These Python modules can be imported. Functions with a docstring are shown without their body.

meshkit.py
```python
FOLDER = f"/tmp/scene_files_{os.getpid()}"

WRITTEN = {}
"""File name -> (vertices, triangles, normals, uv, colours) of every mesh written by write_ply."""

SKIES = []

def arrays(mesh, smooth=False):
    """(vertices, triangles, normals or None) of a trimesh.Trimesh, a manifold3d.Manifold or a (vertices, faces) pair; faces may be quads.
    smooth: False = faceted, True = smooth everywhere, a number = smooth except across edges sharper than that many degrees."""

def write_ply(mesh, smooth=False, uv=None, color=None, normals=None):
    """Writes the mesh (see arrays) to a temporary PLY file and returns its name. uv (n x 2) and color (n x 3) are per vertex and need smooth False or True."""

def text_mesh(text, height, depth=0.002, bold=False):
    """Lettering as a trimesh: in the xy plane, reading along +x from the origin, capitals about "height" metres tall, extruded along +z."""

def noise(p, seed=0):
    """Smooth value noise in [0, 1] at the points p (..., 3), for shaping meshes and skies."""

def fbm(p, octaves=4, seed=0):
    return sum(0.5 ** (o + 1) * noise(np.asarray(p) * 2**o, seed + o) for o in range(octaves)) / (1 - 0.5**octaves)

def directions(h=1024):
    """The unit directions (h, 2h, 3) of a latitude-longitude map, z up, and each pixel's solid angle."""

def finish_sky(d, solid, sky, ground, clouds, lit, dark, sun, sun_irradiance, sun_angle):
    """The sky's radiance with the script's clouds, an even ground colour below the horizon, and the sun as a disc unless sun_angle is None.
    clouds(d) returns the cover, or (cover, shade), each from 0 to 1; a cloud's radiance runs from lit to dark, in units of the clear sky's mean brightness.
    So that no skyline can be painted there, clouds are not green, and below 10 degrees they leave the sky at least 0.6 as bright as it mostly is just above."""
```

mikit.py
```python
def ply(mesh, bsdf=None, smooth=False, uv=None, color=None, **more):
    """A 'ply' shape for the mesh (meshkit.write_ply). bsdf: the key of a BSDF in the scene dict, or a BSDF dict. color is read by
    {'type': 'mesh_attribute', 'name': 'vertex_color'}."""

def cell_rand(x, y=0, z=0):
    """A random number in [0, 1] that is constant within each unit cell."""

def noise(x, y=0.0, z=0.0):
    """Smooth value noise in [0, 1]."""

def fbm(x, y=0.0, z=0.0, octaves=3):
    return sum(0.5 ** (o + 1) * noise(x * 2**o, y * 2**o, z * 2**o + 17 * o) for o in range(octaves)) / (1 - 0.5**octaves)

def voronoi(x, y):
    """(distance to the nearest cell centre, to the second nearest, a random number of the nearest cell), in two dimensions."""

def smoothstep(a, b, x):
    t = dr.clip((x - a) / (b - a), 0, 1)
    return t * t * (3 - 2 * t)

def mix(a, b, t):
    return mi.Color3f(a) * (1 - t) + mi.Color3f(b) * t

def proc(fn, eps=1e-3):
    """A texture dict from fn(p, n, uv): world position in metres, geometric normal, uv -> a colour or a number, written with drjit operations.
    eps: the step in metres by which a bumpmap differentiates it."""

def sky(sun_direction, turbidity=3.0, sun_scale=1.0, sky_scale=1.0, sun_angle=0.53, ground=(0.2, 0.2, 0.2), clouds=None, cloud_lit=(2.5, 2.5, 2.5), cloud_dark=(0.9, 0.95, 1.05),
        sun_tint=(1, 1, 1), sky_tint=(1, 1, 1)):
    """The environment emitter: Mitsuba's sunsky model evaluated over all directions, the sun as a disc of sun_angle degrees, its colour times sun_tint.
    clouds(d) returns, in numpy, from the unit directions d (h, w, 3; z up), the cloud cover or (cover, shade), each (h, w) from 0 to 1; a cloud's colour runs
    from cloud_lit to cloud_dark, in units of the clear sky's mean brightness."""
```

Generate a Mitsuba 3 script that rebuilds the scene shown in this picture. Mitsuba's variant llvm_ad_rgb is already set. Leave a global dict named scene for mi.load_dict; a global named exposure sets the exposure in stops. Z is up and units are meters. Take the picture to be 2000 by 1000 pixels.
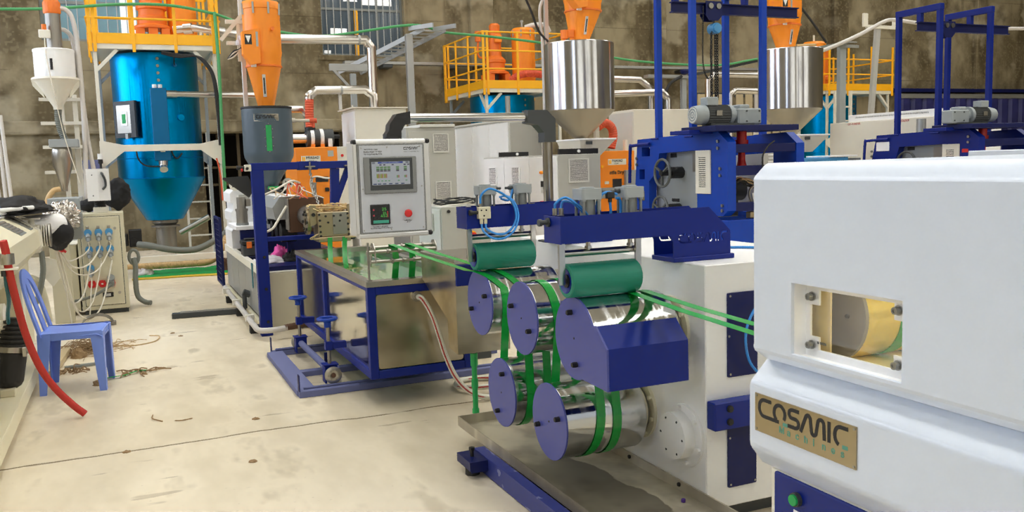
import math, random
import numpy as np, trimesh, shapely
from shapely.geometry import Polygon, LineString, Point, box as sbox
from shapely.ops import unary_union
import drjit as dr
import mitsuba as mi
import mikit, meshkit
from mikit import proc, noise, fbm, smoothstep, mix, voronoi

rng = random.Random(7)
scene, labels = {}, {}

# ------------------------------------------------------------------ camera, light, exposure
YAW, PITCH, ROLL = (math.radians(a) for a in (23.466, 6.076, 1.730))
_f = np.array([math.sin(YAW) * math.cos(PITCH), math.cos(YAW) * math.cos(PITCH), -math.sin(PITCH)])
_r = np.array([math.cos(YAW), -math.sin(YAW), 0.0])
_d = np.cross(_f, _r)
_up = -(-math.sin(ROLL) * _r + math.cos(ROLL) * _d)
EYE = np.array([0, 0, 1.5])
T = mi.ScalarTransform4f
scene['camera'] = {'type': 'perspective', 'fov': 60.435, 'fov_axis': 'x', 'near_clip': 0.05, 'far_clip': 200.0,
                   'to_world': T().look_at(origin=EYE.tolist(), target=(EYE + _f).tolist(), up=_up.tolist())}
exposure = -1.58
SKYLIGHT = (14.0, 14.0, 13.2)
WINDOW_LEFT = (11.6, 13.4, 17.0)
WINDOW_FRONT = (4.6, 4.4, 3.9)


# ------------------------------------------------------------------ helpers
def lin(r, g, b):
    return [((c / 255) / 12.92 if c / 255 < 0.04045 else ((c / 255 + 0.055) / 1.055) ** 2.4) for c in (r, g, b)]


def mat(key, rgb=None, rough=0.5, metal=0.0, spec=0.5, **kw):
    col = rgb if isinstance(rgb, dict) else {'type': 'rgb', 'value': lin(*rgb)}
    d = {'type': 'principled', 'base_color': col, 'roughness': rough, 'metallic': metal, 'specular': spec, **kw}
    scene['look_' + key] = {'type': 'twosided', 'bsdf': d}


USED = set()


def name(key):
    k = key
    if k in USED:
        n = NEXT.get(key, 1)
        k = f'{key}_{n:03d}'
        NEXT[key] = n + 1
    USED.add(k)
    return k


NEXT = {}


def cat_mesh(m):
    if isinstance(m, (list, tuple)):
        m = [x for x in m if x is not None]
        return m[0] if len(m) == 1 else trimesh.util.concatenate(m)
    return m


def put(key, mesh, bsdf, smooth=35, **more):
    k = name(key)
    scene[k] = mikit.ply(cat_mesh(mesh), bsdf='look_' + bsdf, smooth=smooth, **more)
    return k


class Thing:
    def __init__(self, key, label, cat, group=None, kind=None):
        self.key = name(key)
        L = {'label': label, 'category': cat}
        if group:
            L['group'] = group
        if kind:
            L['kind'] = kind
        labels[self.key] = L

    def p(self, part, mesh, bsdf, smooth=35, label=None, kind=None):
        k = put(f'{self.key}__{part}', mesh, bsdf, smooth)
        if label or kind:
            labels[k] = {}
            if label:
                labels[k]['label'] = label
            if kind:
                labels[k]['kind'] = kind
        return k


def sub(parent, part, mesh, bsdf, smooth=35, kind=None, label=None):
    k = put(f'{parent}__{part}', mesh, bsdf, smooth)
    if kind or label:
        labels[k] = {}
        if kind:
            labels[k]['kind'] = kind
        if label:
            labels[k]['label'] = label
    return k


def one(key, mesh, bsdf, label, cat, group=None, smooth=35, kind=None):
    k = put(key, mesh, bsdf, smooth)
    labels[k] = {'label': label, 'category': cat}
    if group:
        labels[k]['group'] = group
    if kind:
        labels[k]['kind'] = kind
    return k


def struct(key, mesh, bsdf, smooth=False, label=None):
    k = put(key, mesh, bsdf, smooth)
    labels[k] = {'kind': 'structure'}
    if label:
        labels[k]['label'] = label
    return k


def hull(pts):
    return trimesh.convex.convex_hull(np.asarray(pts, float))


def bx(x0, x1, y0, y1, z0, z1, b=0.0):
    """box by its limits, edges chamfered by b"""
    x0, x1 = min(x0, x1), max(x0, x1)
    y0, y1 = min(y0, y1), max(y0, y1)
    z0, z1 = min(z0, z1), max(z0, z1)
    if b <= 0:
        return trimesh.creation.box(bounds=[[x0, y0, z0], [x1, y1, z1]])
    b = min(b, (x1 - x0) / 2.2, (y1 - y0) / 2.2, (z1 - z0) / 2.2)
    P = []
    for sx in (0, 1):
        for sy in (0, 1):
            for sz in (0, 1):
                x, y, z = (x0, x1)[sx], (y0, y1)[sy], (z0, z1)[sz]
                dx, dy, dz = (b, -b)[sx], (b, -b)[sy], (b, -b)[sz]
                P += [(x, y + dy, z + dz), (x + dx, y, z + dz), (x + dx, y + dy, z)]
    return hull(P)


def frame_of(a, b):
    a, b = np.asarray(a, float), np.asarray(b, float)
    z = b - a
    L = np.linalg.norm(z)
    z = z / L
    x = np.cross([0, 0, 1.0], z) if abs(z[2]) < 0.95 else np.cross([0, 1.0, 0], z)
    x /= np.linalg.norm(x)
    y = np.cross(z, x)
    M = np.eye(4)
    M[:3, 0], M[:3, 1], M[:3, 2], M[:3, 3] = x, y, z, a
    return M, L


def cyl(a, b, r, n=20, r2=None, cap=True):
    M, L = frame_of(a, b)
    r2 = r if r2 is None else r2
    t = np.arange(n) * 2 * np.pi / n
    c = np.stack([np.cos(t), np.sin(t)], 1)
    v = np.vstack([np.c_[c * r, np.zeros(n)], np.c_[c * r2, np.full(n, L)], [[0, 0, 0], [0, 0, L]]])
    i = np.arange(n)
    j = (i + 1) % n
    f = np.vstack([np.stack([i, j, j + n], 1), np.stack([i, j + n, i + n], 1)])
    if cap:
        f = np.vstack([f, np.stack([j, i, i * 0 + 2 * n], 1), np.stack([i + n, j + n, i * 0 + 2 * n + 1], 1)])
    m = trimesh.Trimesh(v, f, process=False)
    m.apply_transform(M)
    return m


def bar(a, b, w, h=None, bev=0.0):
    """square bar from a to b; w across (horizontal), h the other way"""
    h = w if h is None else h
    M, L = frame_of(a, b)
    m = bx(-w / 2, w / 2, -h / 2, h / 2, 0, L, bev)
    m.apply_transform(M)
    return m


def rev(profile, c=(0, 0, 0), axis='z', n=48):
    """surface of revolution of (r, h) points about the axis through c"""
    pr = np.asarray(profile, float)
    t = np.arange(n) * 2 * np.pi / n
    k = len(pr)
    v = np.zeros((k, n, 3))
    v[..., 0] = pr[:, :1] * np.cos(t)
    v[..., 1] = pr[:, :1] * np.sin(t)
    v[..., 2] = pr[:, 1:]
    i, j = np.meshgrid(np.arange(k - 1), np.arange(n), indexing='ij')
    q = np.stack([i * n + j, i * n + (j + 1) % n, (i + 1) * n + (j + 1) % n, (i + 1) * n + j], -1).reshape(-1, 4)
    f = np.vstack([q[:, [0, 1, 2]], q[:, [0, 2, 3]]])
    v = v.reshape(-1, 3)
    if axis == 'x':
        v = v[:, [2, 0, 1]]
    elif axis == 'y':
        v = v[:, [1, 2, 0]]
    m = trimesh.Trimesh(v + np.asarray(c, float), f, process=True)
    m.update_faces(m.nondegenerate_faces())
    return m


def smooth_path(P, n=8):
    P = np.asarray(P, float)
    if len(P) < 3:
        return P
    Q = np.vstack([2 * P[0] - P[1], P, 2 * P[-1] - P[-2]])
    out = []
    for i in range(1, len(Q) - 2):
        p0, p1, p2, p3 = Q[i - 1:i + 3]
        for t in np.linspace(0, 1, n, endpoint=False):
            out.append(0.5 * (2 * p1 + (p2 - p0) * t + (2 * p0 - 5 * p1 + 4 * p2 - p3) * t * t + (3 * p1 - p0 - 3 * p2 + p3) * t ** 3))
    out.append(P[-1])
    return np.array(out)


def sweep(P, prof, closed=False):
    """sweep a closed 2-D profile (k x 2) along the polyline P with a rotation-free frame"""
    P = np.asarray(P, float)
    prof = np.asarray(prof, float)
    t = np.gradient(P, axis=0)
    if closed:
        t = np.roll(P, -1, 0) - np.roll(P, 1, 0)
    t /= np.linalg.norm(t, axis=1, keepdims=True) + 1e-12
    a = np.cross([0, 0, 1.0], t[0]) if abs(t[0][2]) < 0.95 else np.cross([0, 1.0, 0], t[0])
    a /= np.linalg.norm(a)
    A = []
    for k in range(len(P)):
        a = a - t[k] * (a @ t[k])
        a /= np.linalg.norm(a) + 1e-12
        A.append(a.copy())
    A = np.array(A)
    Bn = np.cross(t, A)
    v = P[:, None] + prof[None, :, :1] * A[:, None] + prof[None, :, 1:] * Bn[:, None]
    n, k = len(P), len(prof)
    rows = n if closed else n - 1
    i, j = np.meshgrid(np.arange(rows), np.arange(k), indexing='ij')
    i2 = (i + 1) % n
    q = np.stack([i * k + j, i * k + (j + 1) % k, i2 * k + (j + 1) % k, i2 * k + j], -1).reshape(-1, 4)
    f = np.vstack([q[:, [0, 1, 2]], q[:, [0, 2, 3]]])
    v = v.reshape(-1, 3)
    if not closed:
        c0, c1 = len(v), len(v) + 1
        v = np.vstack([v, P[0], P[-1]])
        jj = np.arange(k)
        f = np.vstack([f, np.stack([(jj + 1) % k, jj, jj * 0 + c0], 1), np.stack([(n - 1) * k + jj, (n - 1) * k + (jj + 1) % k, jj * 0 + c1], 1)])
    return trimesh.Trimesh(v, f, process=False)


def circle(r, n=10):
    t = np.arange(n) * 2 * np.pi / n
    return np.stack([np.cos(t), np.sin(t)], 1) * r


def tube(P, r, n=10, s=8, closed=False):
    if s:
        P = smooth_path(np.vstack([P, P[:1]]) if closed else P, s)
        if closed:
            P = P[:-1]
    return sweep(P, circle(r, n), closed)


def miter_pipe(P, r, n=20):
    """pipe with straight runs and mitred elbows, as sheet-metal ducts are made"""
    P = np.asarray(P, float)
    out = []
    rings = []
    a = None
    for k in range(len(P)):
        if k == 0:
            d = P[1] - P[0]
        elif k == len(P) - 1:
            d = P[-1] - P[-2]
        else:
            u, w = P[k] - P[k - 1], P[k + 1] - P[k]
            d = u / np.linalg.norm(u) + w / np.linalg.norm(w)
        d = d / np.linalg.norm(d)
        u = (P[k] - P[k - 1]) if k else (P[1] - P[0])
        u = u / np.linalg.norm(u)
        if a is None:
            a = np.cross([0, 0, 1.0], u) if abs(u[2]) < 0.95 else np.cross([0, 1.0, 0], u)
        a = a - u * (a @ u)
        a /= np.linalg.norm(a)
        b = np.cross(u, a)
        c = circle(r, n)
        ring = P[k] + c[:, :1] * a + c[:, 1:] * b
        ring = ring - u * (((ring - P[k]) @ d) / (u @ d))[:, None]
        rings.append(ring)
        if 0 < k < len(P) - 1:
            w = P[k + 1] - P[k]
            w = w / np.linalg.norm(w)
            a = a - 2 * d * 0
            a = a - w * (a @ w)
            if np.linalg.norm(a) < 0.3:
                a = np.cross(b, w)
            a /= np.linalg.norm(a)
            # keep the ring's own points: express them in the new frame by projecting along w
    n_ = n
    v = np.vstack(rings + [[P[0]], [P[-1]]])
    f = []
    for k in range(len(P) - 1):
        # match rotation of ring k+1 to ring k by nearest start vertex
        A, Bv = rings[k], rings[k + 1]
        w = P[k + 1] - P[k]
        w = w / np.linalg.norm(w)
        p0 = A[0] - w * (A[0] @ w)
        d2 = [np.linalg.norm((q - w * (q @ w)) - p0) for q in Bv]
        o = int(np.argmin(d2))
        # orientation check
        p1 = A[1] - w * (A[1] @ w)
        q1 = Bv[(o + 1) % n]
        q2 = Bv[(o - 1) % n]
        sgn = 1 if np.linalg.norm(q1 - w * (q1 @ w) - p1) <= np.linalg.norm(q2 - w * (q2 @ w) - p1) else -1
        for j in range(n):
            a0, a1 = k * n + j, k * n + (j + 1) % n
            b0, b1 = (k + 1) * n + (o + sgn * j) % n, (k + 1) * n + (o + sgn * (j + 1)) % n
            f += [[a0, a1, b1], [a0, b1, b0]]
    for j in range(n):
        f.append([(j + 1) % n, j, len(v) - 2])
        f.append([(len(P) - 1) * n + j, (len(P) - 1) * n + (j + 1) % n, len(v) - 1])
    return trimesh.Trimesh(v, f, process=False)


def ext(poly, plane, a, b):
    """extrude a shapely polygon or point list. plane 'xz': (x,z) from y=a to y=b; 'yz': (y,z) along x; 'xy': (x,y) along z"""
    if not hasattr(poly, 'area'):
        poly = Polygon(poly)
    if not poly.is_valid:
        poly = poly.buffer(0)
    parts = []
    a, b = min(a, b), max(a, b)
    for g in getattr(poly, 'geoms', [poly]):
        m = trimesh.creation.extrude_polygon(g, b - a, engine='earcut')
        v = m.vertices.copy()
        if plane == 'xy':
            v[:, 2] += a
            m.vertices = v
        elif plane == 'xz':
            m.vertices = np.c_[v[:, 0], a + v[:, 2], v[:, 1]]
            m.invert()
        else:
            m.vertices = np.c_[a + v[:, 2], v[:, 0], v[:, 1]]
        parts.append(m)
    return cat_mesh(parts)


def rrect(x0, x1, y0, y1, r):
    return sbox(x0 + r, y0 + r, x1 - r, y1 - r).buffer(r, quad_segs=5)


def place2d(m, face, p):
    """lay a mesh made in the xy plane (reading +x, thickness +z) on a face at p: '-y', '-x' or '+z'"""
    v = np.asarray(m.vertices)
    if face == '-y':
        w = np.c_[v[:, 0], -v[:, 2], v[:, 1]]
    elif face == '-x':
        w = np.c_[-v[:, 2], -v[:, 0], v[:, 1]]
    else:
        w = v.copy()
    m = trimesh.Trimesh(w + np.asarray(p, float), m.faces, process=False)
    return m


def text(t, h, face, p, bold=True, depth=0.0012, center=False, width=None):
    m = meshkit.text_mesh(t, h, depth, bold)
    v = m.vertices.copy()
    if width:
        v[:, 0] *= width / np.ptp(v[:, 0])
    if center:
        v[:, 0] -= (v[:, 0].min() + v[:, 0].max()) / 2
    m.vertices = v
    return place2d(m, face, p)


def logo(width):
    """dark strokes and teal accents of the maker's lettering as shapely shapes, lower left at 0, 0"""
    def arc(cx, cy, rx, ry, a0, a1, n=10):
        return [(cx + rx * math.cos(math.radians(a)), cy + ry * math.sin(math.radians(a))) for a in np.linspace(a0, a1, n)]
    L = []
    L.append([(0.98, 0.93)] + arc(0.42, 0.5, 0.36, 0.43, 90, 270) + [(1.55, 0.07)])
    L.append(arc(1.60, 0.5, 0.40, 0.43, 235, -35, 20))
    L.append([(3.0, 0.93)] + arc(2.52, 0.72, 0.22, 0.21, 90, 270, 8) + arc(2.76, 0.29, 0.22, 0.22, 90, -90, 8) + [(2.22, 0.07)])
    L.append([(3.12, 0.0)] + arc(3.62, 0.72, 0.17, 0.22, 150, 20, 7) + arc(4.02, 0.24, 0.16, 0.18, 200, 340, 7) + arc(4.48, 0.72, 0.2, 0.22, 165, 10, 7) + [(4.72, 0.0)])
    L.append([(5.02, 0.0), (5.02, 1.0)])
    L.append([(6.2, 0.93)] + arc(5.72, 0.5, 0.34, 0.43, 90, 255))
    dark = unary_union([LineString(l).buffer(0.095, cap_style='flat', join_style='round', quad_segs=4) for l in L])
    teal = unary_union([sbox(1.86, -0.06, 2.2, 0.12), sbox(5.86, -0.06, 6.2, 0.12)])
    s = width / 6.25
    return shapely.affinity.scale(dark, s, s, origin=(0, 0)), shapely.affinity.scale(teal, s, s, origin=(0, 0))


def flat(poly, face, p, t=0.001):
    g = list(getattr(poly, 'geoms', [poly]))
    return place2d(cat_mesh([trimesh.creation.extrude_polygon(x, t, engine='earcut') for x in g]), face, p)


def bolt(c, axis, r=0.008, h=0.006, n=6):
    c = np.asarray(c, float)
    d = {'x': (1, 0, 0), 'y': (0, 1, 0), 'z': (0, 0, 1), '-x': (-1, 0, 0), '-y': (0, -1, 0)}[axis]
    return cyl(c, c + np.array(d) * h, r, n)


def chain(P, size=0.03, wire=0.004):
    """chain of alternating oval links along the polyline"""
    P = np.asarray(P, float)
    seg = np.linalg.norm(np.diff(P, axis=0), axis=1)
    s = np.r_[0, np.cumsum(seg)]
    pitch = size * 0.72
    out = []
    for k, d in enumerate(np.arange(pitch / 2, s[-1], pitch)):
        c = np.array([np.interp(d, s, P[:, i]) for i in range(3)])
        e = np.array([np.interp(min(d + 1e-3, s[-1]), s, P[:, i]) for i in range(3)]) - np.array([np.interp(d - 1e-3, s, P[:, i]) for i in range(3)])
        e /= np.linalg.norm(e)
        x = np.cross(e, [0, 1.0, 0.2])
        x /= np.linalg.norm(x)
        if k % 2:
            x = np.cross(e, x)
        t = np.arange(8) * 2 * np.pi / 8
        ring = c + np.cos(t)[:, None] * e * size / 2 + np.sin(t)[:, None] * x * size * 0.3
        out.append(sweep(ring, circle(wire, 4), closed=True))
    return cat_mesh(out)
# ------------------------------------------------------------------ materials
def floor_col(p, n, uv):
    big = fbm(p.x * 0.6, p.y * 0.9, 3.1, 4)
    fine = fbm(p.x * 7, p.y * 3.2, 1.7, 4)
    speck = noise(p.x * 60, p.y * 60, 0.5)
    c = mix(lin(198, 186, 162), lin(223, 212, 190), smoothstep(0.3, 0.7, 0.55 * big + 0.45 * fine))
    c = mix(c, lin(170, 158, 134), 0.55 * smoothstep(0.60, 0.78, fine))
    c = mix(c, lin(150, 138, 115), 0.35 * smoothstep(0.80, 0.95, speck) * smoothstep(0.4, 0.7, big))
    # scuffs and shallow chips
    sc = smoothstep(0.70, 0.74, fbm(p.x * 2.3 + 9, p.y * 9, 4.4, 4))
    c = mix(c, lin(150, 136, 112), 0.5 * sc)
    # the crack that crosses the slab
    yc = 5.12 + 0.012 * dr.sin(p.x * 3) + 0.05 * (fbm(p.x * 3.0, 5.0, 1.0, 4) - 0.5)
    d = dr.abs(p.y - yc)
    c = mix(c, lin(122, 108, 84), (1 - smoothstep(0.004, 0.015, d)) * smoothstep(0.2, 0.5, fbm(p.x * 5, 1, 2, 3) + 0.15))
    return c


def floor_rough(p, n, uv):
    return 0.34 + 0.3 * fbm(p.x * 2.2, p.y * 2.2, 0.3, 3)


def wall_col(p, n, uv):
    u = p.x + p.y
    a = fbm(u * 0.55, p.z * 0.8, 2.0, 5)
    b = fbm(u * 3.0, p.z * 2.2, 7.0, 5)
    drip = fbm(u * 3.6, p.z * 0.45, 4.0, 4)
    c = mix(lin(100, 89, 66), lin(146, 135, 109), smoothstep(0.34, 0.66, 0.55 * a + 0.45 * b))
    c = mix(c, lin(78, 67, 47), 0.6 * smoothstep(0.55, 0.74, drip))
    c = mix(c, lin(166, 157, 134), 0.65 * smoothstep(0.60, 0.70, fbm(u * 0.9 + 4, p.z * 1.1, 5.0, 5)))
    c = mix(c, lin(70, 60, 42), 0.6 * smoothstep(0.58, 0.72, fbm(u * 1.1 + 14, p.z * 1.0, 1.0, 5)))
    c = mix(c, lin(140, 130, 104), 0.3 * smoothstep(0.6, 0.8, noise(u * 22, p.z * 22, 1.0)))
    zz = p.z - 1.15 * dr.floor(p.z / 1.15)
    c = mix(c, lin(66, 56, 40), 0.4 * (1 - smoothstep(0.006, 0.03, zz)) * smoothstep(0.4, 0.65, noise(u * 1.4, p.z * 0.3, 8.0)))
    return c


def wall_bump(p, n, uv):
    u = p.x + p.y
    return 0.02 * fbm(u * 2.5, p.z * 2.5, 1.0, 4) + 0.006 * fbm(u * 18, p.z * 18, 1.0, 3)


def steel_col(p, n, uv):
    a = fbm((p.x + p.y) * 3, p.z * 5, p.y * 2, 4)
    return mix(lin(176, 165, 140), lin(220, 210, 186), smoothstep(0.3, 0.7, a))


def steel_rough(p, n, uv):
    return 0.13 + 0.26 * fbm((p.x + p.y) * 6, p.z * 9, p.x * 3, 3)


def chrome_rough(p, n, uv):
    return 0.06 + 0.22 * smoothstep(0.45, 0.75, fbm(p.x * 60, p.y * 4, p.z * 4, 3))


def pan_col(p, n, uv):
    e = fbm(p.x * 6, p.y * 5, 1.0, 4)
    w = smoothstep(0.0, 0.012, 0.20 - dr.abs(p.x - 1.66 - 0.10 * (3.6 - p.y)) + 0.14 * (e - 0.5)) * smoothstep(3.95, 3.7, p.y + 0.2 * e)
    dry = mix(lin(150, 142, 124), lin(190, 182, 160), smoothstep(0.3, 0.7, e))
    return mix(dry, lin(66, 60, 48), 0.8 * w)


def beam_col(p, n, uv):
    s = smoothstep(0.66, 0.70, fbm(p.x * 20, p.y * 12, p.z * 14, 4))
    return mix(lin(34, 44, 112), lin(122, 126, 160), 0.6 * s)


def corr_col(p, n, uv):
    return mix(lin(24, 26, 78), lin(52, 54, 116), fbm(p.x * 1.5, p.z * 3, 2.0, 3))


scene['look_floor_concrete'] = {'type': 'twosided', 'bsdf': {'type': 'principled', 'base_color': proc(floor_col), 'roughness': proc(floor_rough), 'specular': 0.45}}
scene['look_wall_concrete'] = {'type': 'twosided', 'bsdf': {'type': 'bumpmap', 'arbitrary': proc(wall_bump, 4e-3), 'scale': 1.0,
                          'bsdf': {'type': 'principled', 'base_color': proc(wall_col), 'roughness': 0.9, 'specular': 0.2}}}
mat('wall_paint', (150, 142, 122), 0.9)
mat('ceiling_sheet', (170, 168, 160), 0.8)
mat('dark_recess', (34, 30, 26), 0.95)
mat('timber', (96, 84, 62), 0.8)
mat('blue', (4, 28, 112), 0.36, spec=0.3)
mat('blue_dark', (4, 16, 72), 0.42, spec=0.3)
mat('blue_bright', (10, 56, 156), 0.38, spec=0.3)
mat('disc_blue', (62, 68, 136), 0.38)
mat('blue_worn', proc(beam_col), 0.5)
mat('blue_dusty', (92, 98, 140), 0.7)
mat('blue_light', (70, 140, 190), 0.45)
mat('white', (244, 245, 246), 0.32)
mat('white_gloss', (216, 226, 242), 0.22, clearcoat=0.4)
mat('ivory', (228, 225, 212), 0.35)
mat('stand_white', (232, 232, 230), 0.3)
mat('cream', (214, 208, 182), 0.4)
mat('cabinet_grey', (206, 207, 202), 0.45)
mat('cabinet_mid', (176, 176, 170), 0.45)
mat('cabinet_edge', (120, 122, 122), 0.5)
mat('panel_grey', (188, 192, 200), 0.42)
mat('wheel_grey', (78, 82, 82), 0.4)
mat('frame_alu', (206, 206, 204), 0.35, 0.3)
mat('grey_paint', (150, 156, 158), 0.45)
mat('grey_motor', (142, 150, 154), 0.45)
mat('grey_steel', (136, 140, 138), 0.5, 0.5)
mat('charcoal', (52, 56, 58), 0.45)
mat('hopper_grey', (66, 80, 90), 0.4)
mat('black', (16, 16, 17), 0.45)
mat('black_cloth', (18, 18, 20), 0.8)
mat('rubber', (26, 26, 26), 0.6)
mat('rust', (86, 60, 42), 0.75)
mat('orange', (240, 138, 30), 0.4)
mat('orange_deep', (226, 114, 34), 0.45)
mat('orange_red', (206, 84, 52), 0.55)
mat('yellow', (246, 178, 22), 0.42)
mat('red', (196, 34, 34), 0.4)
mat('red_hose', (176, 42, 36), 0.55)
mat('teal_roller', (22, 118, 96), 0.55)
mat('strap_green', (16, 140, 54), 0.2, spec=0.6)
mat('green', (24, 150, 76), 0.45)
mat('green_pipe', (70, 150, 92), 0.45)
mat('teal_label', (60, 150, 130), 0.5)
mat('teal_letter', (78, 140, 124), 0.5)
mat('ink', (24, 24, 26), 0.6)
mat('ink_soft', (90, 92, 94), 0.6)
mat('red_ink', (160, 60, 56), 0.6)
mat('gold_plate', (158, 146, 120), 0.2, 1.0)
mat('beige_plate', (222, 200, 146), 0.5)
mat('gold_roll', (250, 224, 120), 0.2, 1.0)
mat('basin_green', (112, 178, 120), 0.35)
mat('steel_mirror', (204, 198, 180), 0.1, 1.0)
mat('disc_grey', (150, 146, 142), 0.4, 0.6)
mat('chair_blue', (110, 138, 220), 0.36)
mat('hose_blue', (44, 132, 210), 0.3)
mat('hose_teal', (36, 98, 112), 0.4)
mat('hose_clear', (222, 222, 210), 0.35)
mat('hose_white', (204, 200, 196), 0.4)
mat('hose_tan', (196, 164, 116), 0.5)
mat('hose_grey', (112, 116, 110), 0.5)
mat('cable_white', (214, 208, 192), 0.5)
mat('cable_yellow', (206, 178, 52), 0.5)
mat('straw', (142, 116, 84), 0.85)
mat('straw_light', (186, 160, 122), 0.85)
mat('wood', (178, 162, 130), 0.75)
mat('pink', (226, 90, 166), 0.8)
mat('cloth_white', (220, 216, 222), 0.85)
mat('purple', (70, 40, 120), 0.7)
mat('screen_white', (225, 232, 235), 0.4)
scene['look_steel_brushed'] = {'type': 'twosided', 'bsdf': {'type': 'principled', 'base_color': proc(steel_col), 'roughness': proc(steel_rough), 'metallic': 1.0}}
scene['look_chrome'] = {'type': 'twosided', 'bsdf': {'type': 'principled', 'base_color': {'type': 'rgb', 'value': [0.72, 0.73, 0.74]}, 'roughness': proc(chrome_rough), 'metallic': 1.0}}
scene['look_pan_steel'] = {'type': 'twosided', 'bsdf': {'type': 'principled', 'base_color': proc(pan_col), 'roughness': 0.4, 'metallic': 0.25}}
mat('chrome_rod', (196, 194, 190), 0.16, 1.0)
mat('duct', (216, 212, 206), 0.2, 1.0)
mat('hopper_steel', (202, 204, 208), 0.2, 1.0, anisotropic=0.7)
mat('steel_satin', (178, 174, 164), 0.32, 1.0)
mat('steel_dull', (150, 146, 138), 0.42, 0.9)
mat('galvanised', (166, 168, 166), 0.45, 0.6)
mat('die_steel', (164, 150, 122), 0.34, 0.95)
mat('blue_metal', (0, 140, 204), 0.30, 1.0, anisotropic=0.6)
mat('blue_panel_metal', (12, 100, 150), 0.4, 0.6)
mat('corrugated_blue', proc(corr_col), 0.5)
mat('glass_blue', (78, 92, 104), 0.12)
mat('pane_blue', (118, 156, 168), 0.25)
mat('fine_bolt', (150, 150, 146), 0.3, 1.0)
scene['look_pond_water'] = {'type': 'thindielectric', 'int_ior': 1.33, 'specular_transmittance': {'type': 'rgb', 'value': [0.66, 0.9, 0.7]}}
scene['look_glass_pane'] = {'type': 'thindielectric', 'int_ior': 1.5}
scene['look_clear_plastic'] = {'type': 'thindielectric', 'int_ior': 1.45}


def glow(r, g, b):
    return {'type': 'area', 'radiance': {'type': 'rgb', 'value': [r, g, b]}}


# ------------------------------------------------------------------ the hall
X0, X1, Y0, Y1, H = -7.0, 28.0, -8.0, 18.6, 8.6
struct('floor', bx(X0 - .3, X1 + .3, Y0 - .3, Y1 + 4.0, -0.3, 0.0), 'floor_concrete')

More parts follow.
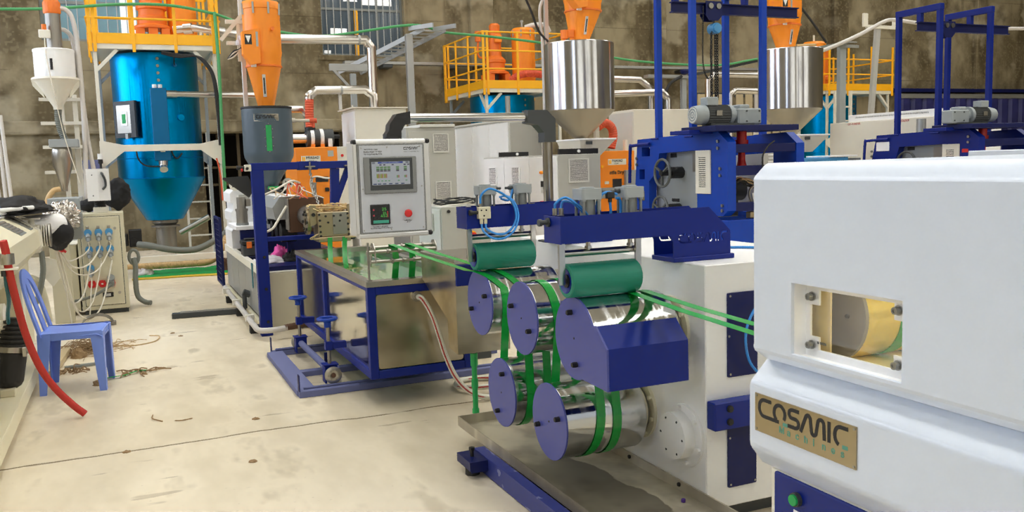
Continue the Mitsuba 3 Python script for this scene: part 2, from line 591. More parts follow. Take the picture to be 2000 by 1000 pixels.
# back wall with the dark bay at its foot, a window over it, and a second window behind the platform
BAY = (1.45, 5.9, 0.0, 2.26)
WIN1 = (3.93, 5.72, 3.84, 5.55)
WIN2 = (-1.25, 1.35, 4.0, 5.6)
wall = sbox(X0 - .3, 0, X1 + .3, H)
for (a, b, c, d) in (BAY, WIN1, WIN2):
    wall = wall.difference(sbox(a, c if c > 0 else -1, b, d))
struct('wall_back', ext(wall, 'xz', Y1, Y1 + 0.3), 'wall_concrete')
for i, (a, b) in enumerate(((7.2, 7.75), (11.9, 12.3), (17.6, 18.1), (23.0, 23.5))):
    struct('wall_back__pilaster', bx(a, b, Y1 - 0.14, Y1 + .05, 0, H, .02), 'wall_concrete')
struct('wall_back__ledge', bx(X0, 7.2, Y1 - 0.10, Y1 + .05, 2.27, 2.52, .02), 'wall_concrete')
for k in list(labels):
    if k.startswith('wall_back__'):
        del labels[k]
struct('wall_left', bx(X0 - .3, X0, Y0, Y1 + .3, 0, H), 'wall_concrete')
struct('wall_right', bx(X1, X1 + .3, Y0, Y1 + .3, 0, H), 'wall_concrete')
struct('wall_front', bx(X0 - .3, X1 + .3, Y0 - .3, Y0, 0, H), 'wall_concrete')
struct('ceiling', bx(X0 - .3, X1 + .3, Y0 - .3, Y1 + .3, H, H + .2), 'ceiling_sheet')

# translucent roof strips and the daylight windows of the left and front walls
k = put('ceiling__roof_light', [bx(x - .55, x + .55, Y0 + 1, Y1 - .8, H - .05, H - .02) for x in (-4.6, -0.6, 3.6, 7.8, 12.0, 16.2, 20.4)], 'white', False)
scene[k]['emitter'] = glow(*SKYLIGHT)
WL = ((-3.2, -0.8), (7.6, 12.0), (13.2, 17.6))
k = put('wall_left__window', [bx(X0 + .01, X0 + .04, a, b, 2.6, 6.4) for a, b in WL], 'white', False)
scene[k]['emitter'] = glow(*WINDOW_LEFT)
for a, b in WL:
    bars = [bx(X0 + .04, X0 + .09, a + (b - a) * t - .03, a + (b - a) * t + .03, 2.6, 6.4) for t in (0, .25, .5, .75, 1)] + [bx(X0 + .04, X0 + .09, a, b, z - .03, z + .03) for z in (2.6, 3.9, 5.2, 6.4)]
    put('wall_left__window_frame', bars, 'grey_steel', False)
WF = ((-5.5, 0.5), (3.0, 9.0), (11.5, 17.5))
k = put('wall_front__window', [bx(a, b, Y0 + .01, Y0 + .04, 2.4, 5.6) for a, b in WF], 'white', False)
scene[k]['emitter'] = glow(*WINDOW_FRONT)
for a, b in WF:
    bars = [bx(a + (b - a) * t - .03, a + (b - a) * t + .03, Y0 + .04, Y0 + .09, 2.4, 5.6) for t in (0, .25, .5, .75, 1)] + [bx(a, b, Y0 + .04, Y0 + .09, z - .03, z + .03) for z in (2.4, 4.0, 5.6)]
    put('wall_front__window_frame', bars, 'grey_steel', False)

# the dark bay: recess, uprights and sill rails
a, b, c, d = BAY
struct('door_1', [bx(a - .1, b + .1, Y1 + 3.0, Y1 + 3.1, 0, d + .3), bx(a - .1, a - .02, Y1 + .3, Y1 + 3.1, 0, d + .3), bx(b + .02, b + .1, Y1 + .3, Y1 + 3.1, 0, d + .3), bx(a - .1, b + .1, Y1 + .3, Y1 + 3.1, d + .05, d + .3)], 'dark_recess')
for x in (1.75, 2.15, 2.55, 3.1, 3.7, 4.3, 4.9, 5.5):
    put('door_1__upright', bx(x, x + .06, Y1 + .5, Y1 + .58, 0, d), 'timber')
for z in (1.2, 1.55):
    put('door_1__rail', bx(a, b, Y1 + .52, Y1 + .57, z, z + .05), 'timber')

# window 1: two rows of panes behind upright bars
a, b, c, d = WIN1
struct('window_1', [bx(a, b, Y1 + .16, Y1 + .22, z, z + .05) for z in (c, c + .95, d - .05)] + [bx(x, x + .05, Y1 + .16, Y1 + .22, c, d) for x in (a, a + .6, a + 1.2, b - .05)], 'grey_steel')
for i in range(3):
    for z0, z1 in ((c + .05, c + .95), (c + 1.0, d - .05)):
        put('window_1__pane', bx(a + .05 + .6 * i, a + .6 + .6 * i, Y1 + .185, Y1 + .192, z0, z1), 'glass_blue', False)
for i in range(11):
    x = a + .13 + i * .152
    put('window_1__bar', cyl((x, Y1 + .08, c), (x, Y1 + .08, d), .011, 8), 'galvanised')
put('window_1__post', bx(a + .72, a + .80, Y1 + .10, Y1 + .15, c, c + .95), 'yellow')
put('window_1__sill', bx(a - .1, b + .1, Y1 - .03, Y1 + .15, c - .12, c, .02), 'wall_concrete')
# bright openings seen through it
k = put('window_1__lit_opening', [bx(x0, x1, Y1 + .178, Y1 + .183, z0, z1) for (x0, x1, z0, z1) in ((4.45, 4.75, 4.98, 5.3), (4.85, 5.5, 4.92, 5.25), (4.15, 4.5, 4.22, 4.42), (4.0, 4.14, 3.88, 3.96))], 'white', False)
scene[k]['emitter'] = glow(1.1, 1.15, 1.2)
a, b, c, d = WIN2
struct('window_2', [bx(a, b, Y1 + .16, Y1 + .22, z, z + .06) for z in (c, c + .7, d - .05)] + [bx(x, x + .06, Y1 + .16, Y1 + .22, c, d) for x in (a, a + .85, a + 1.7, b - .06)], 'grey_steel')
for i in range(3):
    for z0, z1 in ((c + .06, c + .7), (c + .76, d - .05)):
        x0 = a + .06 + .85 * i
        put('window_2__pane', bx(x0, x0 + .79, Y1 + .185, Y1 + .192, z0, z1), 'pane_blue', False)
k = put('window_2__lit_opening', bx(.12, .40, Y1 + .176, Y1 + .182, 4.08, 5.0), 'white', False)
scene[k]['emitter'] = glow(1.2, 1.2, 1.15)
for i in range(15):
    x = a + .12 + i * .17
    put('window_2__bar', cyl((x, Y1 + .08, c), (x, Y1 + .08, d), .010, 8), 'galvanised')

# corrugated gate and rail at the right of the back wall
g = Thing('corrugated_gate', 'dark blue corrugated metal gate at the foot of the concrete wall', 'gate')
for i in range(16):
    x = 19.95 + i * .44
    g.p('sheet_panel', ext([(x, Y1 - .16), (x + .08, Y1 - .23), (x + .30, Y1 - .23), (x + .38, Y1 - .16), (x + .43, Y1 - .16), (x + .43, Y1 - .14), (x, Y1 - .14)], 'xy', 0.05, 2.95), 'corrugated_blue')
g.p('head_rail', bx(19.9, 27.0, Y1 - .26, Y1 - .10, 2.95, 3.08, .01), 'galvanised')
one('wall_rail', bx(16.9, 27.5, Y1 - .30, Y1 + .02, 3.12, 3.22, .01), 'blue_dark', 'dark blue steel rail running along the wall above the corrugated gate', 'rail')
# ------------------------------------------------------------------ foreground oven housing (right edge of the frame)
t = Thing('machine_housing', 'large white rounded machine housing with sight window and COSMIC nameplate, nearest on the right', 'machine')
YE, YN = 1.862, -0.7
WY0, WY1, WZ0, WZ1 = 1.369, 1.714, 0.994, 1.181
front = unary_union([sbox(YN, 0.995, YE - .006, 1.432)]).difference(sbox(WY0, WZ0, WY1, WZ1))
upper = [ext(front, 'yz', 1.500, 1.512)]
prof = [(1.512, 1.432), (1.500, 1.432), (1.500, 1.436), (1.506, 1.446), (1.538, 1.474), (1.548, 1.478), (2.75, 1.478), (2.75, 1.468), (1.555, 1.468), (1.512, 1.430)]
upper.append(ext(prof, 'xz', YN, YE - .004))
upper.append(ext([(1.500, 1.000), (1.500, .992), (1.505, .982), (1.545, .955), (2.75, .955), (2.75, .965), (1.552, .965), (1.512, .992), (1.512, 1.0)], 'xz', YN, YE - .004))
endp = Polygon([(1.506, .995), (1.506, 1.432), (1.545, 1.474), (2.74, 1.474), (2.74, .958), (1.549, .958)])
upper.append(ext(endp, 'xz', YE - .012, YE))
upper.append(bx(2.74, 2.75, YN, YE - .004, .96, 1.475))
t.p('upper_casing', upper, 'white_gloss', 20)
low = [(1.552, .952), (1.546, .946), (1.503, .905), (1.497, .898), (1.494, .885), (1.494, .735), (1.496, .722), (1.502, .712), (1.536, .668), (1.545, .664), (2.75, .664), (2.75, .952)]
t.p('lower_casing', ext(low, 'xz', YN, YE + .004), 'white_gloss', 35)
t.p('base', bx(1.540, 2.74, YN, YE - .025, 0.02, .664, .004), 'ivory')
t.p('foot', bx(1.60, 1.70, 1.70, 1.80, 0, .03), 'black')
t.p('seam_gasket', bx(1.562, 2.70, YN, YE - .02, .951, .957), 'rubber')
# blue panel with its buttons
pn = t.p('control_panel', bx(1.530, 1.542, 0.2, 1.812, .12, .660, .003), 'blue')
for (y, z, m) in ((1.722, .613, 'green'), (1.600, .578, 'red')):
    bz = sub(pn, 'push_button', cyl((1.531, y, z), (1.512, y, z), .0145, 24), m)
    sub(pn, 'button_ring', rev([(.015, 0), (.0185, 0), (.0185, .012), (.015, .014)], (1.518, y, z), 'x', 28), 'charcoal')
sub(pn, 'label_plate', bx(1.5285, 1.531, 1.66, 1.735, .545, .582), 'white')
# recessed sight window
RX = 1.548
rec = [bx(1.51, RX + .004, WY0 - .004, WY1 + .004, WZ1, WZ1 + .004), bx(1.51, RX + .004, WY0 - .004, WY1 + .004, WZ0 - .004, WZ0), bx(1.51, RX + .004, WY1, WY1 + .004, WZ0, WZ1), bx(1.51, RX + .004, WY0 - .004, WY0, WZ0, WZ1)]
t.p('window_reveal', rec, 'white')
opening = unary_union([sbox(1.39, 1.013, 1.698, 1.163)]).difference(unary_union([sbox(1.668, 1.125, 1.72, 1.18), sbox(1.668, 1.0, 1.72, 1.045), sbox(1.37, 1.125, 1.435, 1.18), sbox(1.37, 1.0, 1.435, 1.045)]))
fr = sbox(WY0, WZ0, WY1, WZ1).difference(opening)
wf = t.p('window_frame', ext(fr, 'yz', RX, RX + .006), 'white')
sub(wf, 'pane', bx(RX - .004, RX - .001, WY0 + .01, WY1 - .012, WZ0 + .012, WZ1 - .008), 'glass_pane', False)
for (y, z) in ((1.690, 1.146), (1.689, 1.024), (1.420, 1.149), (1.420, 1.025)):
    sub(wf, 'bolt', [cyl((RX - .004, y, z), (RX - .006, y, z), .0115, 20), rev([(.0, -.016), (.0045, -.016), (.0045, -.018), (.0085, -.018), (.0088, -.016), (.0088, -.006)], (RX, y, z), 'x', 20)], 'fine_bolt')
sub(wf, 'inspection_mark', text('M 0426', .006, '-x', (RX - .005, 1.668, 1.030)), 'ink_soft')
# what is behind the sight window: lit chamber, beige plate, roll
cav = [bx(1.556, 2.2, 1.843, 1.848, .97, 1.46), bx(1.556, 2.2, 1.0, 1.01, .97, 1.46), bx(2.2, 2.21, 1.0, 1.848, .97, 1.46), bx(1.556, 2.2, 1.0, 1.848, .966, .97), bx(1.556, 2.2, 1.0, 1.848, 1.455, 1.463)]
t.p('chamber', cav, 'ivory', False)
t.p('guard_plate', bx(1.580, 1.586, 1.664, 1.80, .975, 1.30), 'beige_plate', False)
rl = t.p('heated_roll', cyl((1.640, 1.718, 1.090), (2.19, 1.718, 1.090), .118, 64), 'gold_roll')
sub(rl, 'end_disc', rev([(0, -.002), (.118, -.002), (.121, 0), (.121, .010), (0, .010)], (1.630, 1.718, 1.090), 'x', 64), 'disc_grey')
sub(rl, 'bolt', bolt((1.629, 1.655, 1.092), '-x', .006, .004, 12), 'charcoal')
for x in (1.75, 1.85):
    sub(rl, 'strap_wrap', rev([(.1185, 0), (.1195, 0), (.1195, .045), (.1185, .045)], (x, 1.718, 1.090), 'x', 64), 'strap_green')
k = t.p('chamber_lamp', bx(1.62, 1.66, 1.15, 1.62, 1.440, 1.452), 'white', False)
scene[k]['emitter'] = glow(12.0, 10.8, 7.6)
k = t.p('chamber_lamp', bx(1.62, 2.1, 1.02, 1.04, 1.15, 1.35), 'white', False)
scene[k]['emitter'] = glow(6.0, 5.4, 3.8)
# nameplate
np_ = t.p('nameplate', bx(1.4905, 1.4945, 1.4855, 1.8400, .772, .874), 'gold_plate', False, label='brushed gold nameplate with dark COSMIC Machines lettering')
dk, tl = logo(.318)
PX = 1.4905
sub(np_, 'lettering', flat(dk, '-x', (PX, 1.826, .8135), .0008), 'ink')
sub(np_, 'accent', flat(tl, '-x', (PX, 1.826, .8135), .0008), 'teal_letter')
for i, ch in enumerate('Machines'):
    sub(np_, 'letter', text(ch, .0165, '-x', (PX, 1.747 - i * .0305, .7905), True, .0008), 'teal_letter')
for (y, z) in ((1.834, .868), (1.834, .778), (1.4915, .868), (1.4915, .778)):
    sub(np_, 'rivet', cyl((PX, y, z), (PX - .0015, y, z), .0035, 12), 'fine_bolt')

# ------------------------------------------------------------------ roll stand
t = Thing('roll_stand', 'white cabinet carrying five chrome draw rolls with blue end discs', 'roll stand')
CX, CY0, CY1, CZ1 = 2.06, 2.845, 4.62, 1.074
t.p('cabinet', bx(CX, 2.78, CY0, CY1, .07, CZ1, .004), 'stand_white')
RR = .167
rolls = ((4.114, .799), (3.596, .796), (3.083, .792), (3.861, .391), (3.335, .384))
ang = (25, 155, 100, 70, 200)
for i, (y, z) in enumerate(rolls):
    rk = t.p('draw_roll', rev([(0, 1.607), (RR - .004, 1.607), (RR - .003, 1.610), (RR - .003, 1.985), (RR - .008, 1.992), (0, 1.992)], (0, y, z), 'x', 96), 'chrome', 30)
    if i != 2:
        sub(rk, 'end_disc', rev([(0, 1.598), (RR - .001, 1.598), (RR, 1.599), (RR, 1.605), (RR - .001, 1.6065), (0, 1.6065)], (0, y, z), 'x', 96), 'disc_blue', 30)
    else:
        pts = Point(y, z).buffer(RR, quad_segs=32)
        guard = Polygon([(2.905, .868), (2.822, .793), (2.820, .632), (3.10, .632 + .008), (3.20, .70), (3.10, .86)])
        sub(rk, 'end_disc', ext(unary_union([pts, guard]), 'yz', 1.598, 1.6065), 'disc_blue', 30)
    for a in ang[i], ang[i] + 180:
        ca, sa = math.cos(math.radians(a)), math.sin(math.radians(a))
        c = (1.598, y - .105 * ca, z + .105 * sa)
        sub(rk, 'bolt', [cyl(c, (1.580, c[1], c[2]), .011, 14), cyl((1.580, c[1], c[2]), (1.576, c[1], c[2]), .0095, 6)], 'black')
    sub(rk, 'centre_mark', cyl((1.598, y, z), (1.5965, y, z), .004, 10), 'black')
    fl = sub(rk, 'flange', [cyl((1.99, y, z), (2.03, y, z), .11, 40), rev([(.10, 0), (.135, 0), (.135, .014), (.10, .014)], (2.046, y, z), 'x', 48)], 'cream')
    for k in range(8):
        a = k * math.pi / 4 + .2
        sub(rk, 'flange_bolt', bolt((2.046, y + .121 * math.cos(a), z + .121 * math.sin(a)), '-x', .010, .012, 6), 'cream')
# blind flange low on the cabinet
bf = t.p('blind_flange', [rev([(.0, -.012), (.128, -.012), (.130, -.010), (.130, 0), (0, 0)], (CX, 2.985, .352), 'x', 56), rev([(0, -.062), (.096, -.062), (.098, -.060), (.098, -.012)], (CX, 3.0, .352), 'x', 48)], 'stand_white')
for k in range(6):
    a = k * math.pi / 3 + .3
    sub(bf, 'bolt', bolt((CX - .012, 2.985 + .115 * math.cos(a), .352 + .115 * math.sin(a)), '-x', .011, .012, 6), 'stand_white')
for k in range(6):
    a = k * math.pi / 3
    sub(bf, 'screw', cyl((CX - .062, 3.0 + .078 * math.cos(a), .352 + .078 * math.sin(a)), (CX - .0635, 3.0 + .078 * math.cos(a), .352 + .078 * math.sin(a)), .005, 8), 'charcoal')
# blue guard box beside the third roll
gs = [(2.905, .868), (2.822, .793), (2.820, .632)]
t.p('roll_guard', [ext([(2.905, .868), (2.822, .793), (2.825, .790), (2.908, .864)], 'yz', 1.6065, 1.962), ext([(2.822, .793), (2.820, .632), (2.824, .632), (2.826, .791)], 'yz', 1.6065, 1.962), ext([(2.905, .868), (2.822, .793), (2.820, .632), (2.94, .632), (2.94, .86)], 'yz', 1.955, 1.962)], 'blue')
# end-face covers
pl = t.p('cover_plate', ext(rrect(2.164, 2.312, .612, .955, .006), 'xz', CY0 - .006, CY0), 'blue_dark')
for (x, z) in ((2.176, .943), (2.300, .943), (2.170, .78), (2.176, .624), (2.300, .624)):
    sub(pl, 'screw', cyl((x, CY0 - .006, z), (x, CY0 - .0085, z), .005, 10), 'fine_bolt')
pl = t.p('cover_plate', ext(rrect(2.164, 2.306, .152, .42, .006), 'xz', CY0 - .006, CY0), 'blue_dark')
for (x, z) in ((2.172, .36), (2.176, .164), (2.298, .164)):
    sub(pl, 'screw', cyl((x, CY0 - .006, z), (x, CY0 - .0085, z), .005, 10), 'fine_bolt')
br = t.p('latch_block', bx(2.064, 2.34, CY0 - .055, CY0, .415, .528, .004), 'blue')
for z in (.500, .447):
    sub(br, 'knob', [cyl((2.135, CY0 - .055, z), (2.135, CY0 - .062, z), .014, 24), cyl((2.135, CY0 - .062, z), (2.135, CY0 - .066, z), .011, 24)], 'rubber')
one('air_hose', tube([(2.31, 2.80, .90), (2.255, 2.79, .885), (2.215, 2.79, .80), (2.225, 2.79, .70), (2.27, 2.79, .635), (2.34, 2.79, .60)], .0055, 10), 'hose_blue', 'blue air hose curving over the upper blue cover plate', 'hose')

# pressing arms with nip rollers
dk, tl = logo(.245)


def arm(y0, xo, label_arm, label_nip, full):
    t = Thing('press_arm', label_arm, 'press arm', 'press arms over the draw rolls')
    sh = Polygon([(1.512, 1.183), (1.512, 1.287), (2.195, 1.293), (2.302, 1.190), (2.302, 1.094), (2.020, 1.092), (2.018, 1.160), (2.008, 1.178), (1.992, 1.186)])
    cut = shapely.affinity.translate(dk, 2.045, 1.150)
    side = sh.difference(cut)
    t.p('side_plate', ext(shapely.affinity.translate(side, xo, 0), 'xz', y0, y0 + .004), 'blue')
    t.p('side_plate', ext(shapely.affinity.translate(side, xo, 0), 'xz', y0 + .143, y0 + .147), 'blue')
    t.p('end_plate', bx(1.508 + xo, 1.513 + xo, y0, y0 + .147, 1.180, 1.287, .001), 'blue')
    t.p('floor_plate', bx(1.513 + xo, 1.99 + xo, y0 + .004, y0 + .143, 1.184, 1.188), 'blue')
    t.p('foot_plate', bx(2.015 + xo, 2.315 + xo, y0 - .01, y0 + .157, 1.0745, 1.094, .002), 'blue')
    cy = y0 + .085
    for k, cx in enumerate((1.672, 1.866)):
        cx += xo + (-.03 if not full else 0)
        c = t.p('air_cylinder', [cyl((cx, cy, 1.200), (cx, cy, 1.345), .031, 28)] + [cyl((cx + sx * .033, cy + sy * .033, 1.19), (cx + sx * .033, cy + sy * .033, 1.35), .006, 8) for sx in (-1, 1) for sy in (-1, 1)], 'grey_steel')
        sub(c, 'end_cap', [ext(rrect(cx - .046, cx + .046, cy - .046, cy + .046, .012), 'xy', 1.345, 1.388), cyl((cx, cy, 1.388), (cx, cy, 1.394), .03, 24)] + [cyl((cx + sx * .033, cy + sy * .033, 1.338), (cx + sx * .033, cy + sy * .033, 1.347), .010, 8) for sx in (-1, 1) for sy in (-1, 1)], 'grey_paint')
        s = 1 if k == 0 else -1
        sub(c, 'fitting', [cyl((cx + s * .046, cy, 1.372), (cx + s * .066, cy, 1.372), .010, 10), cyl((cx + s * .066, cy, 1.372), (cx + s * .085, cy, 1.372), .006, 8)], 'charcoal')
        t.p('piston_rod', [cyl((cx, cy, 1.145), (cx, cy, 1.19), .009, 14), cyl((cx, cy, 1.150), (cx, cy, 1.160), .016, 6)], 'chrome_rod')
    lx = (1.548 + xo, 1.897 + xo)
    for x in lx:
        t.p('hanger', bx(x - .016, x + .010, cy - .020, cy - .006, 1.012, 1.290, .001), 'chrome_rod', False)
    t.p('cross_bar', cyl((1.552 + xo, cy + .012, 1.133), (1.893 + xo, cy + .012, 1.133), .014, 20), 'chrome_rod')
    zc = .957 + .069 if full else .966 + .069
    nk = Thing('nip_roller', label_nip, 'roller', 'green rubber nip rollers')
    nk.p('sleeve', rev([(.045, 1.566), (.064, 1.566), (.068, 1.570), (.068, 1.878), (.064, 1.884), (.045, 1.884)], (xo, cy - .002, zc), 'x', 56), 'teal_roller')
    nk.p('hub', rev([(.0, 1.572), (.03, 1.572), (.05, 1.564), (.05, 1.57), (.05, 1.88), (0, 1.88)], (xo, cy - .002, zc), 'x', 40), 'blue')
    nk.p('bearing', cyl((1.566 + xo, cy - .002, zc), (1.578 + xo, cy - .002, zc), .026, 24), 'black')
    nk.p('shaft', cyl((1.535 + xo, cy - .002, zc), (1.905 + xo, cy - .002, zc), .011, 16), 'charcoal')
    return t, cy


t, cy = arm(3.0, 0.0, 'nearer blue press arm with cut-out COSMIC lettering and two grey air cylinders', 'nearer green nip roller, resting on the third roll under the front press arm', True)
t.p('valve_stem', [cyl((1.505, 3.10, 1.262), (1.475, 3.10, 1.262), .010, 10), cyl((1.475, 3.10, 1.262), (1.462, 3.10, 1.262), .014, 12), cyl((1.505, 3.10, 1.262), (1.499, 3.10, 1.262), .02, 6)], 'charcoal')
for x in (1.545, 1.572):
    t.p('hose_fitting', cyl((x, 3.12, 1.286), (x, 3.12, 1.314), .010, 12), 'steel_satin')
t2, cy2 = arm(4.012, 0.0, 'farther blue press arm behind, with a valve block and blue air hoses', 'farther green nip roller, under the press arm with the valve block', False)
vb = t2.p('valve_block', bx(1.560, 1.625, 3.985, 4.012, 1.230, 1.288, .002), 'cream')
for (x, z) in ((1.575, 1.272), (1.60, 1.272), (1.588, 1.245)):
    sub(vb, 'screw', cyl((x, 3.985, z), (x, 3.983, z), .004, 10), 'black')
for x in (1.578, 1.600):
    sub(vb, 'hose_fitting', cyl((x, 3.998, 1.230), (x, 3.998, 1.205), .009, 10), 'cream')
sub(vb, 'hose_fitting', cyl((1.575, 3.998, 1.288), (1.575, 3.998, 1.305), .008, 10), 'steel_satin')
sub(vb, 'knob', [cyl((1.56, 3.998, 1.262), (1.53, 3.998, 1.262), .009, 10), cyl((1.53, 3.998, 1.262), (1.516, 3.998, 1.262), .014, 12)], 'black')
A = 'blue air hoses on the farther press arm'
one('air_hose', tube([(1.575, 3.998, 1.30), (1.58, 3.995, 1.345), (1.62, 3.99, 1.375), (1.67, 3.99, 1.360), (1.71, 3.99, 1.335), (1.745, 3.99, 1.30), (1.755, 3.975, 1.24), (1.735, 3.965, 1.19), (1.69, 3.96, 1.155), (1.64, 3.965, 1.155), (1.60, 3.985, 1.18), (1.600, 3.998, 1.21)], .0055, 10), 'hose_blue', 'blue air hose looping up over the farther press arm and down to its valve block', 'hose', A)
one('air_hose', tube([(1.578, 3.998, 1.21), (1.582, 3.985, 1.17), (1.62, 3.955, 1.135), (1.68, 3.945, 1.135), (1.735, 3.955, 1.17), (1.767, 3.975, 1.235), (1.755, 3.99, 1.30), (1.72, 4.01, 1.335), (1.69, 4.03, 1.33)], .0055, 10), 'hose_blue', 'blue air hose hanging in the lowest loop in front of the farther press arm', 'hose', A)
one('air_hose', tube([(1.79, 4.09, 1.365), (1.775, 4.08, 1.33), (1.745, 4.05, 1.312), (1.70, 4.03, 1.322)], .0055, 10), 'hose_blue', 'short blue air hose from the right cylinder of the farther press arm', 'hose', A)
A = 'blue air hoses on the nearer press arm'
one('air_hose', tube([(1.545, 3.12, 1.314), (1.548, 3.115, 1.335), (1.585, 3.10, 1.355), (1.63, 3.07, 1.32), (1.66, 3.06, 1.285)], .005, 10), 'hose_blue', 'blue air hose arching from the left end of the nearer press arm', 'hose', A)
one('air_hose', tube([(1.572, 3.12, 1.314), (1.58, 3.115, 1.34), (1.61, 3.10, 1.335), (1.64, 3.08, 1.305), (1.655, 3.07, 1.28)], .005, 10), 'hose_blue', 'second, lower blue air hose at the left end of the nearer press arm', 'hose', A)
one('air_hose', tube([(1.725, 3.085, 1.36), (1.713, 3.08, 1.32), (1.722, 3.08, 1.285), (1.75, 3.08, 1.255)], .0055, 10), 'hose_blue', 'blue air hose bending beside the left cylinder of the nearer press arm', 'hose', A)
one('air_hose', tube([(1.795, 3.07, 1.345), (1.815, 3.075, 1.34), (1.822, 3.08, 1.30), (1.812, 3.08, 1.25), (1.79, 3.08, 1.24)], .0055, 10), 'hose_blue', 'blue air hose bending beside the right cylinder of the nearer press arm', 'hose', A)
one('air_hose', tube([(1.72, 3.07, 1.345), (1.735, 3.07, 1.365), (1.765, 3.07, 1.37), (1.80, 3.07, 1.36)], .0055, 10), 'hose_blue', 'blue air hose arching between the two cylinders of the nearer press arm', 'hose', A)
one('hose_tee', [bx(1.75, 1.785, 3.06, 3.08, 1.345, 1.372, .003), cyl((1.767, 3.07, 1.345), (1.767, 3.07, 1.33), .008, 10), cyl((1.74, 3.07, 1.262), (1.77, 3.07, 1.268), .009, 8)], 'black', 'black tee fitting joining blue hoses between the cylinders', 'fitting')
one('air_hose', tube([(1.767, 3.07, 1.33), (1.770, 3.07, 1.29), (1.765, 3.07, 1.24)], .0055, 10), 'hose_blue', 'blue air hose dropping straight from the black tee fitting', 'hose', A)

# drip tray and its support beam
t = Thing('drip_tray', 'stained steel drip tray under the draw rolls', 'tray')
t.p('bottom', bx(1.552, 2.06, 2.2, 4.36, .098, .102), 'pan_steel', False)
t.p('rim', [bx(1.548, 1.553, 2.2, 4.365, .098, .15), bx(1.548, 2.065, 4.36, 4.365, .098, .15), bx(2.050, 2.058, 2.2, 4.36, .098, .145)], 'pan_steel', False)
for y in (3.02, 3.42):
    t.p('screw', bolt((2.050, y, .128), '-x', .009, .008), 'black')
one('bottle_cap', rev([(0, .0), (.008, 0), (.009, .003), (.009, .012), (.007, .014), (0, .014)], (1.99, 2.905, .102), 'z', 14), 'purple', 'small purple cap lying in the drip tray', 'cap')
t = Thing('support_beam', 'scuffed dark blue channel beam along the drip tray', 'beam')
t.p('channel', [bx(1.492, 1.498, 2.1, 3.985, .008, .094), bx(1.492, 1.546, 2.1, 3.985, .088, .094), bx(1.492, 1.560, 2.1, 3.985, .004, .010)], 'blue_worn', False)
ft = t.p('levelling_bracket', [bx(1.40, 1.492, 3.80, 3.98, .082, .088, .001), bx(1.40, 1.405, 3.80, 3.98, .045, .086), bx(1.405, 1.492, 3.80, 3.806, .035, .086)], 'blue_dark', False)
sub(ft, 'bolt', [cyl((1.445, 3.89, .03), (1.445, 3.89, .125), .009, 12), cyl((1.445, 3.89, .118), (1.445, 3.89, .132), .015, 6)], 'black')
sub(ft, 'foot_pad', cyl((1.445, 3.89, 0), (1.445, 3.89, .03), .035, 24), 'rubber')
for y in (2.6, 3.4):
    t.p('tray_support', bx(1.56, 2.05, y, y + .05, .06, .098), 'blue_dark', False)
t.p('rear_support', [bx(2.0, 2.06, 2.2, 4.3, .0, .06)], 'blue_dark', False)
scene_base = Thing('stand_plinth', 'low dark plinth under the white roll stand cabinet', 'plinth')
scene_base.p('frame', bx(2.09, 2.75, 2.9, 4.6, 0.0, .07), 'charcoal', False)
# ------------------------------------------------------------------ water bath
t = Thing('water_bath', 'steel water bath in a blue frame, holding green water', 'water bath')
TX0, TX1, TY0, TY1, TZ0, TZ1 = 1.310, 1.985, 5.27, 7.76, .180, .795
w = .052
fr = []
for x in (TX0, TX1 - w):
    for y in (TY0, TY1 - w):
        fr.append(bx(x, x + w, y, y + w, TZ0, TZ1 - .03, .003))
    fr.append(bx(x, x + w, TY0 + w, TY1 - w, TZ0, TZ0 + w, .003))
for y in (TY0, TY1 - w):
    fr.append(bx(TX0 + w, TX1 - w, y, y + w, TZ0, TZ0 + w, .003))
    fr.append(bx(TX0 + w, TX1 - w, y, y + w, TZ1 - .085, TZ1 - .03, .003))
fr.append(bx(TX0, TX0 + w, 6.60, 6.665, TZ0, TZ1 - .03, .003))
fr.append(bx(TX0, TX0 + .02, TY0 + w, TY1 - w, TZ1 - .06, TZ1 - .03, .002))
t.p('frame', fr, 'blue', False)
for (y0, y1) in ((TY0 + w, 6.60), (6.665, TY1 - w)):
    t.p('side_panel', bx(TX0 + .020, TX0 + .024, y0, y1, TZ0 + w, TZ1 - .05), 'steel_mirror', False)
t.p('end_panel', ext(rrect(TX0 + w + .004, TX1 - w - .004, TZ0 + w + .006, TZ1 - .088, .02), 'xz', TY0 + .014, TY0 + .018), 'steel_brushed', False)
t.p('back_panel', bx(TX0 + w, TX1 - w, TY1 - .02, TY1 - .016, TZ0 + w, TZ1 - .05), 'steel_brushed', False)
t.p('right_panel', bx(TX1 - .024, TX1 - .020, TY0 + w, TY1 - w, TZ0 + w, TZ1 - .05), 'steel_brushed', False)
rim = sbox(TX0 - .004, TY0 - .006, TX1 + .004, TY1 + .006).difference(sbox(TX0 + .055, TY0 + .085, TX1 - .055, TY1 - .09))
t.p('rim', [ext(rim, 'xy', TZ1 - .012, TZ1), ext(sbox(TX0 - .006, TY0 - .008, TX1 + .006, TY1 + .008).difference(sbox(TX0 - .002, TY0 - .004, TX1 + .002, TY1 + .004)), 'xy', TZ1 - .034, TZ1)], 'steel_satin', False)
ix0, ix1, iy0, iy1 = TX0 + .055, TX1 - .055, TY0 + .085, TY1 - .09
for (xa, xb, ya, yb) in ((ix0 - .003, ix0, iy0, iy1), (ix1, ix1 + .003, iy0, iy1), (ix0, ix1, iy0 - .003, iy0), (ix0, ix1, iy1, iy1 + .003)):
    t.p('basin_wall', bx(xa, xb, ya, yb, .755, TZ1 - .005), 'steel_satin', False)
    t.p('basin_liner', bx(xa, xb, ya, yb, .56, .755), 'basin_green', False)
t.p('basin_floor', bx(ix0, ix1, iy0, iy1, .555, .56), 'basin_green', False)
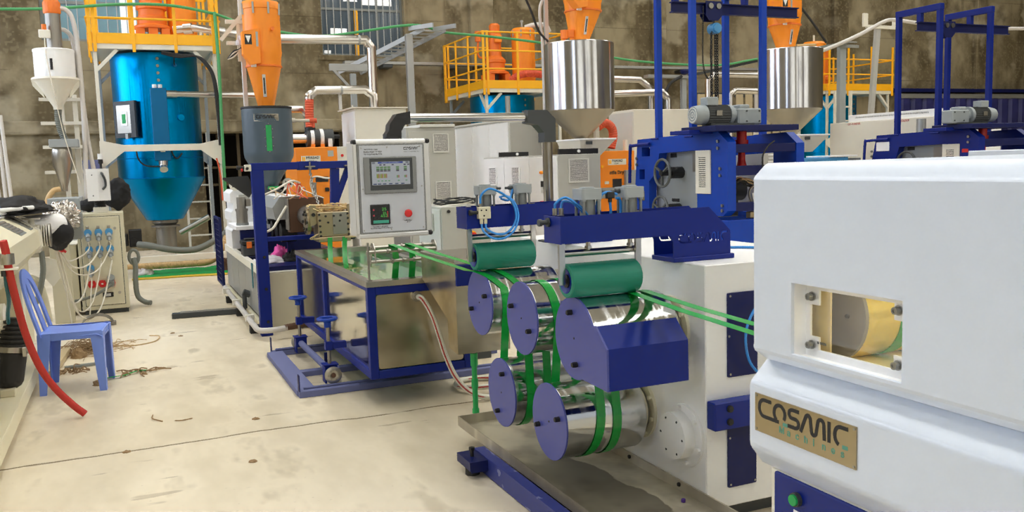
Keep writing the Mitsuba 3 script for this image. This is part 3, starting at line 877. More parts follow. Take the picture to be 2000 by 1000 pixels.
t.p('water', trimesh.Trimesh([[ix0, iy0, .757], [ix1, iy0, .757], [ix1, iy1, .757], [ix0, iy1, .757]], [[0, 1, 2], [0, 2, 3]]), 'pond_water', False, label='still pale green water surface')
t.p('weir_plate', bx(ix0 + .35, ix0 + .354, 6.3, 7.5, .66, .80), 'clear_plastic', False)
t.p('weir_plate', bx(ix0, ix0 + .22, 6.02, 6.024, .60, .80), 'clear_plastic', False)
t.p('hose_spigot', [rev([(.012, -.045), (.024, -.045), (.024, -.02), (.034, -.02), (.034, 0), (.012, 0)], (1.625, TY0 + .014, .680), 'y', 28)], 'steel_satin')

# roller rack standing in the bath
t = Thing('guide_rack', 'steel rack of slim guide rollers standing over the near end of the water bath', 'rack')
t.p('post', [bx(1.330, 1.342, 5.300, 5.312, .795, 1.035, .001), bx(1.322, 1.350, 5.29, 5.322, .795, .803)], 'steel_satin', False)
sp = Polygon([(5.52, .86), (5.50, .96), (5.46, 1.015), (5.41, 1.02), (5.37, .985), (5.35, .90), (5.36, .90), (5.385, .945), (5.42, .955), (5.46, .93), (5.49, .86)])
t.p('side_plate', ext(sp, 'yz', 1.395, 1.400), 'steel_satin', False)
t.p('side_plate', ext(sp, 'yz', 1.800, 1.805), 'steel_satin', False)
rk = [(5.50, .965), (5.415, .992), (5.36, .925)]
for (y, z), (x0, x1) in zip(((5.46, .985), (5.385, .965), (5.37, .905)), ((1.39, 1.83), (1.345, 1.80), (1.37, 1.76))):
    b = t.p('guide_roller', cyl((x0, y, z), (x1, y, z), .0115, 18), 'steel_satin')
    for x in (x0 + .13, x0 + .20, x0 + .27, x0 + .34):
        sub(b, 'collar', cyl((x, y, z), (x + .012, y, z), .018, 18), 'steel_dull')
t.p('clamp', [bx(1.72, 1.76, 5.30, 5.34, .88, .90), bx(1.745, 1.765, 5.285, 5.30, .83, .93)], 'steel_satin', False)

# drain box between bath and roll stand
t = Thing('drain_box', 'steel drain box with a sloped side, fixed to the near end of the water bath', 'box')
pr = [(5.262, .948), (5.255, .790), (4.80, .60), (4.79, .435), (4.640, .420), (4.640, .948)]
t.p('body', ext(pr, 'yz', 1.662, 1.985), 'steel_brushed', False)
t.p('lid', bx(1.652, 2.06, 4.625, 5.262, .948, .962, .001), 'steel_satin', False)
for (x, y) in ((1.83, 4.88), (1.83, 4.78)):
    t.p('lid_handle', [bx(x, x + .006, y, y + .014, .962, .992), bx(x + .0, x + .006, y - .0, y + .014, .986, .992)], 'steel_satin', False)
t.p('flange_strip', [bx(1.985, 1.99, 4.70, 5.26, .5, .9)], 'steel_satin', False)
one('bracket_box', [bx(1.662, 2.058, 4.622, 4.639, .815, .935, .002), bx(1.662, 2.058, 4.60, 4.64, .930, .936)], 'blue', 'blue steel bracket box bridging the drain box and the roll stand', 'bracket')
t = Thing('drain_pipe', 'green plastic drain pipe standing on the floor under the drain box', 'pipe')
t.p('pipe', cyl((1.78, 4.70, .04), (1.78, 4.70, .36), .0155, 20), 'green', )
t.p('coupling', cyl((1.78, 4.70, .33), (1.78, 4.70, .405), .0215, 20), 'green')
t.p('coupling', cyl((1.78, 4.70, .20), (1.78, 4.70, .25), .0195, 20), 'green')
t.p('elbow', [tube([(1.78, 4.70, .07), (1.78, 4.70, .035), (1.80, 4.715, .022), (1.84, 4.73, .02)], .0175, 14), cyl((1.78, 4.70, .05), (1.78, 4.70, .075), .0205, 20)], 'green')
t.p('spigot', cyl((1.78, 4.70, .40), (1.78, 4.70, .422), .011, 14), 'steel_satin')
# braided hose
P = [(1.625, 5.235, .680), (1.635, 5.19, .674), (1.665, 5.17, .620), (1.70, 5.17, .54), (1.735, 5.17, .42), (1.77, 5.16, .29), (1.82, 5.13, .16), (1.90, 5.09, .065), (2.02, 5.08, .022), (2.20, 5.16, .02), (2.30, 5.36, .02), (2.20, 5.56, .02), (2.02, 5.58, .022), (1.93, 5.44, .026), (2.0, 5.28, .04), (2.16, 5.24, .05), (2.28, 5.38, .05)]
hp = smooth_path(P, 10)
h = Thing('braided_hose', 'clear braided hose with a red stripe, looping from the bath to the floor', 'hose')
h.p('hose', sweep(hp, circle(.0175, 14)), 'hose_clear')
h.p('stripe', sweep(hp + np.array([-.0095, -.0125, 0.004]), circle(.0055, 6)), 'red_ink', label='red stripe')
h.p('rib', [sweep(hp[i] + np.array(circle(.0180, 12)) @ np.array([u, v]), circle(.0009, 4), True) for i in range(2, 76, 1) for u, v in [(lambda tt: (np.cross([0, 0, 1.0], tt) / np.linalg.norm(np.cross([0, 0, 1.0], tt)), np.cross(tt, np.cross([0, 0, 1.0], tt) / np.linalg.norm(np.cross([0, 0, 1.0], tt)))))((hp[i + 1] - hp[i]) / np.linalg.norm(hp[i + 1] - hp[i]))]], 'hose_white', kind='stuff')

# rail base with jacks and wheels
t = Thing('rail_base', 'blue floor frame of two rails on which the water bath rolls', 'frame')
t.p('rail', [bx(.945, 2.62, 5.745, 5.80, .0, .042, .002)], 'blue_dusty', False)
t.p('rail', [bx(.975, 2.62, 7.17, 7.225, .0, .042, .002)], 'blue_dusty', False)
t.p('track_rod', cyl((.985, 5.815, .046), (2.60, 5.815, .046), .010, 10), 'blue_dusty')
t.p('track_rod', cyl((1.01, 7.185, .052), (2.60, 7.185, .052), .010, 10), 'blue_dusty')
t.p('side_rail', bx(.940, 1.065, 5.80, 7.17, .0, .040, .002), 'blue_dusty', False)
t.p('cross_rail', bx(1.065, 2.6, 6.34, 6.42, .0, .038, .002), 'blue_dusty', False)
for (x, y) in ((.945, 5.75), (.978, 7.19)):
    t.p('end_stop', bx(x, x + .006, y, y + .05, .04, .150), 'blue_dark', False)
t.p('stay', bx(1.245, 1.265, 6.38, 6.40, .038, .15), 'blue_dark', False)
t = Thing('jack_axle', 'blue axle tube with flanged wheels and two screw jacks beside the water bath', 'axle')
t.p('axle_tube', cyl((1.190, 5.90, .115), (1.190, 7.10, .115), .024, 24), 'blue_dusty')
for y, s in ((5.835, -1), (7.14, 1)):
    wkey = t.p('wheel', rev([(.012, -.010), (.024, -.014), (.042, -.014), (.058, -.008), (.058, .004), (.050, .006), (.050, .030), (.012, .030)], (1.190, y, .108), 'y', 36), 'steel_satin')
    sub(wkey, 'hub', cyl((1.190, y - .016, .108), (1.190, y + .03, .108), .016, 16), 'rust')
    for k in range(6):
        a = k * math.pi / 3
        sub(wkey, 'bolt', bolt((1.190 + .034 * math.cos(a), y - .014, .108 + .034 * math.sin(a)), '-y', .005, .004), 'steel_dull')
for y in (5.94, 7.06):
    j = t.p('jack_block', [bx(1.148, 1.235, y - .045, y + .045, .085, .160, .003), bx(1.140, 1.243, y - .05, y + .05, .160, .168, .001), bx(1.148, 1.158, y - .045, y + .045, .04, .09)], 'blue', False)
    sub(j, 'screw', cyl((1.190, y, .165), (1.190, y, .44), .0125, 16), 'steel_dull')
    sub(j, 'nut_bracket', [bx(1.165, 1.31, y - .02, y + .02, .27, .315, .002), bx(1.165, 1.215, y - .026, y + .026, .262, .322, .002)], 'blue', False)
    hw = sub(j, 'handwheel', [sweep(np.c_[1.190 + .062 * np.cos(np.arange(28) * 2 * np.pi / 28), y + .062 * np.sin(np.arange(28) * 2 * np.pi / 28), np.full(28, .478)], circle(.0105, 8), True)] + [bar((1.190, y, .462), (1.190 + .06 * math.cos(a), y + .06 * math.sin(a), .476), .012, .008) for a in (0.3, 2.4, 4.5)] + [rev([(0, .42), (.024, .42), (.024, .455), (.036, .462), (.036, .468), (0, .470)], (1.190, y, 0), 'z', 24)], 'blue_bright')

# straps: die -> bath -> rack -> rolls -> on to the housing
def wrap(c, r, a0, a1, n=16):
    return [(c[0] + r * math.cos(math.radians(a)), c[1] + r * math.sin(math.radians(a))) for a in np.linspace(a0, a1, n)]


RS = RR + .0005
yz = [(7.60, .90), (7.58, .80), (7.52, .68), (7.40, .63), (5.75, .63), (5.50, .65)]
yz += [(5.372, .890)] + [(5.378, .985), (5.40, .985)] + [(5.47, 1.001), (5.30, .998), (4.90, .985)]
n0 = len(yz)
yz += wrap(rolls[0], RS, 88, 205, 20)       # over roll 1, down its near side
yz += wrap(rolls[3], RS, 25, -205, 26)      # under roll 4
yz += wrap(rolls[1], RS, -25, 205, 26) if False else wrap(rolls[1], RS, 335, 205, 4)[:0] + wrap(rolls[1], RS, 30, 205, 22)
yz += wrap(rolls[4], RS, 25, -205, 26)
yz += wrap(rolls[2], RS, 335 - 360, 90, 18)
yz += [(2.6, .9585), (1.90, .9585)]
yz = np.array(yz)
S = np.r_[0, np.cumsum(np.linalg.norm(np.diff(yz, axis=0), axis=1))]


def strap(xs, label):
    x = np.interp(np.arange(len(yz)), [0, n0 - 6, n0 - 1, n0 + 10, n0 + 40, n0 + 80, n0 + 100, len(yz) - 3, len(yz) - 1], xs)
    hw = .0205
    v, f = [], []
    for k, (y, z) in enumerate(yz):
        v += [(x[k] - hw, y, z), (x[k] + hw, y, z)]
    for k in range(len(yz) - 1):
        f += [[2 * k, 2 * k + 1, 2 * k + 3], [2 * k, 2 * k + 3, 2 * k + 2]]
    m = trimesh.Trimesh(v, f, process=False)
    m2 = trimesh.Trimesh(np.array(v) + 0, np.array(f)[:, ::-1], process=False)
    nrm = m.vertex_normals
    m2.vertices = np.array(v) + nrm * .0008
    one('strap', cat_mesh([m, m2]), 'strap_green', label, 'strap', 'green plastic straps on the draw rolls', 60)


strap([1.585, 1.53, 1.53, 1.675, 1.68, 1.715, 1.80, 1.86, 1.70], 'bright green plastic strap on the outer side, nearer the blue end discs')
strap([1.715, 1.64, 1.64, 1.765, 1.77, 1.82, 1.86, 1.925, 1.79], 'bright green plastic strap on the inner side, nearer the white cabinet')
# ------------------------------------------------------------------ operator panel on its swing arm
t = Thing('operator_panel', 'grey operator panel with touch screen and red stop button, hung over the water bath', 'control panel')
PX0, PX1, PZ0, PZ1, PY = .988, 1.345, 1.160, 1.628, 4.13
t.p('enclosure', bx(PX0 + .004, PX1 + .022, PY + .010, PY + .14, PZ0 + .006, PZ1 - .006, .006), 'frame_alu')
t.p('frame_side', bx(PX0, PX0 + .020, PY - .004, PY + .05, PZ0 + .018, PZ1 - .018, .004), 'frame_alu')
t.p('frame_side', bx(PX1 - .008, PX1 + .024, PY - .002, PY + .05, PZ0 + .018, PZ1 - .018, .004), 'frame_alu')
t.p('frame_rail', bx(PX0 + .010, PX1 + .006, PY - .008, PY + .05, PZ1 - .022, PZ1 + .002, .008), 'white')
t.p('frame_rail', bx(PX0 + .010, PX1 + .006, PY - .006, PY + .05, PZ0 - .004, PZ0 + .020, .006), 'frame_alu')
for (x, z) in ((PX0, PZ1 - .022), (PX1 + .004, PZ1 - .022), (PX1 + .004, PZ0 - .002)):
    t.p('corner_cap', bx(x, x + .020, PY - .009, PY + .04, z, z + .022, .006), 'black')
fp = t.p('face_plate', bx(PX0 + .030, PX1 - .012, PY - .003, PY + .006, PZ0 + .026, PZ1 - .028, .001), 'panel_grey')
t.p('gasket', ext(sbox(PX0 + .022, PZ0 + .020, PX1 - .006, PZ1 - .022).difference(sbox(PX0 + .028, PZ0 + .026, PX1 - .012, PZ1 - .028)), 'xz', PY - .002, PY + .004), 'cabinet_edge', False)
for (x, z) in ((1.028, 1.588), (1.155, 1.590), (1.318, 1.592), (1.028, 1.394), (1.322, 1.400), (1.026, 1.196), (1.160, 1.196), (1.322, 1.198)):
    sub(fp, 'screw', cyl((x, PY - .003, z), (x, PY - .005, z), .0032, 10), 'steel_dull')
FY = PY - .003
for s, x, z, h in (('CM 2000 : 0 : 1200', 1.040, 1.578, .0060), ('Machine Model : CP 5000', 1.040, 1.567, .0062), ('PET Strap Production Line', 1.041, 1.556, .0062)):
    sub(fp, 'lettering', text(s, h, '-y', (x, FY, z), True, .0006, width=.088 if h > .006 else .068), 'ink')
dk, tl = logo(.078)
sub(fp, 'emblem', flat(dk, '-y', (1.237, FY, 1.577), .0006), 'ink')
sub(fp, 'lettering', text('STRAPPING MACHINERY MFG', .004, '-y', (1.237, FY, 1.565), False, .0005, width=.078), 'ink_soft')
# touch screen
s_ = t.p('touch_screen', bx(1.036, 1.296, PY - .012, PY + .002, 1.370, 1.545, .003), 'cabinet_edge')
sub(s_, 'glass', bx(1.064, 1.276, PY - .0125, PY - .0115, 1.386, 1.538), 'charcoal', False)
E_ = PY - .0136


FIELDS = [((1.073, 1.262, 1.411, 1.522), (.80, .85, .88))]


def scr(x0, x1, z0, z1, c, g):
    FIELDS.append(((x0, x1, z0, z1), g))


scr(1.105, 1.228, 1.513, 1.521, 'blue', (.03, .09, .55))
for x in (1.076, 1.242):
    scr(x, x + .015, 1.512, 1.521, 'grey_paint', (.35, .38, .42))
for i, x in enumerate((1.096, 1.114, 1.132, 1.150, 1.193, 1.232)):
    scr(x, x + .015, 1.490, 1.499, 'green', (.28, .5, .22))
    scr(x, x + .015, 1.481, 1.488, 'green', (.12, .3, .1))
    scr(x, x + .015, 1.475, 1.480, 'purple', (.12, .08, .14))
for i, x in enumerate((1.112, 1.131, 1.172, 1.232, 1.25)):
    scr(x, x + .010, 1.504, 1.509, 'ink', (.05, .04, .12))
for x in (1.096, 1.114, 1.132):
    for j, g in enumerate(((.45, .6, .1), (.6, .5, .12), (.65, .35, .2))):
        scr(x + j * .0052, x + j * .0052 + .005, 1.444, 1.464, 'yellow', g)
for x in (1.195, 1.233):
    for j, g in enumerate(((.3, .6, .2), (.7, .3, .25))):
        scr(x + j * .007, x + j * .007 + .0065, 1.444, 1.456, 'yellow', g)
for x in (1.100, 1.118, 1.136, 1.152, 1.200, 1.238):
    scr(x, x + .009, 1.428, 1.433, 'green', (.25, .6, .3))
for x in (1.078, 1.100, 1.125, 1.155, 1.185, 1.215):
    scr(x, x + .017, 1.413, 1.418, 'blue', (.1, .14, .28))
def lit_mesh(fields, words, y):
    """flat glowing screen: coloured rectangles and lettering as one mesh facing -y, colour per vertex"""
    V, F, C = [], [], []
    for i, ((x0, x1, z0, z1), g) in enumerate(fields):
        yy = y - .0002 * (i > 0)
        n = len(V)
        V += [(x0, yy, z0), (x1, yy, z0), (x1, yy, z1), (x0, yy, z1)]
        F += [(n, n + 1, n + 2), (n, n + 2, n + 3)]
        C += [g] * 4
    for s, h, x, z, wd, g in words:
        m = text(s, h, '-y', (x, y - .0003, z), True, .0004, width=wd)
        keep = m.face_normals[:, 1] < -.9
        n = len(V)
        V += m.vertices.tolist()
        F += (m.faces[keep] + n).tolist()
        C += [g] * len(m.vertices)
    return np.array(V), np.array(F), np.array(C)


def put_lit(parent, part, fields, words, y):
    V, F, C = lit_mesh(fields, words, y)
    k = name(parent + '__' + part)
    scene[k] = mikit.ply(trimesh.Trimesh(V, F, process=False), bsdf='look_ink', smooth=False, color=C)
    scene[k]['emitter'] = {'type': 'area', 'radiance': {'type': 'mesh_attribute', 'name': 'vertex_color'}}


put_lit(s_, 'display', FIELDS, [('TEMPERATURE OVERVIEW 1', .0042, 1.120, 1.515, .09, (.9, .95, 1.0))], PY - .0130)
# temperature controller
c_ = t.p('pressure_controller', [bx(1.060, 1.155, PY - .012, PY + .002, 1.222, 1.318, .003)], 'black')
sub(c_, 'keypad', bx(1.070, 1.147, PY - .0128, PY - .0118, 1.228, 1.243), 'teal_label', False)
RD = (1.0, .08, .12)
put_lit(c_, 'readout', [((1.070, 1.078, z - .004, z + .004), RD) for z in (1.293, 1.266)] + [((1.139, 1.145, 1.256 + i * .006, 1.261 + i * .006), (.9, .06, .05)) for i in range(5)],
        [(w_, h_, x_, z_, None, (.18, 1.0, .12)) for w_, h_, x_, z_ in (('25', .0135, 1.113, 1.289), ('25', .0105, 1.117, 1.272), ('452', .0135, 1.106, 1.257))], PY - .0124)
sub(fp, 'lettering', text('E.L.S. MELT PRESSURE', .0048, '-y', (1.107, FY, 1.209), True, .0006, center=True, width=.07), 'ink')
sub(fp, 'lettering', text('MICROPROCESSOR CONTROLLER', .0048, '-y', (1.112, FY, 1.2015), True, .0006, center=True, width=.108), 'ink')
e_ = t.p('stop_button', [cyl((1.243, PY - .003, 1.270), (1.243, PY - .022, 1.270), .011, 24), rev([(0, -.030), (.014, -.029), (.019, -.024), (.019, -.020), (.014, -.018), (0, -.018)], (1.243, PY, 1.270), 'y', 32)], 'red')
sub(fp, 'lettering', text('EMERGENCY', .0048, '-y', (1.248, FY, 1.233), True, .0006, center=True, width=.040), 'ink')
sub(fp, 'lettering', text('STOP', .0048, '-y', (1.248, FY, 1.2255), True, .0006, center=True), 'ink')
# swing arm
t = Thing('swing_arm', 'chrome tube arm with black elbows carrying the operator panel', 'arm')
t.p('arm_tube', cyl((1.26, 4.20, 1.732), (1.95, 4.20, 1.732), .0225, 28), 'chrome_rod')
t.p('post_tube', cyl((2.045, 4.20, 1.075), (2.045, 4.20, 1.62), .026, 28), 'chrome_rod')
el = Polygon([(1.168, 1.640), (1.168, 1.655), (1.180, 1.668), (1.185, 1.700), (1.222, 1.750), (1.290, 1.762), (1.290, 1.702), (1.262, 1.698), (1.243, 1.668), (1.243, 1.640)])
t.p('panel_elbow', [ext(el, 'xz', 4.165, 4.235), cyl((1.205, 4.20, 1.628), (1.205, 4.20, 1.645), .045, 28)], 'black')
el = Polygon([(1.920, 1.700), (1.920, 1.766), (2.03, 1.766), (2.078, 1.720), (2.078, 1.600), (2.012, 1.600), (2.012, 1.650), (1.975, 1.690)])
t.p('post_elbow', ext(el, 'xz', 4.162, 4.238), 'charcoal')
t.p('post_foot', [cyl((2.11, 4.20, 1.072), (2.11, 4.20, 1.078), .05, 24)] if False else [bx(2.0, 2.10, 4.15, 4.25, 1.074, 1.084, .002)], 'charcoal')

# ------------------------------------------------------------------ extruder behind the water bath
t = Thing('die_gantry', 'dark blue steel gantry with hanging chains at the extruder end of the water bath', 'gantry')
t.p('post', bx(1.025, 1.128, 8.10, 8.20, 0, 1.50, .004), 'blue', False)
for z in (.13, .43, .72):
    t.p('bolt', bolt((1.09, 8.10, z), '-y', .014, .012), 'black')
t.p('beam', bx(1.025, 1.945, 8.10, 8.20, 1.495, 1.562, .004), 'blue', False)
t.p('beam_sleeve', [bx(1.44, 1.61, 8.094, 8.206, 1.488, 1.566, .002)], 'blue', False)
t.p('cross_bar', bx(1.128, 1.57, 8.12, 8.18, .855, .895, .003), 'blue', False)
t.p('brace', [bar((1.775, 8.15, 1.495), (1.755, 8.15, 1.12), .075, .06), bar((1.90, 8.15, 1.495), (1.775, 8.15, 1.20), .045, .05)], 'blue', False)
for x in (1.535, 1.895):
    h = t.p('chain_hook', [cyl((x, 8.075, 1.44), (x, 8.075, 1.56), .008, 10), bx(x - .045, x + .045, 8.055, 8.10, 1.512, 1.524), cyl((x, 8.075, 1.495), (x, 8.075, 1.512), .018, 6)], 'steel_dull')
    t.p('chain', chain([(x, 8.075, 1.46), (x + .012, 8.00, 1.30), (x + .02, 7.80, 1.13)], .036, .0042), 'steel_satin', kind='stuff')
v = t.p('valve', [bx(.965, 1.022, 8.08, 8.14, 1.49, 1.55, .004)], 'ivory')
sub(v, 'knob', [cyl((.965, 8.11, 1.525), (.925, 8.11, 1.525), .012, 12), cyl((.925, 8.11, 1.525), (.90, 8.11, 1.525), .019, 14)], 'black')
sub(v, 'valve_port', cyl((.985, 8.08, 1.515), (.985, 8.068, 1.515), .013, 14), 'black')
sub(v, 'collar', cyl((.95, 8.11, 1.505), (.935, 8.11, 1.505), .015, 12), 'red')

t = Thing('extruder', 'white and galvanised extruder with covered barrel and hanging wires behind the blue gantry', 'extruder')
t.p('base_front', bx(1.09, 2.25, 8.30, 8.34, .03, .545, .003), 'cream', False)
for i in range(5):
    y = 8.34 + i * .62
    t.p('base_panel', bx(1.085, 1.095, y + .006, y + .614, .10, .520, .002), 'galvanised', False)
t.p('base_rail', [bx(1.07, 1.12, 8.30, 11.46, .520, .600, .004), bx(1.12, 2.25, 8.30, 8.36, .545, .56, .003)], 'ivory', False)
t.p('base_rail', bx(1.05, 1.10, 8.25, 11.46, .02, .08, .004), 'cream', False)
t.p('base_body', bx(1.10, 2.25, 8.35, 11.40, .05, .53), 'charcoal', False)
t.p('deck_tray', [bx(1.13, 2.2, 8.36, 10.5, .555, .565), bx(1.13, 2.2, 8.36, 8.38, .555, .60)], 'blue_dark', False)
t.p('rear_shield', bx(1.09, 1.95, 9.86, 9.90, .60, .86, .003), 'blue_dark', False)
t.p('motor_shelf', bx(1.045, 1.48, 9.84, 10.62, .86, .905, .004), 'white', False)
gp = Polygon([(1.08, .60), (1.08, .80), (1.105, .83), (1.105, .90), (1.085, .92), (1.085, 1.02), (1.115, 1.05), (1.115, 1.12), (1.085, 1.14), (1.085, 1.24), (1.13, 1.28), (1.55, 1.28), (1.62, 1.18), (1.62, .60)])
t.p('gearbox', ext(gp, 'xz', 10.62, 11.35), 'white')
t.p('gearbox_cover', [bx(1.18, 1.30, 10.61, 10.62, 1.13, 1.22, .002)], 'cabinet_mid', False)
for x in (1.14, 1.74):
    t.p('round_badge', [cyl((x, 10.55, 1.335), (x, 10.58, 1.335), .062, 28)], 'ivory')
    put(t.key + '__badge_letters', text('L&T', .045, '-y', (x - .035, 10.549, 1.315), True), 'ink')
sv = t.p('feed_motor', [cyl((1.135, 10.0, .93), (1.135, 10.0, 1.06), .060, 24), cyl((1.135, 10.0, 1.06), (1.135, 10.0, 1.085), .068, 24), cyl((1.135, 10.0, 1.085), (1.135, 10.0, 1.21), .048, 20), bx(1.18, 1.23, 9.96, 10.04, 1.11, 1.19, .004)], 'steel_dull')
sub(sv, 'flange', cyl((1.135, 10.0, .905), (1.135, 10.0, .93), .066, 24), 'grey_steel')
cv = Polygon([(1.335, 1.00), (1.31, 1.12), (1.385, 1.225), (1.60, 1.225), (1.67, 1.12), (1.64, 1.00)])
t.p('barrel_cover', ext(cv, 'xz', 8.95, 10.5), 'galvanised', False)
t.p('cover_top', bx(1.39, 1.60, 8.93, 10.5, 1.225, 1.231), 'white', False)
for i in range(5):
    put(t.key + '__cover_lettering', place2d(meshkit.text_mesh('COSMIC', .026, .001, True), '+z', (1.41, 9.0 + i * .3, 1.231)), 'ink')
t.p('barrel_head', [bx(1.445, 1.79, 8.80, 8.95, .875, 1.215, .006)], 'rust', False)
t.p('head_plate', bx(1.43, 1.445, 8.79, 8.95, .90, 1.21, .003), 'steel_dull', False)
for i in range(4):
    t.p('cooling_fan', [cyl((1.40, 9.1 + i * .3, .86), (1.55, 9.1 + i * .3, .86), .095, 20)], 'black')
t.p('barrel_leg', bx(1.48, 1.54, 9.2, 9.26, .565, .98), 'blue_dark', False)
wires = []
for i in range(7):
    y = 8.9 + rng.random() * .9
    x = 1.40 + rng.random() * .3
    pts = [(x, y, 1.23), (x + rng.uniform(-.08, .08), y - .05, 1.30 + rng.random() * .09), (x + rng.uniform(-.1, .1), y - .2, 1.27 + rng.random() * .08), (x + rng.uniform(-.15, .15), y - .35, 1.21)]
    t.p('wire', tube(pts, .0055, 6, 6), ('cable_white', 'straw_light', 'orange_red')[i % 3])
t.p('wire', tube([(1.13, 8.6, 1.24), (1.30, 8.7, 1.30), (1.50, 8.9, 1.38), (1.60, 9.0, 1.36)], .011, 8), 'cable_white')
t.p('wire', tube([(1.42, 8.78, 1.14), (1.33, 8.72, 1.02), (1.25, 8.6, .94), (1.15, 8.5, .91)], .013, 8), 'cable_white')
t.p('wire', tube([(1.88, 8.5, 1.42), (1.80, 8.6, 1.40), (1.70, 8.7, 1.42), (1.67, 8.8, 1.36), (1.70, 8.8, 1.22)], .009, 8), 'cable_white')
for i in range(2):
    t.p('junction_stub', [cyl((1.60 + i * .16, 9.1, 1.22), (1.60 + i * .16, 9.1, 1.34), .025, 12), cyl((1.60 + i * .16, 9.1, 1.34), (1.60 + i * .16, 9.1, 1.355), .03, 6)], 'orange_red' if i == 0 else 'steel_dull')
t.p('floor_pipe', tube([(1.0, 11.0, .11), (.985, 10, .11), (.975, 9, .11), (.965, 8.1, .11), (.99, 7.93, .09), (1.12, 7.88, .09), (1.22, 7.88, .10)], .026, 12), 'hose_white')
t.p('floor_pipe', cyl((1.20, 7.88, .10), (1.46, 7.95, .115), .028, 14), 'rust')
for y in (8.3, 9.4, 10.4):
    t.p('foot', bx(.955, 1.05, y, y + .09, 0, .07), 'rubber', False)
    t.p('pipe_clip', bx(.94, 1.02, y + .2, y + .26, .08, .145, .004), 'ivory', False)
t.p('drain_port', [cyl((1.085, 9.3, .23), (1.02, 9.3, .26), .035, 16), cyl((1.03, 9.3, .09), (1.03, 9.3, .24), .022, 12)], 'charcoal')

# die head above the water
t = Thing('extrusion_die', 'steel die block with bolt holes hanging on chains over the water bath', 'die')
t.p('block', [bx(1.492, 1.766, 7.62, 7.84, .905, 1.120, .006)], 'die_steel', False)
t.p('lip', [bx(1.490, 1.768, 7.60, 7.84, .862, .905, .004)], 'die_steel', False)
t.p('groove_plate', bx(1.62, 1.745, 7.614, 7.62, .925, 1.115, .001), 'steel_dull', False)
t.p('bolt_hole', [cyl((x, 7.622, z), (x, 7.6125, z), .0095, 12) for x, z in ((1.505, 1.10), (1.508, 1.05), (1.508, 1.0), (1.51, .95), (1.512, .915), (1.75, 1.10), (1.752, 1.06), (1.752, 1.01), (1.754, .96), (1.756, .92), (1.56, 1.085), (1.58, 1.03), (1.63, 1.085), (1.69, 1.088), (1.63, 1.0), (1.68, 1.04))], 'black', kind='stuff')
f_ = t.p('flange', [rev([(.03, 0), (.115, 0), (.115, .03), (.03, .03)], (1.418, 7.80, 1.035), 'x', 40)], 'die_steel')
for k in range(8):
    a = k * math.pi / 4
    sub(f_, 'bolt', bolt((1.418, 7.80 + .088 * math.cos(a), 1.035 + .088 * math.sin(a)), '-x', .013, .012), 'black')
for x in (1.435, 1.765):
    lug = t.p('lifting_lug', [ext(Polygon([(x, 1.00), (x - .005, 1.16), (x + .01, 1.18), (x + .05, 1.18), (x + .06, 1.16), (x + .055, 1.02)]), 'xz', 7.66, 7.70)], 'die_steel', False)
    sub(lug, 'pin', cyl((x + .028, 7.655, 1.10), (x + .028, 7.66 - .008, 1.10), .016, 14), 'black')
t.p('feed_pipe', cyl((1.62, 7.84, 1.03), (1.62, 8.80, 1.04), .10, 28), 'steel_dull')
for i in range(26):
    x0 = 1.50 + rng.random() * .24
    P = [(x0, 7.64 + rng.random() * .18, 1.12)]
    for j in range(3):
        P.append((x0 + rng.uniform(-.12, .12), 7.64 + rng.random() * .2, 1.13 + rng.random() * .06))
    t.p('wire', tube(P, .005, 6, 5), ('straw_light', 'beige_plate', 'hose_tan')[i % 3])
for i in range(6):
    s = 1 if i % 2 else -1
    x0 = 1.63 + s * .145
    t.p('wire', tube([(x0, 7.60, .935), (x0 + s * .03, 7.585, .92 + .01 * i / 6), (x0 + s * (.03 + .01 * i), 7.60, .895), (x0 - s * .06, 7.592, .89 + .003 * i)], .0045, 6, 6), 'straw_light')
t.p('connector', cyl((1.80, 7.66, .895), (1.80, 7.66, .87), .022, 14), 'charcoal')

# toolbox, cloths
t = Thing('toolbox', 'black toolbox with an orange latch standing on the extruder deck', 'toolbox')
t.p('body', bx(1.075, 1.315, 9.55, 9.75, .601, .715, .010), 'charcoal')
t.p('lid', [bx(1.065, 1.325, 9.54, 9.76, .718, .765, .010), bx(1.10, 1.29, 9.60, 9.70, .765, .785, .006)], 'black')
t.p('latch', bx(1.11, 1.165, 9.532, 9.545, .685, .755, .004), 'orange_deep')
t.p('label', bx(1.20, 1.26, 9.548, 9.55, .63, .66), 'red', False)


def heap(c, r, h, seed, n=20, squash=(1, 1)):
    """crumpled cloth heap standing on z = c[2]"""
    g = trimesh.creation.icosphere(3, 1.0)
    v = g.vertices.copy()
    d = meshkit.fbm(v * 2.3 + seed * 7.1, 4, seed)
    rr = 0.62 + 0.75 * d
    v = v * rr[:, None]
    v[:, 2] = np.maximum(v[:, 2], 0) * h * (0.6 + .8 * meshkit.noise(v * 6, seed))
    v[:, 0] *= r * squash[0]
    v[:, 1] *= r * squash[1]
    return trimesh.Trimesh(v + np.array(c), g.faces, process=False)


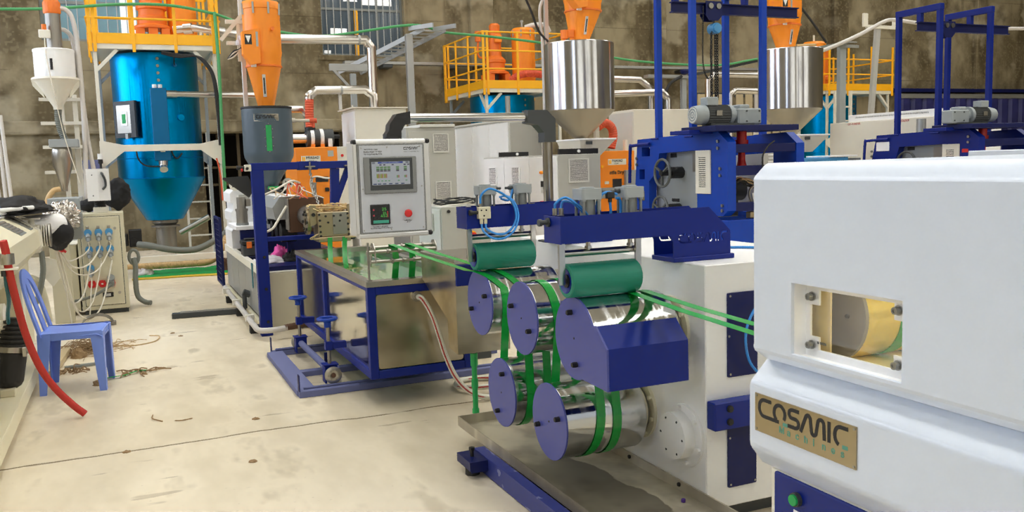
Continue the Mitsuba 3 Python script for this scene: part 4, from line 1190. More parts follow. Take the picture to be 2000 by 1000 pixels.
one('cloth', heap((1.27, 9.15, .566), .16, .06, 3), 'cloth_white', 'crumpled white cloth beside the toolbox on the blue deck', 'cloth', smooth=True)
one('cloth', heap((1.42, 9.35, .566), .10, .13, 5), 'pink', 'crumpled pink cloth on the blue deck behind the gantry post', 'cloth', smooth=True)
one('cloth', heap((1.50, 9.15, .566), .10, .08, 8), 'black_cloth', 'crumpled dark cloth next to the pink one on the blue deck', 'cloth', smooth=True)
one('rag', [ext(Polygon([(8.78, .60), (8.80, .48), (8.795, .37), (8.83, .35), (8.86, .39), (8.85, .50), (8.86, .60)]), 'yz', 1.060, 1.068)], 'hose_teal', 'teal rag hanging over the white edge of the extruder base', 'rag')
one('metal_sheet', [hull([(.80, 8.35, 1.44), (1.02, 8.35, 1.452), (1.075, 8.40, 1.345), (1.04, 8.45, 1.255), (.80, 8.36, 1.425), (1.03, 8.47, 1.25), (1.02, 8.37, 1.44), (1.08, 8.41, 1.335)])], 'charcoal', 'dark grey tilted cover plate left of the gantry post', 'cover')
t = Thing('machine_guard', 'dark blue wire grid guard at the back of the extruder base', 'guard')
t.p('frame', [bx(1.02, 1.05, y, y + .03, .06, .92) for y in (11.48, 12.17)] + [bx(1.02, 1.05, 11.5, 12.18, z, z + .03) for z in (.06, .89)], 'blue_dark', False)
t.p('grid', [bx(1.03, 1.038, 11.50 + i * .075, 11.512 + i * .075, .08, .9) for i in range(9)] + [bx(1.03, 1.038, 11.5, 12.18, .12 + i * .07, .132 + i * .07) for i in range(12)], 'blue_dark', False, kind='stuff')

# hopper and loader above the extruder
t = Thing('feed_hopper', 'dark grey round hopper with a green sight strip and COSMIC plate, under the orange loader', 'hopper')
HX, HY = 1.535, 10.5
t.p('shell', rev([(.0, 2.205), (.26, 2.205), (.278, 2.19), (.280, 2.17), (.280, 1.70), (.272, 1.64), (.24, 1.58), (.09, 1.33), (.085, 1.28), (0, 1.28)], (HX, HY, 0), 'z', 64), 'hopper_grey')
t.p('lid_ring', rev([(.262, 2.195), (.285, 2.195), (.285, 2.215), (.262, 2.215)], (HX, HY, 0), 'z', 64), 'rubber')


def curved(poly, cx, cy, r, a0, t=.003):
    """bend a flat x-z shape round a vertical cylinder, a0 the azimuth (deg) of x = 0"""
    g = list(getattr(poly, 'geoms', [poly]))
    m = cat_mesh([trimesh.creation.extrude_polygon(q.segmentize(.015), t, engine='earcut') for q in g])
    v = m.vertices
    a = math.radians(a0) + v[:, 0] / r
    rr = r + v[:, 2]
    return trimesh.Trimesh(np.c_[cx + rr * np.cos(a), cy + rr * np.sin(a), v[:, 1]], m.faces, process=False)


FA = -100
sp = t.p('sight_strip', curved(sbox(-.030, 1.71, .030, 2.00), HX, HY, .280, FA + 4, .004), 'green')
for (u, z) in ((0, 2.015), (-.04, 1.955), (.04, 1.955), (-.04, 1.86), (.04, 1.86), (-.04, 1.765), (.04, 1.765), (0, 1.70)):
    a = math.radians(FA + 4) + u / .28
    sub(sp, 'bolt', cyl((HX + .28 * math.cos(a), HY + .28 * math.sin(a), z), (HX + .29 * math.cos(a), HY + .29 * math.sin(a), z), .006, 8), 'fine_bolt')
dk, tl = logo(.23)
np2 = t.p('nameplate', curved(sbox(-.14, 2.045, .14, 2.125), HX, HY, .280, FA, .003), 'steel_satin')
sub(np2, 'lettering', curved(shapely.affinity.translate(dk, -.115, 2.075), HX, HY, .2832, FA, .0015), 'ink')
t.p('throat', [cyl((HX, HY, 1.20), (HX, HY, 1.30), .10, 28), cyl((HX, HY, 1.245), (HX, HY, 1.265), .13, 28)], 'charcoal')
t.p('slide_gate', bx(HX - .05, HX + .07, HY - .125, HY - .10, 1.275, 1.31, .003), 'green')
t.p('level_sensor', [cyl((HX + .27, HY - .05, 2.06), (HX + .50, HY - .15, 2.05), .018, 12), cyl((HX + .27, HY - .05, 2.06), (HX + .31, HY - .06, 2.06), .028, 12)], 'cable_white')
hd = t.p('sensor_head', [cyl((HX + .46, HY - .14, 2.05), (HX + .54, HY - .155, 2.05), .028, 16), cyl((HX + .50, HY - .15, 2.03), (HX + .50, HY - .15, 1.97), .016, 10)], 'orange_red')


def loader(key, label, cx, cy, zb, zt, r, r0, cone_h, slant=0.0, box=True, group='orange vacuum loaders on the hoppers'):
    """orange vacuum loader: cone, body, strap clips, junction box"""
    t = Thing(key, label, 'loader', group)
    zc = zb + cone_h
    n = 48
    a = np.arange(n) * 2 * np.pi / n
    lo = np.c_[cx + slant + r0 * np.cos(a), cy + r0 * np.sin(a), np.full(n, zb)]
    hi = np.c_[cx + r * .93 * np.cos(a), cy + r * .93 * np.sin(a), np.full(n, zc)]
    i = np.arange(n)
    j = (i + 1) % n
    t.p('cone', trimesh.Trimesh(np.vstack([lo, hi]), np.vstack([np.stack([i, j, j + n], 1), np.stack([i, j + n, i + n], 1)]), process=False), 'orange')
    t.p('clamp_ring', rev([(r * .93, -.012), (r * .985, -.008), (r * .985, .008), (r * .93, .012)], (cx, cy, zc), 'z', 56), 'orange_deep')
    t.p('body', rev([(r * .93, zc), (r * .96, zc + .10), (r * 1.02, zc + .16), (r, zc + .19), (r, zt - .07), (r * 1.03, zt - .065), (r * 1.03, zt - .01), (r * .96, zt + .02), (0, zt + .025)], (cx, cy, 0), 'z', 56), 'orange')
    for k in range(8):
        aa = k * math.pi / 4 + .25
        ca, sa = math.cos(aa), math.sin(aa)
        t.p('clip', [bar((cx + r * 1.035 * ca, cy + r * 1.035 * sa, zt - .13), (cx + r * 1.05 * ca, cy + r * 1.05 * sa, zt - .005), .02, .012)], 'galvanised')
    aa = math.radians(-101)
    s = t.p('sight_glass', None if False else [bar((cx + slant * .45 + (r0 + (r * .93 - r0) * .25) * math.cos(aa), cy + (r0 + (r * .93 - r0) * .25) * math.sin(aa) - .004, zb + .25 * cone_h), (cx + slant * .2 + (r0 + (r * .93 - r0) * .78) * math.cos(aa), cy + (r0 + (r * .93 - r0) * .78) * math.sin(aa) - .004, zb + .78 * cone_h), .036, .012)], 'frame_alu')
    sub(s, 'slot', [bar((cx + slant * .4 + (r0 + (r * .93 - r0) * .32) * math.cos(aa), cy + (r0 + (r * .93 - r0) * .32) * math.sin(aa) - .012, zb + .32 * cone_h), (cx + slant * .24 + (r0 + (r * .93 - r0) * .70) * math.cos(aa), cy + (r0 + (r * .93 - r0) * .70) * math.sin(aa) - .012, zb + .70 * cone_h), .014, .006)], 'charcoal')
    if box:
        bxm = t.p('junction_box', ext([(cx - r * 1.2, zc + .115), (cx - r * 1.2, zc + .36), (cx - r * .3, zc + .40), (cx - r * .3, zc + .02), (cx - r * .8, zc + .0)], 'xz', cy - r * 1.12, cy - r * .45), 'orange')
        sub(bxm, 'warning_label', [bx(cx - r * 1.08, cx - r * .72, cy - r * 1.125, cy - r * 1.118, zc + .22, zc + .33)], 'ink', False)
        sub(bxm, 'warning_triangle', ext([(cx - r * 1.05, zc + .315), (cx - r * .75, zc + .315), (cx - r * .9, zc + .235)], 'xz', cy - r * 1.131, cy - r * 1.125), 'white', False)
        sub(bxm, 'data_plate', bx(cx - r * .5, cx - r * .38, cy - r * 1.125, cy - r * 1.118, zc + .2, zc + .36), 'galvanised', False)
        sub(bxm, 'flap', bx(cx - r * .78, cx - r * .5, cy - r * .85, cy - r * .75, zc - .02, zc + .04, .004), 'white', False)
    return t


t = loader('vacuum_loader', 'orange vacuum loader on the dark grey hopper, left', 1.535, 10.5, 2.21, 3.37, .207, .087, .46)
t.p('mast', bx(1.335, 1.385, 10.86, 10.91, 2.20, 3.55, .003), 'frame_alu', False)
t.p('knob', cyl((1.62, 10.30, 3.07), (1.62, 10.26, 3.07), .02, 12), 'orange_deep')
# ------------------------------------------------------------------ mid-ground: drying unit, ducts, cabinets


def dryer_unit(x0, x1, y0, y1, z1, label, full):
    t = Thing('dryer_unit', label, 'dryer', 'orange dryer units behind the extruders')
    t.p('casing', bx(x0, x1, y0, y1, .25, z1, .006), 'orange')
    t.p('side_panel', bx(x1, x1 + .16, y0 + .02, y1, .25, z1, .004), 'ivory')
    t.p('knob', cyl((x1 + .07, y0 + .02, z1 - .12), (x1 + .07, y0 + .005, z1 - .12), .018, 16), 'red')
    t.p('foot_frame', [bx(x0 + .05, x0 + .12, y0 + .05, y1 - .05, 0, .25), bx(x1 - .12, x1 - .05, y0 + .05, y1 - .05, 0, .25)], 'charcoal', False)
    b = t.p('badge', bx(x0 + (.07 if full else .18), x0 + (.33 if full else .48), y0 - .003, y0, z1 - .20, z1 - .115), 'ivory', False)
    bxs = x0 + (.07 if full else .18)
    sub(b, 'lettering', text('PRASAD', .032, '-y', (bxs + .065, y0 - .003, z1 - .157), True, width=.17), 'ink')
    sub(b, 'lettering', text('GROUP', .014, '-y', (bxs + .10, y0 - .003, z1 - .188), True, width=.07), 'ink')
    sub(b, 'emblem', [bx(bxs + .012, bxs + .03, y0 - .004, y0 - .003, z1 - .185, z1 - .13), bx(bxs + .036, bxs + .054, y0 - .004, y0 - .003, z1 - .185, z1 - .13)], 'yellow', False, kind='stuff')
    if full:
        t.p('data_plate', bx(x1 - .13, x1 - .05, y0 - .003, y0, z1 - .13, z1 - .05), 'cabinet_mid', False)
        t.p('display', [bx(x0 + .25, x0 + .42, y0 - .004, y0, z1 - .47, z1 - .40)], 'ink', False)
        t.p('handle', bx(x0 + .37, x0 + .42, y0 - .03, y0, z1 - .60, z1 - .55, .004), 'black', False)
    else:
        put(t.key + '__lettering', text('alfa Dryer', .045, '-y', (x0 + .20, y0 - .003, z1 - .33), True, width=.3), 'ink')
        t.p('display', bx(x0 + .25, x0 + .40, y0 - .005, y0, z1 - .52, z1 - .40, .003), 'ink', False)
        t.p('label', bx(x0 + .12, x0 + .19, y0 - .003, y0, z1 - .47, z1 - .43), 'ivory', False)
        t.p('lock', cyl((x0 + .08, y0, z1 - .22), (x0 + .08, y0 - .015, z1 - .22), .02, 16), 'yellow')
        t.p('control_box', bx(x0 + .44, x0 + .62, y0 - .06, y0, z1 - .70, z1 - .28, .004), 'grey_paint', False)
    return t


t = dryer_unit(2.10, 2.66, 12.0, 12.9, 1.785, 'orange PRASAD dryer unit behind the dark grey hopper', True)
f_ = t.p('filter_drum', cyl((2.30, 12.25, 1.915), (2.66, 12.25, 1.915), .118, 32), 'charcoal')
sub(f_, 'end_stub', cyl((2.66, 12.25, 1.93), (2.76, 12.25, 1.93), .03, 14), 'black')
for x in (2.345, 2.475):
    sub(f_, 'clamp_band', rev([(.119, 0), (.124, 0), (.124, .05), (.119, .05)], (x, 12.25, 1.915), 'x', 32), 'white')
    sub(f_, 'bracket', bx(x, x + .055, 12.16, 12.34, 1.785, 1.83), 'orange', False)
t.p('inlet_pipe', cyl((1.80, 12.25, 1.91), (2.30, 12.25, 1.91), .065, 24), 'duct')
t.p('pressure_gauge', cyl((2.60, 12.12, 1.79), (2.60, 12.12, 1.90), .03, 14), 'white')


def ribbed(P, r, n=16, pitch=.028, s=8, amp=.16):
    """corrugated flexible hose"""
    Q = smooth_path(P, s)
    seg = np.r_[0, np.cumsum(np.linalg.norm(np.diff(Q, axis=0), axis=1))]
    m = max(4, int(seg[-1] / pitch * 2))
    d = np.linspace(0, seg[-1], m)
    C = np.stack([np.interp(d, seg, Q[:, i]) for i in range(3)], 1)
    tt = np.gradient(C, axis=0)
    tt /= np.linalg.norm(tt, axis=1, keepdims=True)
    a = np.cross([0, 0.3, 1.0], tt[0])
    if np.linalg.norm(a) < .2:
        a = np.cross([0, 1.0, 0], tt[0])
    a /= np.linalg.norm(a)
    c = circle(1.0, n)
    v = []
    for k in range(m):
        a = a - tt[k] * (a @ tt[k])
        a /= np.linalg.norm(a)
        b = np.cross(tt[k], a)
        rr = r * (1 - (amp if k % 2 else 0))
        v.append(C[k] + rr * (c[:, :1] * a + c[:, 1:] * b))
    v = np.vstack(v)
    i, j = np.meshgrid(np.arange(m - 1), np.arange(n), indexing='ij')
    q = np.stack([i * n + j, i * n + (j + 1) % n, (i + 1) * n + (j + 1) % n, (i + 1) * n + j], -1).reshape(-1, 4)
    return trimesh.Trimesh(v, np.vstack([q[:, [0, 1, 2]], q[:, [0, 2, 3]]]), process=False)


one('flexible_hose', ribbed([(2.36, 12.25, 2.04), (2.36, 12.25, 2.25), (2.37, 12.25, 2.44)], .062, 18, .032, 8, .12), 'orange_red', 'orange-red corrugated hose rising from the filter drum to a shiny duct', 'hose')
one('hose_cuff', cyl((2.36, 12.25, 2.0), (2.36, 12.25, 2.06), .07, 20), 'black', 'black cuff at the foot of the orange-red corrugated hose', 'cuff')
t = Thing('air_duct', 'shiny metal duct arching from the orange-red hose to the white box', 'duct', 'shiny air ducts in front of the concrete wall')
t.p('duct', miter_pipe([(2.37, 12.25, 2.43), (2.37, 12.25, 2.49), (2.47, 12.25, 2.56), (3.15, 12.25, 2.575), (3.27, 12.25, 2.49), (3.28, 12.25, 2.30)], .058, 24), 'duct')
t.p('joint_band', rev([(.059, 0), (.063, 0), (.063, .03), (.059, .03)], (2.80, 12.25, 2.567), 'x', 24), 'galvanised')
t.p('stand', bx(2.785, 2.825, 12.28, 12.32, 2.30, 2.54), 'frame_alu', False)
t = Thing('air_duct', 'shiny metal duct running left to right and dropping behind the arched one', 'duct', 'shiny air ducts in front of the concrete wall')
t.p('duct', miter_pipe([(1.55, 13.0, 3.335), (3.38, 13.0, 3.365), (3.47, 13.0, 3.25), (3.46, 13.0, 0.0)], .068, 24), 'duct')
for x in (3.27,):
    t.p('joint_band', rev([(.069, 0), (.074, 0), (.074, .03), (.069, .03)], (x, 13.0, 3.362), 'x', 24), 'galvanised')
t = Thing('air_duct', 'thin shiny duct leaving the back of the dark grey hopper', 'duct', 'shiny air ducts in front of the concrete wall')
t.p('duct', miter_pipe([(1.78, 12.6, 2.32), (2.32, 12.6, 2.33), (2.40, 12.6, 2.24), (2.40, 12.6, 1.95)], .052, 20), 'duct')
t = Thing('regeneration_box', 'tall white sheet-metal box under the arched duct', 'box')
t.p('casing', bx(2.93, 3.66, 12.0, 12.75, .2, 2.30, .006), 'ivory')
t.p('top_flange', [bx(2.87, 3.68, 11.96, 12.8, 2.30, 2.315), cyl((2.90, 12.0, 2.315), (2.90, 12.0, 2.34), .012, 8)], 'ivory', False)
t.p('side_skin', bx(2.915, 2.93, 12.0, 12.75, .2, 2.26), 'white', False)
t.p('foot', bx(2.95, 3.64, 12.05, 12.7, 0, .2), 'charcoal', False)

# cable ladders on posts
t = Thing('cable_ladder', 'galvanised cable ladder sloping up to a post in front of the barred window', 'cable ladder')
a, b = np.array([3.42, 15.0, 3.10]), np.array([4.60, 13.9, 3.70])
for d in (0, .42):
    o = np.array([d * .9, -.12 * 0 + d * .1, 0])
    t.p('rail', [bar(a + o, b + o, .03, .075)], 'galvanised', False)
for k in range(14):
    c = a + (b - a) * (k + .5) / 14
    t.p('rung', bar(c, c + np.array([.38, .042, 0]), .025), 'galvanised', False)
for d in (0, .42):
    t.p('end_rail', bar((4.36 + d, 13.95, 3.70), (4.62 + d * .9, 13.5, 3.70), .03, .07), 'galvanised', False)
t.p('post', bx(4.31, 4.42, 13.95, 14.05, 0, 3.62, .003), 'galvanised', False)
t.p('post', bx(3.38, 3.47, 14.0, 14.08, 0, 2.98, .003), 'grey_paint', False)
t.p('cross_arm', [bx(3.05, 3.75, 14.0, 14.05, 3.02, 3.13, .002), bar((3.10, 14.02, 3.05), (3.42, 14.02, 2.7), .04)], 'galvanised', False)
t = Thing('wall_tray', 'thin galvanised cable tray fixed along the concrete wall', 'cable tray')
t.p('tray', bx(4.3, 15.2, 18.25, 18.48, 3.63, 3.69, .002), 'galvanised', False)
for x in (5.1, 6.55, 9.6, 12.6):
    t.p('bracket', bx(x, x + .20, 18.2, 18.62, 3.56, 3.63, .002), 'charcoal', False)


def louvre(parent, face, a0, a1, c, z0, z1, n, mat_='cabinet_grey', t_=None):
    """ventilation grille: a frame and sloped slats on a cabinet face. face '-y': a is x, c is y; '-x': a is y, c is x"""
    def m(u0, u1, d0, d1, w0, w1, b=0):
        return bx(u0, u1, c - d1, c - d0, w0, w1, b) if face == '-y' else bx(c - d1, c - d0, u0, u1, w0, w1, b)
    k = sub(parent, 'vent', [m(a0, a1, 0, .004, z0, z1)], 'cabinet_edge', False)
    fw = (a1 - a0) * .06
    put(parent + '__vent_frame', [m(a0, a0 + fw, 0, .014, z0, z1), m(a1 - fw, a1, 0, .014, z0, z1), m(a0, a1, 0, .014, z0, z0 + fw), m(a0, a1, 0, .014, z1 - fw, z1)], mat_, False)
    st = (z1 - z0 - 2 * fw) / n
    for i in range(n):
        z = z0 + fw + i * st
        put(parent + '__vent_slat', m(a0 + fw, a1 - fw, .002, .013, z, z + st * .58), mat_, False)


t = Thing('tall_cabinet', 'tall grey control cabinet with two louvred vents, behind the operator panel', 'cabinet')
bd = t.p('body', bx(2.58, 3.10, 8.5, 9.1, .1, 1.875, .004), 'cabinet_mid', False)
t.p('door', bx(2.60, 3.085, 8.488, 8.5, .15, 1.84, .003), 'cabinet_mid', False)
t.p('roof', bx(2.72, 3.09, 8.47, 9.1, 1.875, 1.905, .003), 'cabinet_grey', False)
t.p('plinth', bx(2.58, 3.10, 8.52, 9.1, 0, .1), 'charcoal', False)
louvre(t.key, '-y', 2.852, 3.02, 8.488, 1.62, 1.81, 14)
louvre(t.key, '-y', 2.862, 3.03, 8.488, 1.10, 1.33, 15)
t = Thing('small_cabinet', 'low grey control cabinet with a red knob, a cable coil lying on it', 'cabinet')
t.p('body', bx(2.13, 2.52, 6.2, 6.75, .1, 1.185, .004), 'cabinet_mid', False)
t.p('side_door', bx(2.122, 2.13, 6.22, 6.74, .12, 1.165, .002), 'cabinet_grey', False)
t.p('plinth', bx(2.14, 2.5, 6.22, 6.7, 0, .1), 'charcoal', False)
louvre(t.key, '-x', 6.36, 6.62, 2.122, 1.00, 1.13, 9)
t.p('lock', cyl((2.185, 6.2, 1.15), (2.185, 6.188, 1.15), .012, 14), 'black')
kb = t.p('stop_knob', [cyl((2.37, 6.2, .965), (2.37, 6.16, .965), .020, 20)], 'red')
sub(kb, 'ring', rev([(.02, -.006), (.032, -.006), (.032, 0), (.02, 0)], (2.37, 6.2, .965), 'y', 24), 'yellow')
t.p('display', bx(2.32, 2.42, 6.19, 6.2, 1.04, 1.10, .002), 'ink', False)
t = Thing('cable_coil', 'tangled coil of dark cable lying on the low grey control cabinet', 'cable')
for i in range(6):
    a0 = rng.random() * 6
    n = 22
    aa = a0 + np.arange(n) * 2 * np.pi / n
    ra, rb = .13 + .05 * rng.random(), .14 + .08 * rng.random()
    t.p('loop', tube(np.c_[2.32 + .02 * i / 6 + ra * np.cos(aa), 6.45 + rb * np.sin(aa), 1.192 + .007 * i + .008 * np.sin(3 * aa + i)], .0055, 6, 3, True), 'rubber' if i % 3 else 'cable_white')

t = Thing('door_cabinet', 'long light-grey switch cabinet with louvred doors, indicator lamps and a small display', 'cabinet')
t.p('body', bx(4.012, 4.50, 8.0, 10.02, .1, 1.565, .004), 'cabinet_mid', False)
for (y0, y1) in ((9.37, 10.01), (8.69, 9.36), (8.01, 8.68)):
    d = t.p('door', bx(4.0, 4.012, y0, y1, .14, 1.55, .002), 'white', False)
t.p('plinth', bx(4.03, 4.48, 8.02, 10.0, 0, .1), 'charcoal', False)
louvre(t.key, '-x', 9.58, 9.82, 4.0, 1.23, 1.45, 12, 'white')
louvre(t.key, '-x', 8.92, 9.14, 4.0, 1.23, 1.45, 12, 'white')
for y, c, g in ((8.36, 'orange', (.9, .5, .2)), (8.28, 'yellow', (.9, .7, .4)), (8.20, 'blue', (.1, .12, .9))):
    k = t.p('indicator_lamp', rev([(0, -.03), (.014, -.026), (.017, -.014), (.017, 0), (0, 0)], (4.0, y, 1.385), 'x', 16), c)
dp = t.p('display', bx(3.985, 4.0, 8.25, 8.37, 1.215, 1.30, .003), 'cabinet_grey', False)
sub(dp, 'glass', bx(3.983, 3.985, 8.26, 8.36, 1.235, 1.295), 'ink', False)
t.p('key_row', [bx(3.988, 4.0, 8.25, 8.37, 1.17, 1.205, .002)], 'cabinet_grey', False)
t.p('stop_knob', [cyl((4.0, 8.33, 1.06), (3.96, 8.33, 1.06), .028, 20)], 'red')
louvre(t.key, '-y', 4.125, 4.36, 8.0, 1.275, 1.52, 16)
for (x0, x1, y) in ((4.03, 4.48, 8.005), (4.03, 4.40, 9.55)):
    lf = t.p('lifting_bar', bx(x0, x1, y, y + .04, 1.566, 1.62, .003), 'black', False)
    sub(lf, 'eye_bolt', cyl((x0 + .22, y, 1.595), (x0 + .22, y - .012, 1.595), .017, 16), 'white')
t = Thing('wardrobe_cabinet', 'tall white switch cabinet row with plain doors, behind the light-grey cabinet', 'cabinet')
t.p('body', bx(4.782, 5.42, 11.0, 13.7, .1, 2.06, .004), 'cabinet_grey', False)
for i in range(4):
    t.p('door', bx(4.77, 4.782, 11.01 + i * .67, 11.67 + i * .67, .14, 2.04, .002), 'white', False)
t.p('end_panel', bx(4.80, 5.41, 10.988, 11.0, .14, 2.03, .002), 'cabinet_mid', False)
t.p('roof', bx(4.76, 5.44, 10.98, 13.72, 2.06, 2.09, .004), 'cabinet_grey', False)
t.p('plinth', bx(4.80, 5.4, 11.02, 13.68, 0, .1), 'charcoal', False)
t.p('door_lock', bx(4.765, 4.77, 11.62, 11.65, 1.2, 1.3), 'charcoal', False)
# ------------------------------------------------------------------ left side: beige machine, socket cabinet, chair
t = Thing('film_machine', 'cream painted extruder along the left edge, with slanted covers and a low floor beam', 'extruder')
hexp = Polygon([(-1.62, .98), (-1.40, 1.19), (-.90, 1.19), (-.70, 1.06), (-.69, .93), (-.88, .70), (-1.35, .66), (-1.62, .78)])
t.p('barrel_cover', ext(hexp, 'xz', 4.6, 8.25), 'cream', False)
t.p('cover_ridge', bx(-1.42, -.885, 4.6, 8.3, 1.19, 1.202, .003), 'frame_alu', False)


def on_slope(y0, y1, u0, u1, d=.004):
    """a plate lying on the upper sloping cover, u from 0 (top edge) to 1 (lower edge)"""
    a, b = np.array([-.90, 1.19]), np.array([-.70, 1.06])
    n = np.array([.13, .20]) / math.hypot(.13, .20)
    p0, p1 = a + (b - a) * u0, a + (b - a) * u1
    return hull([(p[0] + n[0] * q, y, p[1] + n[1] * q) for p in (p0, p1) for q in (-.002, d) for y in (y0, y1)])


for (y0, y1) in ((7.25, 7.62), (7.95, 8.15), (5.2, 5.6)):
    k = t.p('vent_plate', on_slope(y0, y1, .12, .88), 'grey_steel', False)
    for i in range(6):
        sub(k, 'vent_slat', on_slope(y0 + .02, y1 - .02, .17 + i * .11, .24 + i * .11, .009), 'steel_dull', False)
t.p('cover_band', hull([(-.91, y, 1.205) for y in (8.25, 8.32)] + [(-.685, y, 1.06) for y in (8.25, 8.32)] + [(-.675, y, .92) for y in (8.25, 8.32)] + [(-.9, y, .72) for y in (8.25, 8.32)] + [(-1.3, y, .72) for y in (8.25, 8.32)] + [(-1.3, y, 1.2) for y in (8.25, 8.32)]), 'ivory', False)
fl = t.p('head_flange', [cyl((-.79, 8.45, 1.0), (-.73, 8.45, 1.0), .085, 28), bx(-.90, -.70, 8.36, 8.55, .86, 1.09, .01)], 'ivory')
for i in range(4):
    sub(fl, 'fin', rev([(.04, 0), (.092, 0), (.092, .008), (.04, .008)], (-.705 + i * .018, 8.45, 1.0), 'x', 28), 'ivory')
sub(fl, 'ring', rev([(.03, 0), (.10, 0), (.10, .012), (.03, .012)], (-.632, 8.45, 1.0), 'x', 32), 'steel_satin')
sub(fl, 'screw_cap', [cyl((-.76, 8.45, 1.085), (-.76, 8.45, 1.14), .025, 16), cyl((-.76, 8.45, 1.14), (-.76, 8.45, 1.155), .07, 24)], 'ivory')
t.p('pedestal', [bx(-1.45, -.93, 5.2, 6.2, .15, .80, .004), bx(-1.3, -.84, 7.4, 8.3, .12, .75, .004)], 'cream', False) if False else None
t.p('pedestal', bx(-1.45, -.95, 4.8, 5.9, .15, .80, .004), 'cream', False)
t.p('pedestal', bx(-1.30, -.80, 7.75, 8.35, .12, .86, .004), 'cream', False)
t.p('leg_plate', bx(-.80, -.775, 7.45, 7.60, .14, .80, .003), 'ivory', False)
t.p('floor_beam', bx(-.80, -.68, 2.2, 7.52, .048, .152, .004), 'cream', False)
t.p('floor_beam', bx(-1.55, -1.40, 2.2, 8.4, .048, .152, .004), 'cream', False)
t.p('cross_beam', [bx(-1.40, -.90, y, y + .12, .05, .14) for y in (7.4,)], 'cream', False)
t.p('cross_beam', bx(-1.40, -.90, 5.0, 5.12, .05, .14), 'cream', False)
for y in (2.6, 4.6, 7.3):
    t.p('foot', bx(-.84, -.74, y, y + .1, 0, .048), 'charcoal', False)
t.p('power_cable', tube([(-.70, 8.42, .87), (-.70, 8.40, .70), (-.74, 8.40, .52), (-.78, 8.38, .42)], .022, 10), 'hose_grey')
t.p('elbow_pipe', tube([(-.84, 8.5, .65), (-.76, 8.5, .60), (-.72, 8.5, .45), (-.70, 8.5, .25)], .035, 12), 'cream')
t.p('gear_bracket', ext([(-.72, .82), (-.60, .78), (-.58, .62), (-.64, .55), (-.72, .66)], 'xz', 8.5, 8.52), 'ivory', False)

t = Thing('vacuum_filter', 'black ribbed filter drum with a metal clamp on the left machine beside the red hose', 'filter')
c0, c1 = np.array([-.765, 6.22, .19]), np.array([-.705, 6.25, .60])
ax = (c1 - c0)
M, L = frame_of(c0, c1)


def ax_rev(pr, n=36):
    m = rev(pr, (0, 0, 0), 'z', n)
    m.apply_transform(M)
    return m


t.p('drum', ax_rev([(0, 0), (.045, 0), (.07, .02), (.082, .05), (.088, .20), (.088, .235), (0, .235)]), 'rubber')
t.p('clamp', ax_rev([(.088, .225), (.094, .228), (.094, .262), (.088, .265)]), 'steel_satin')
t.p('clamp_bolt', [cyl((-.65, 6.16, .42), (-.63, 6.15, .42), .012, 10), bx(-.665, -.64, 6.14, 6.18, .39, .45, .003)], 'steel_satin')
rb_ = [(.08, .262)]
for i in range(6):
    z = .265 + i * .028
    r = .088 - .005 * i
    rb_ += [(r, z), (r, z + .012), (r - .016, z + .018), (r - .016, z + .026)]
rb_ += [(.05, .44), (0, .44)]
t.p('boot', ax_rev(rb_), 'rubber')
t.p('inlet_pipe', [cyl((-.98, 6.25, .565), (-.74, 6.25, .575), .042, 24)], 'ivory')
t.p('inlet_flange', [cyl((-.80, 6.35, .60), (-.775, 6.35, .60), .115, 36), cyl((-.83, 6.0, .53), (-.80, 6.0, .53), .10, 36)], 'ivory') if False else None
t.p('inlet_flange', cyl((-.80, 6.45, .57), (-.775, 6.45, .57), .125, 36), 'ivory')
t.p('end_flange', cyl((-.80, 5.98, .47), (-.775, 5.98, .47), .095, 36), 'cream')
t.p('saddle', bx(-.90, -.72, 6.12, 6.32, .152, .20, .004), 'cream', False)
t = Thing('pump_motor', 'cream motor with a ribbed round end cover at the lower left corner', 'motor')
t.p('body', cyl((-1.25, 5.72, .285), (-.85, 5.72, .285), .125, 32), 'cream')
t.p('end_cover', rev([(0, .10), (.07, .095), (.115, .06), (.13, .0), (0, 0)], (-.85, 5.72, .285), 'x', 36), 'ivory')
for i in range(8):
    a = i * math.pi / 4
    t.p('fin', bar((-1.2, 5.72 + .128 * math.cos(a), .285 + .128 * math.sin(a)), (-.87, 5.72 + .128 * math.cos(a), .285 + .128 * math.sin(a)), .012, .02), 'cream', False)
t.p('base', bx(-1.2, -.9, 5.62, 5.82, .152, .19), 'cream', False)
for (P, m, r, lb) in (([(-.655, 5.62, .97), (-.66, 5.66, .90), (-.665, 5.75, .80), (-.70, 5.95, .70), (-.725, 6.15, .61)], 'hose_teal', .011, 'thin teal hose hanging behind the red hose'),):
    one('thin_hose', tube(P, r, 10), m, lb, 'hose')
one('red_hose', tube([(-.645, 5.55, 1.155), (-.638, 5.56, 1.10), (-.632, 5.6, .965), (-.622, 5.70, .79), (-.600, 5.80, .58), (-.555, 5.90, .37), (-.49, 5.95, .22), (-.40, 5.98, .09), (-.335, 5.98, .022)], .021, 16), 'red_hose', 'thick red hose leaning from the left machine down to the floor', 'hose')
t = Thing('pipe_clamp', 'metal ring clamp holding the red hose to the left machine', 'clamp')
t.p('ring', rev([(.024, -.03), (.036, -.03), (.036, .03), (.024, .03)], (-.635, 5.58, 1.05), 'z', 24), 'steel_satin')
t.p('bracket', [bx(-.72, -.668, 5.56, 5.60, 1.0, 1.09, .004), bx(-.70, -.585, 5.54, 5.62, .99, 1.0)], 'ivory', False)
t.p('socket', cyl((-.66, 5.58, .955), (-.66, 5.58, .985), .012, 14), 'charcoal')

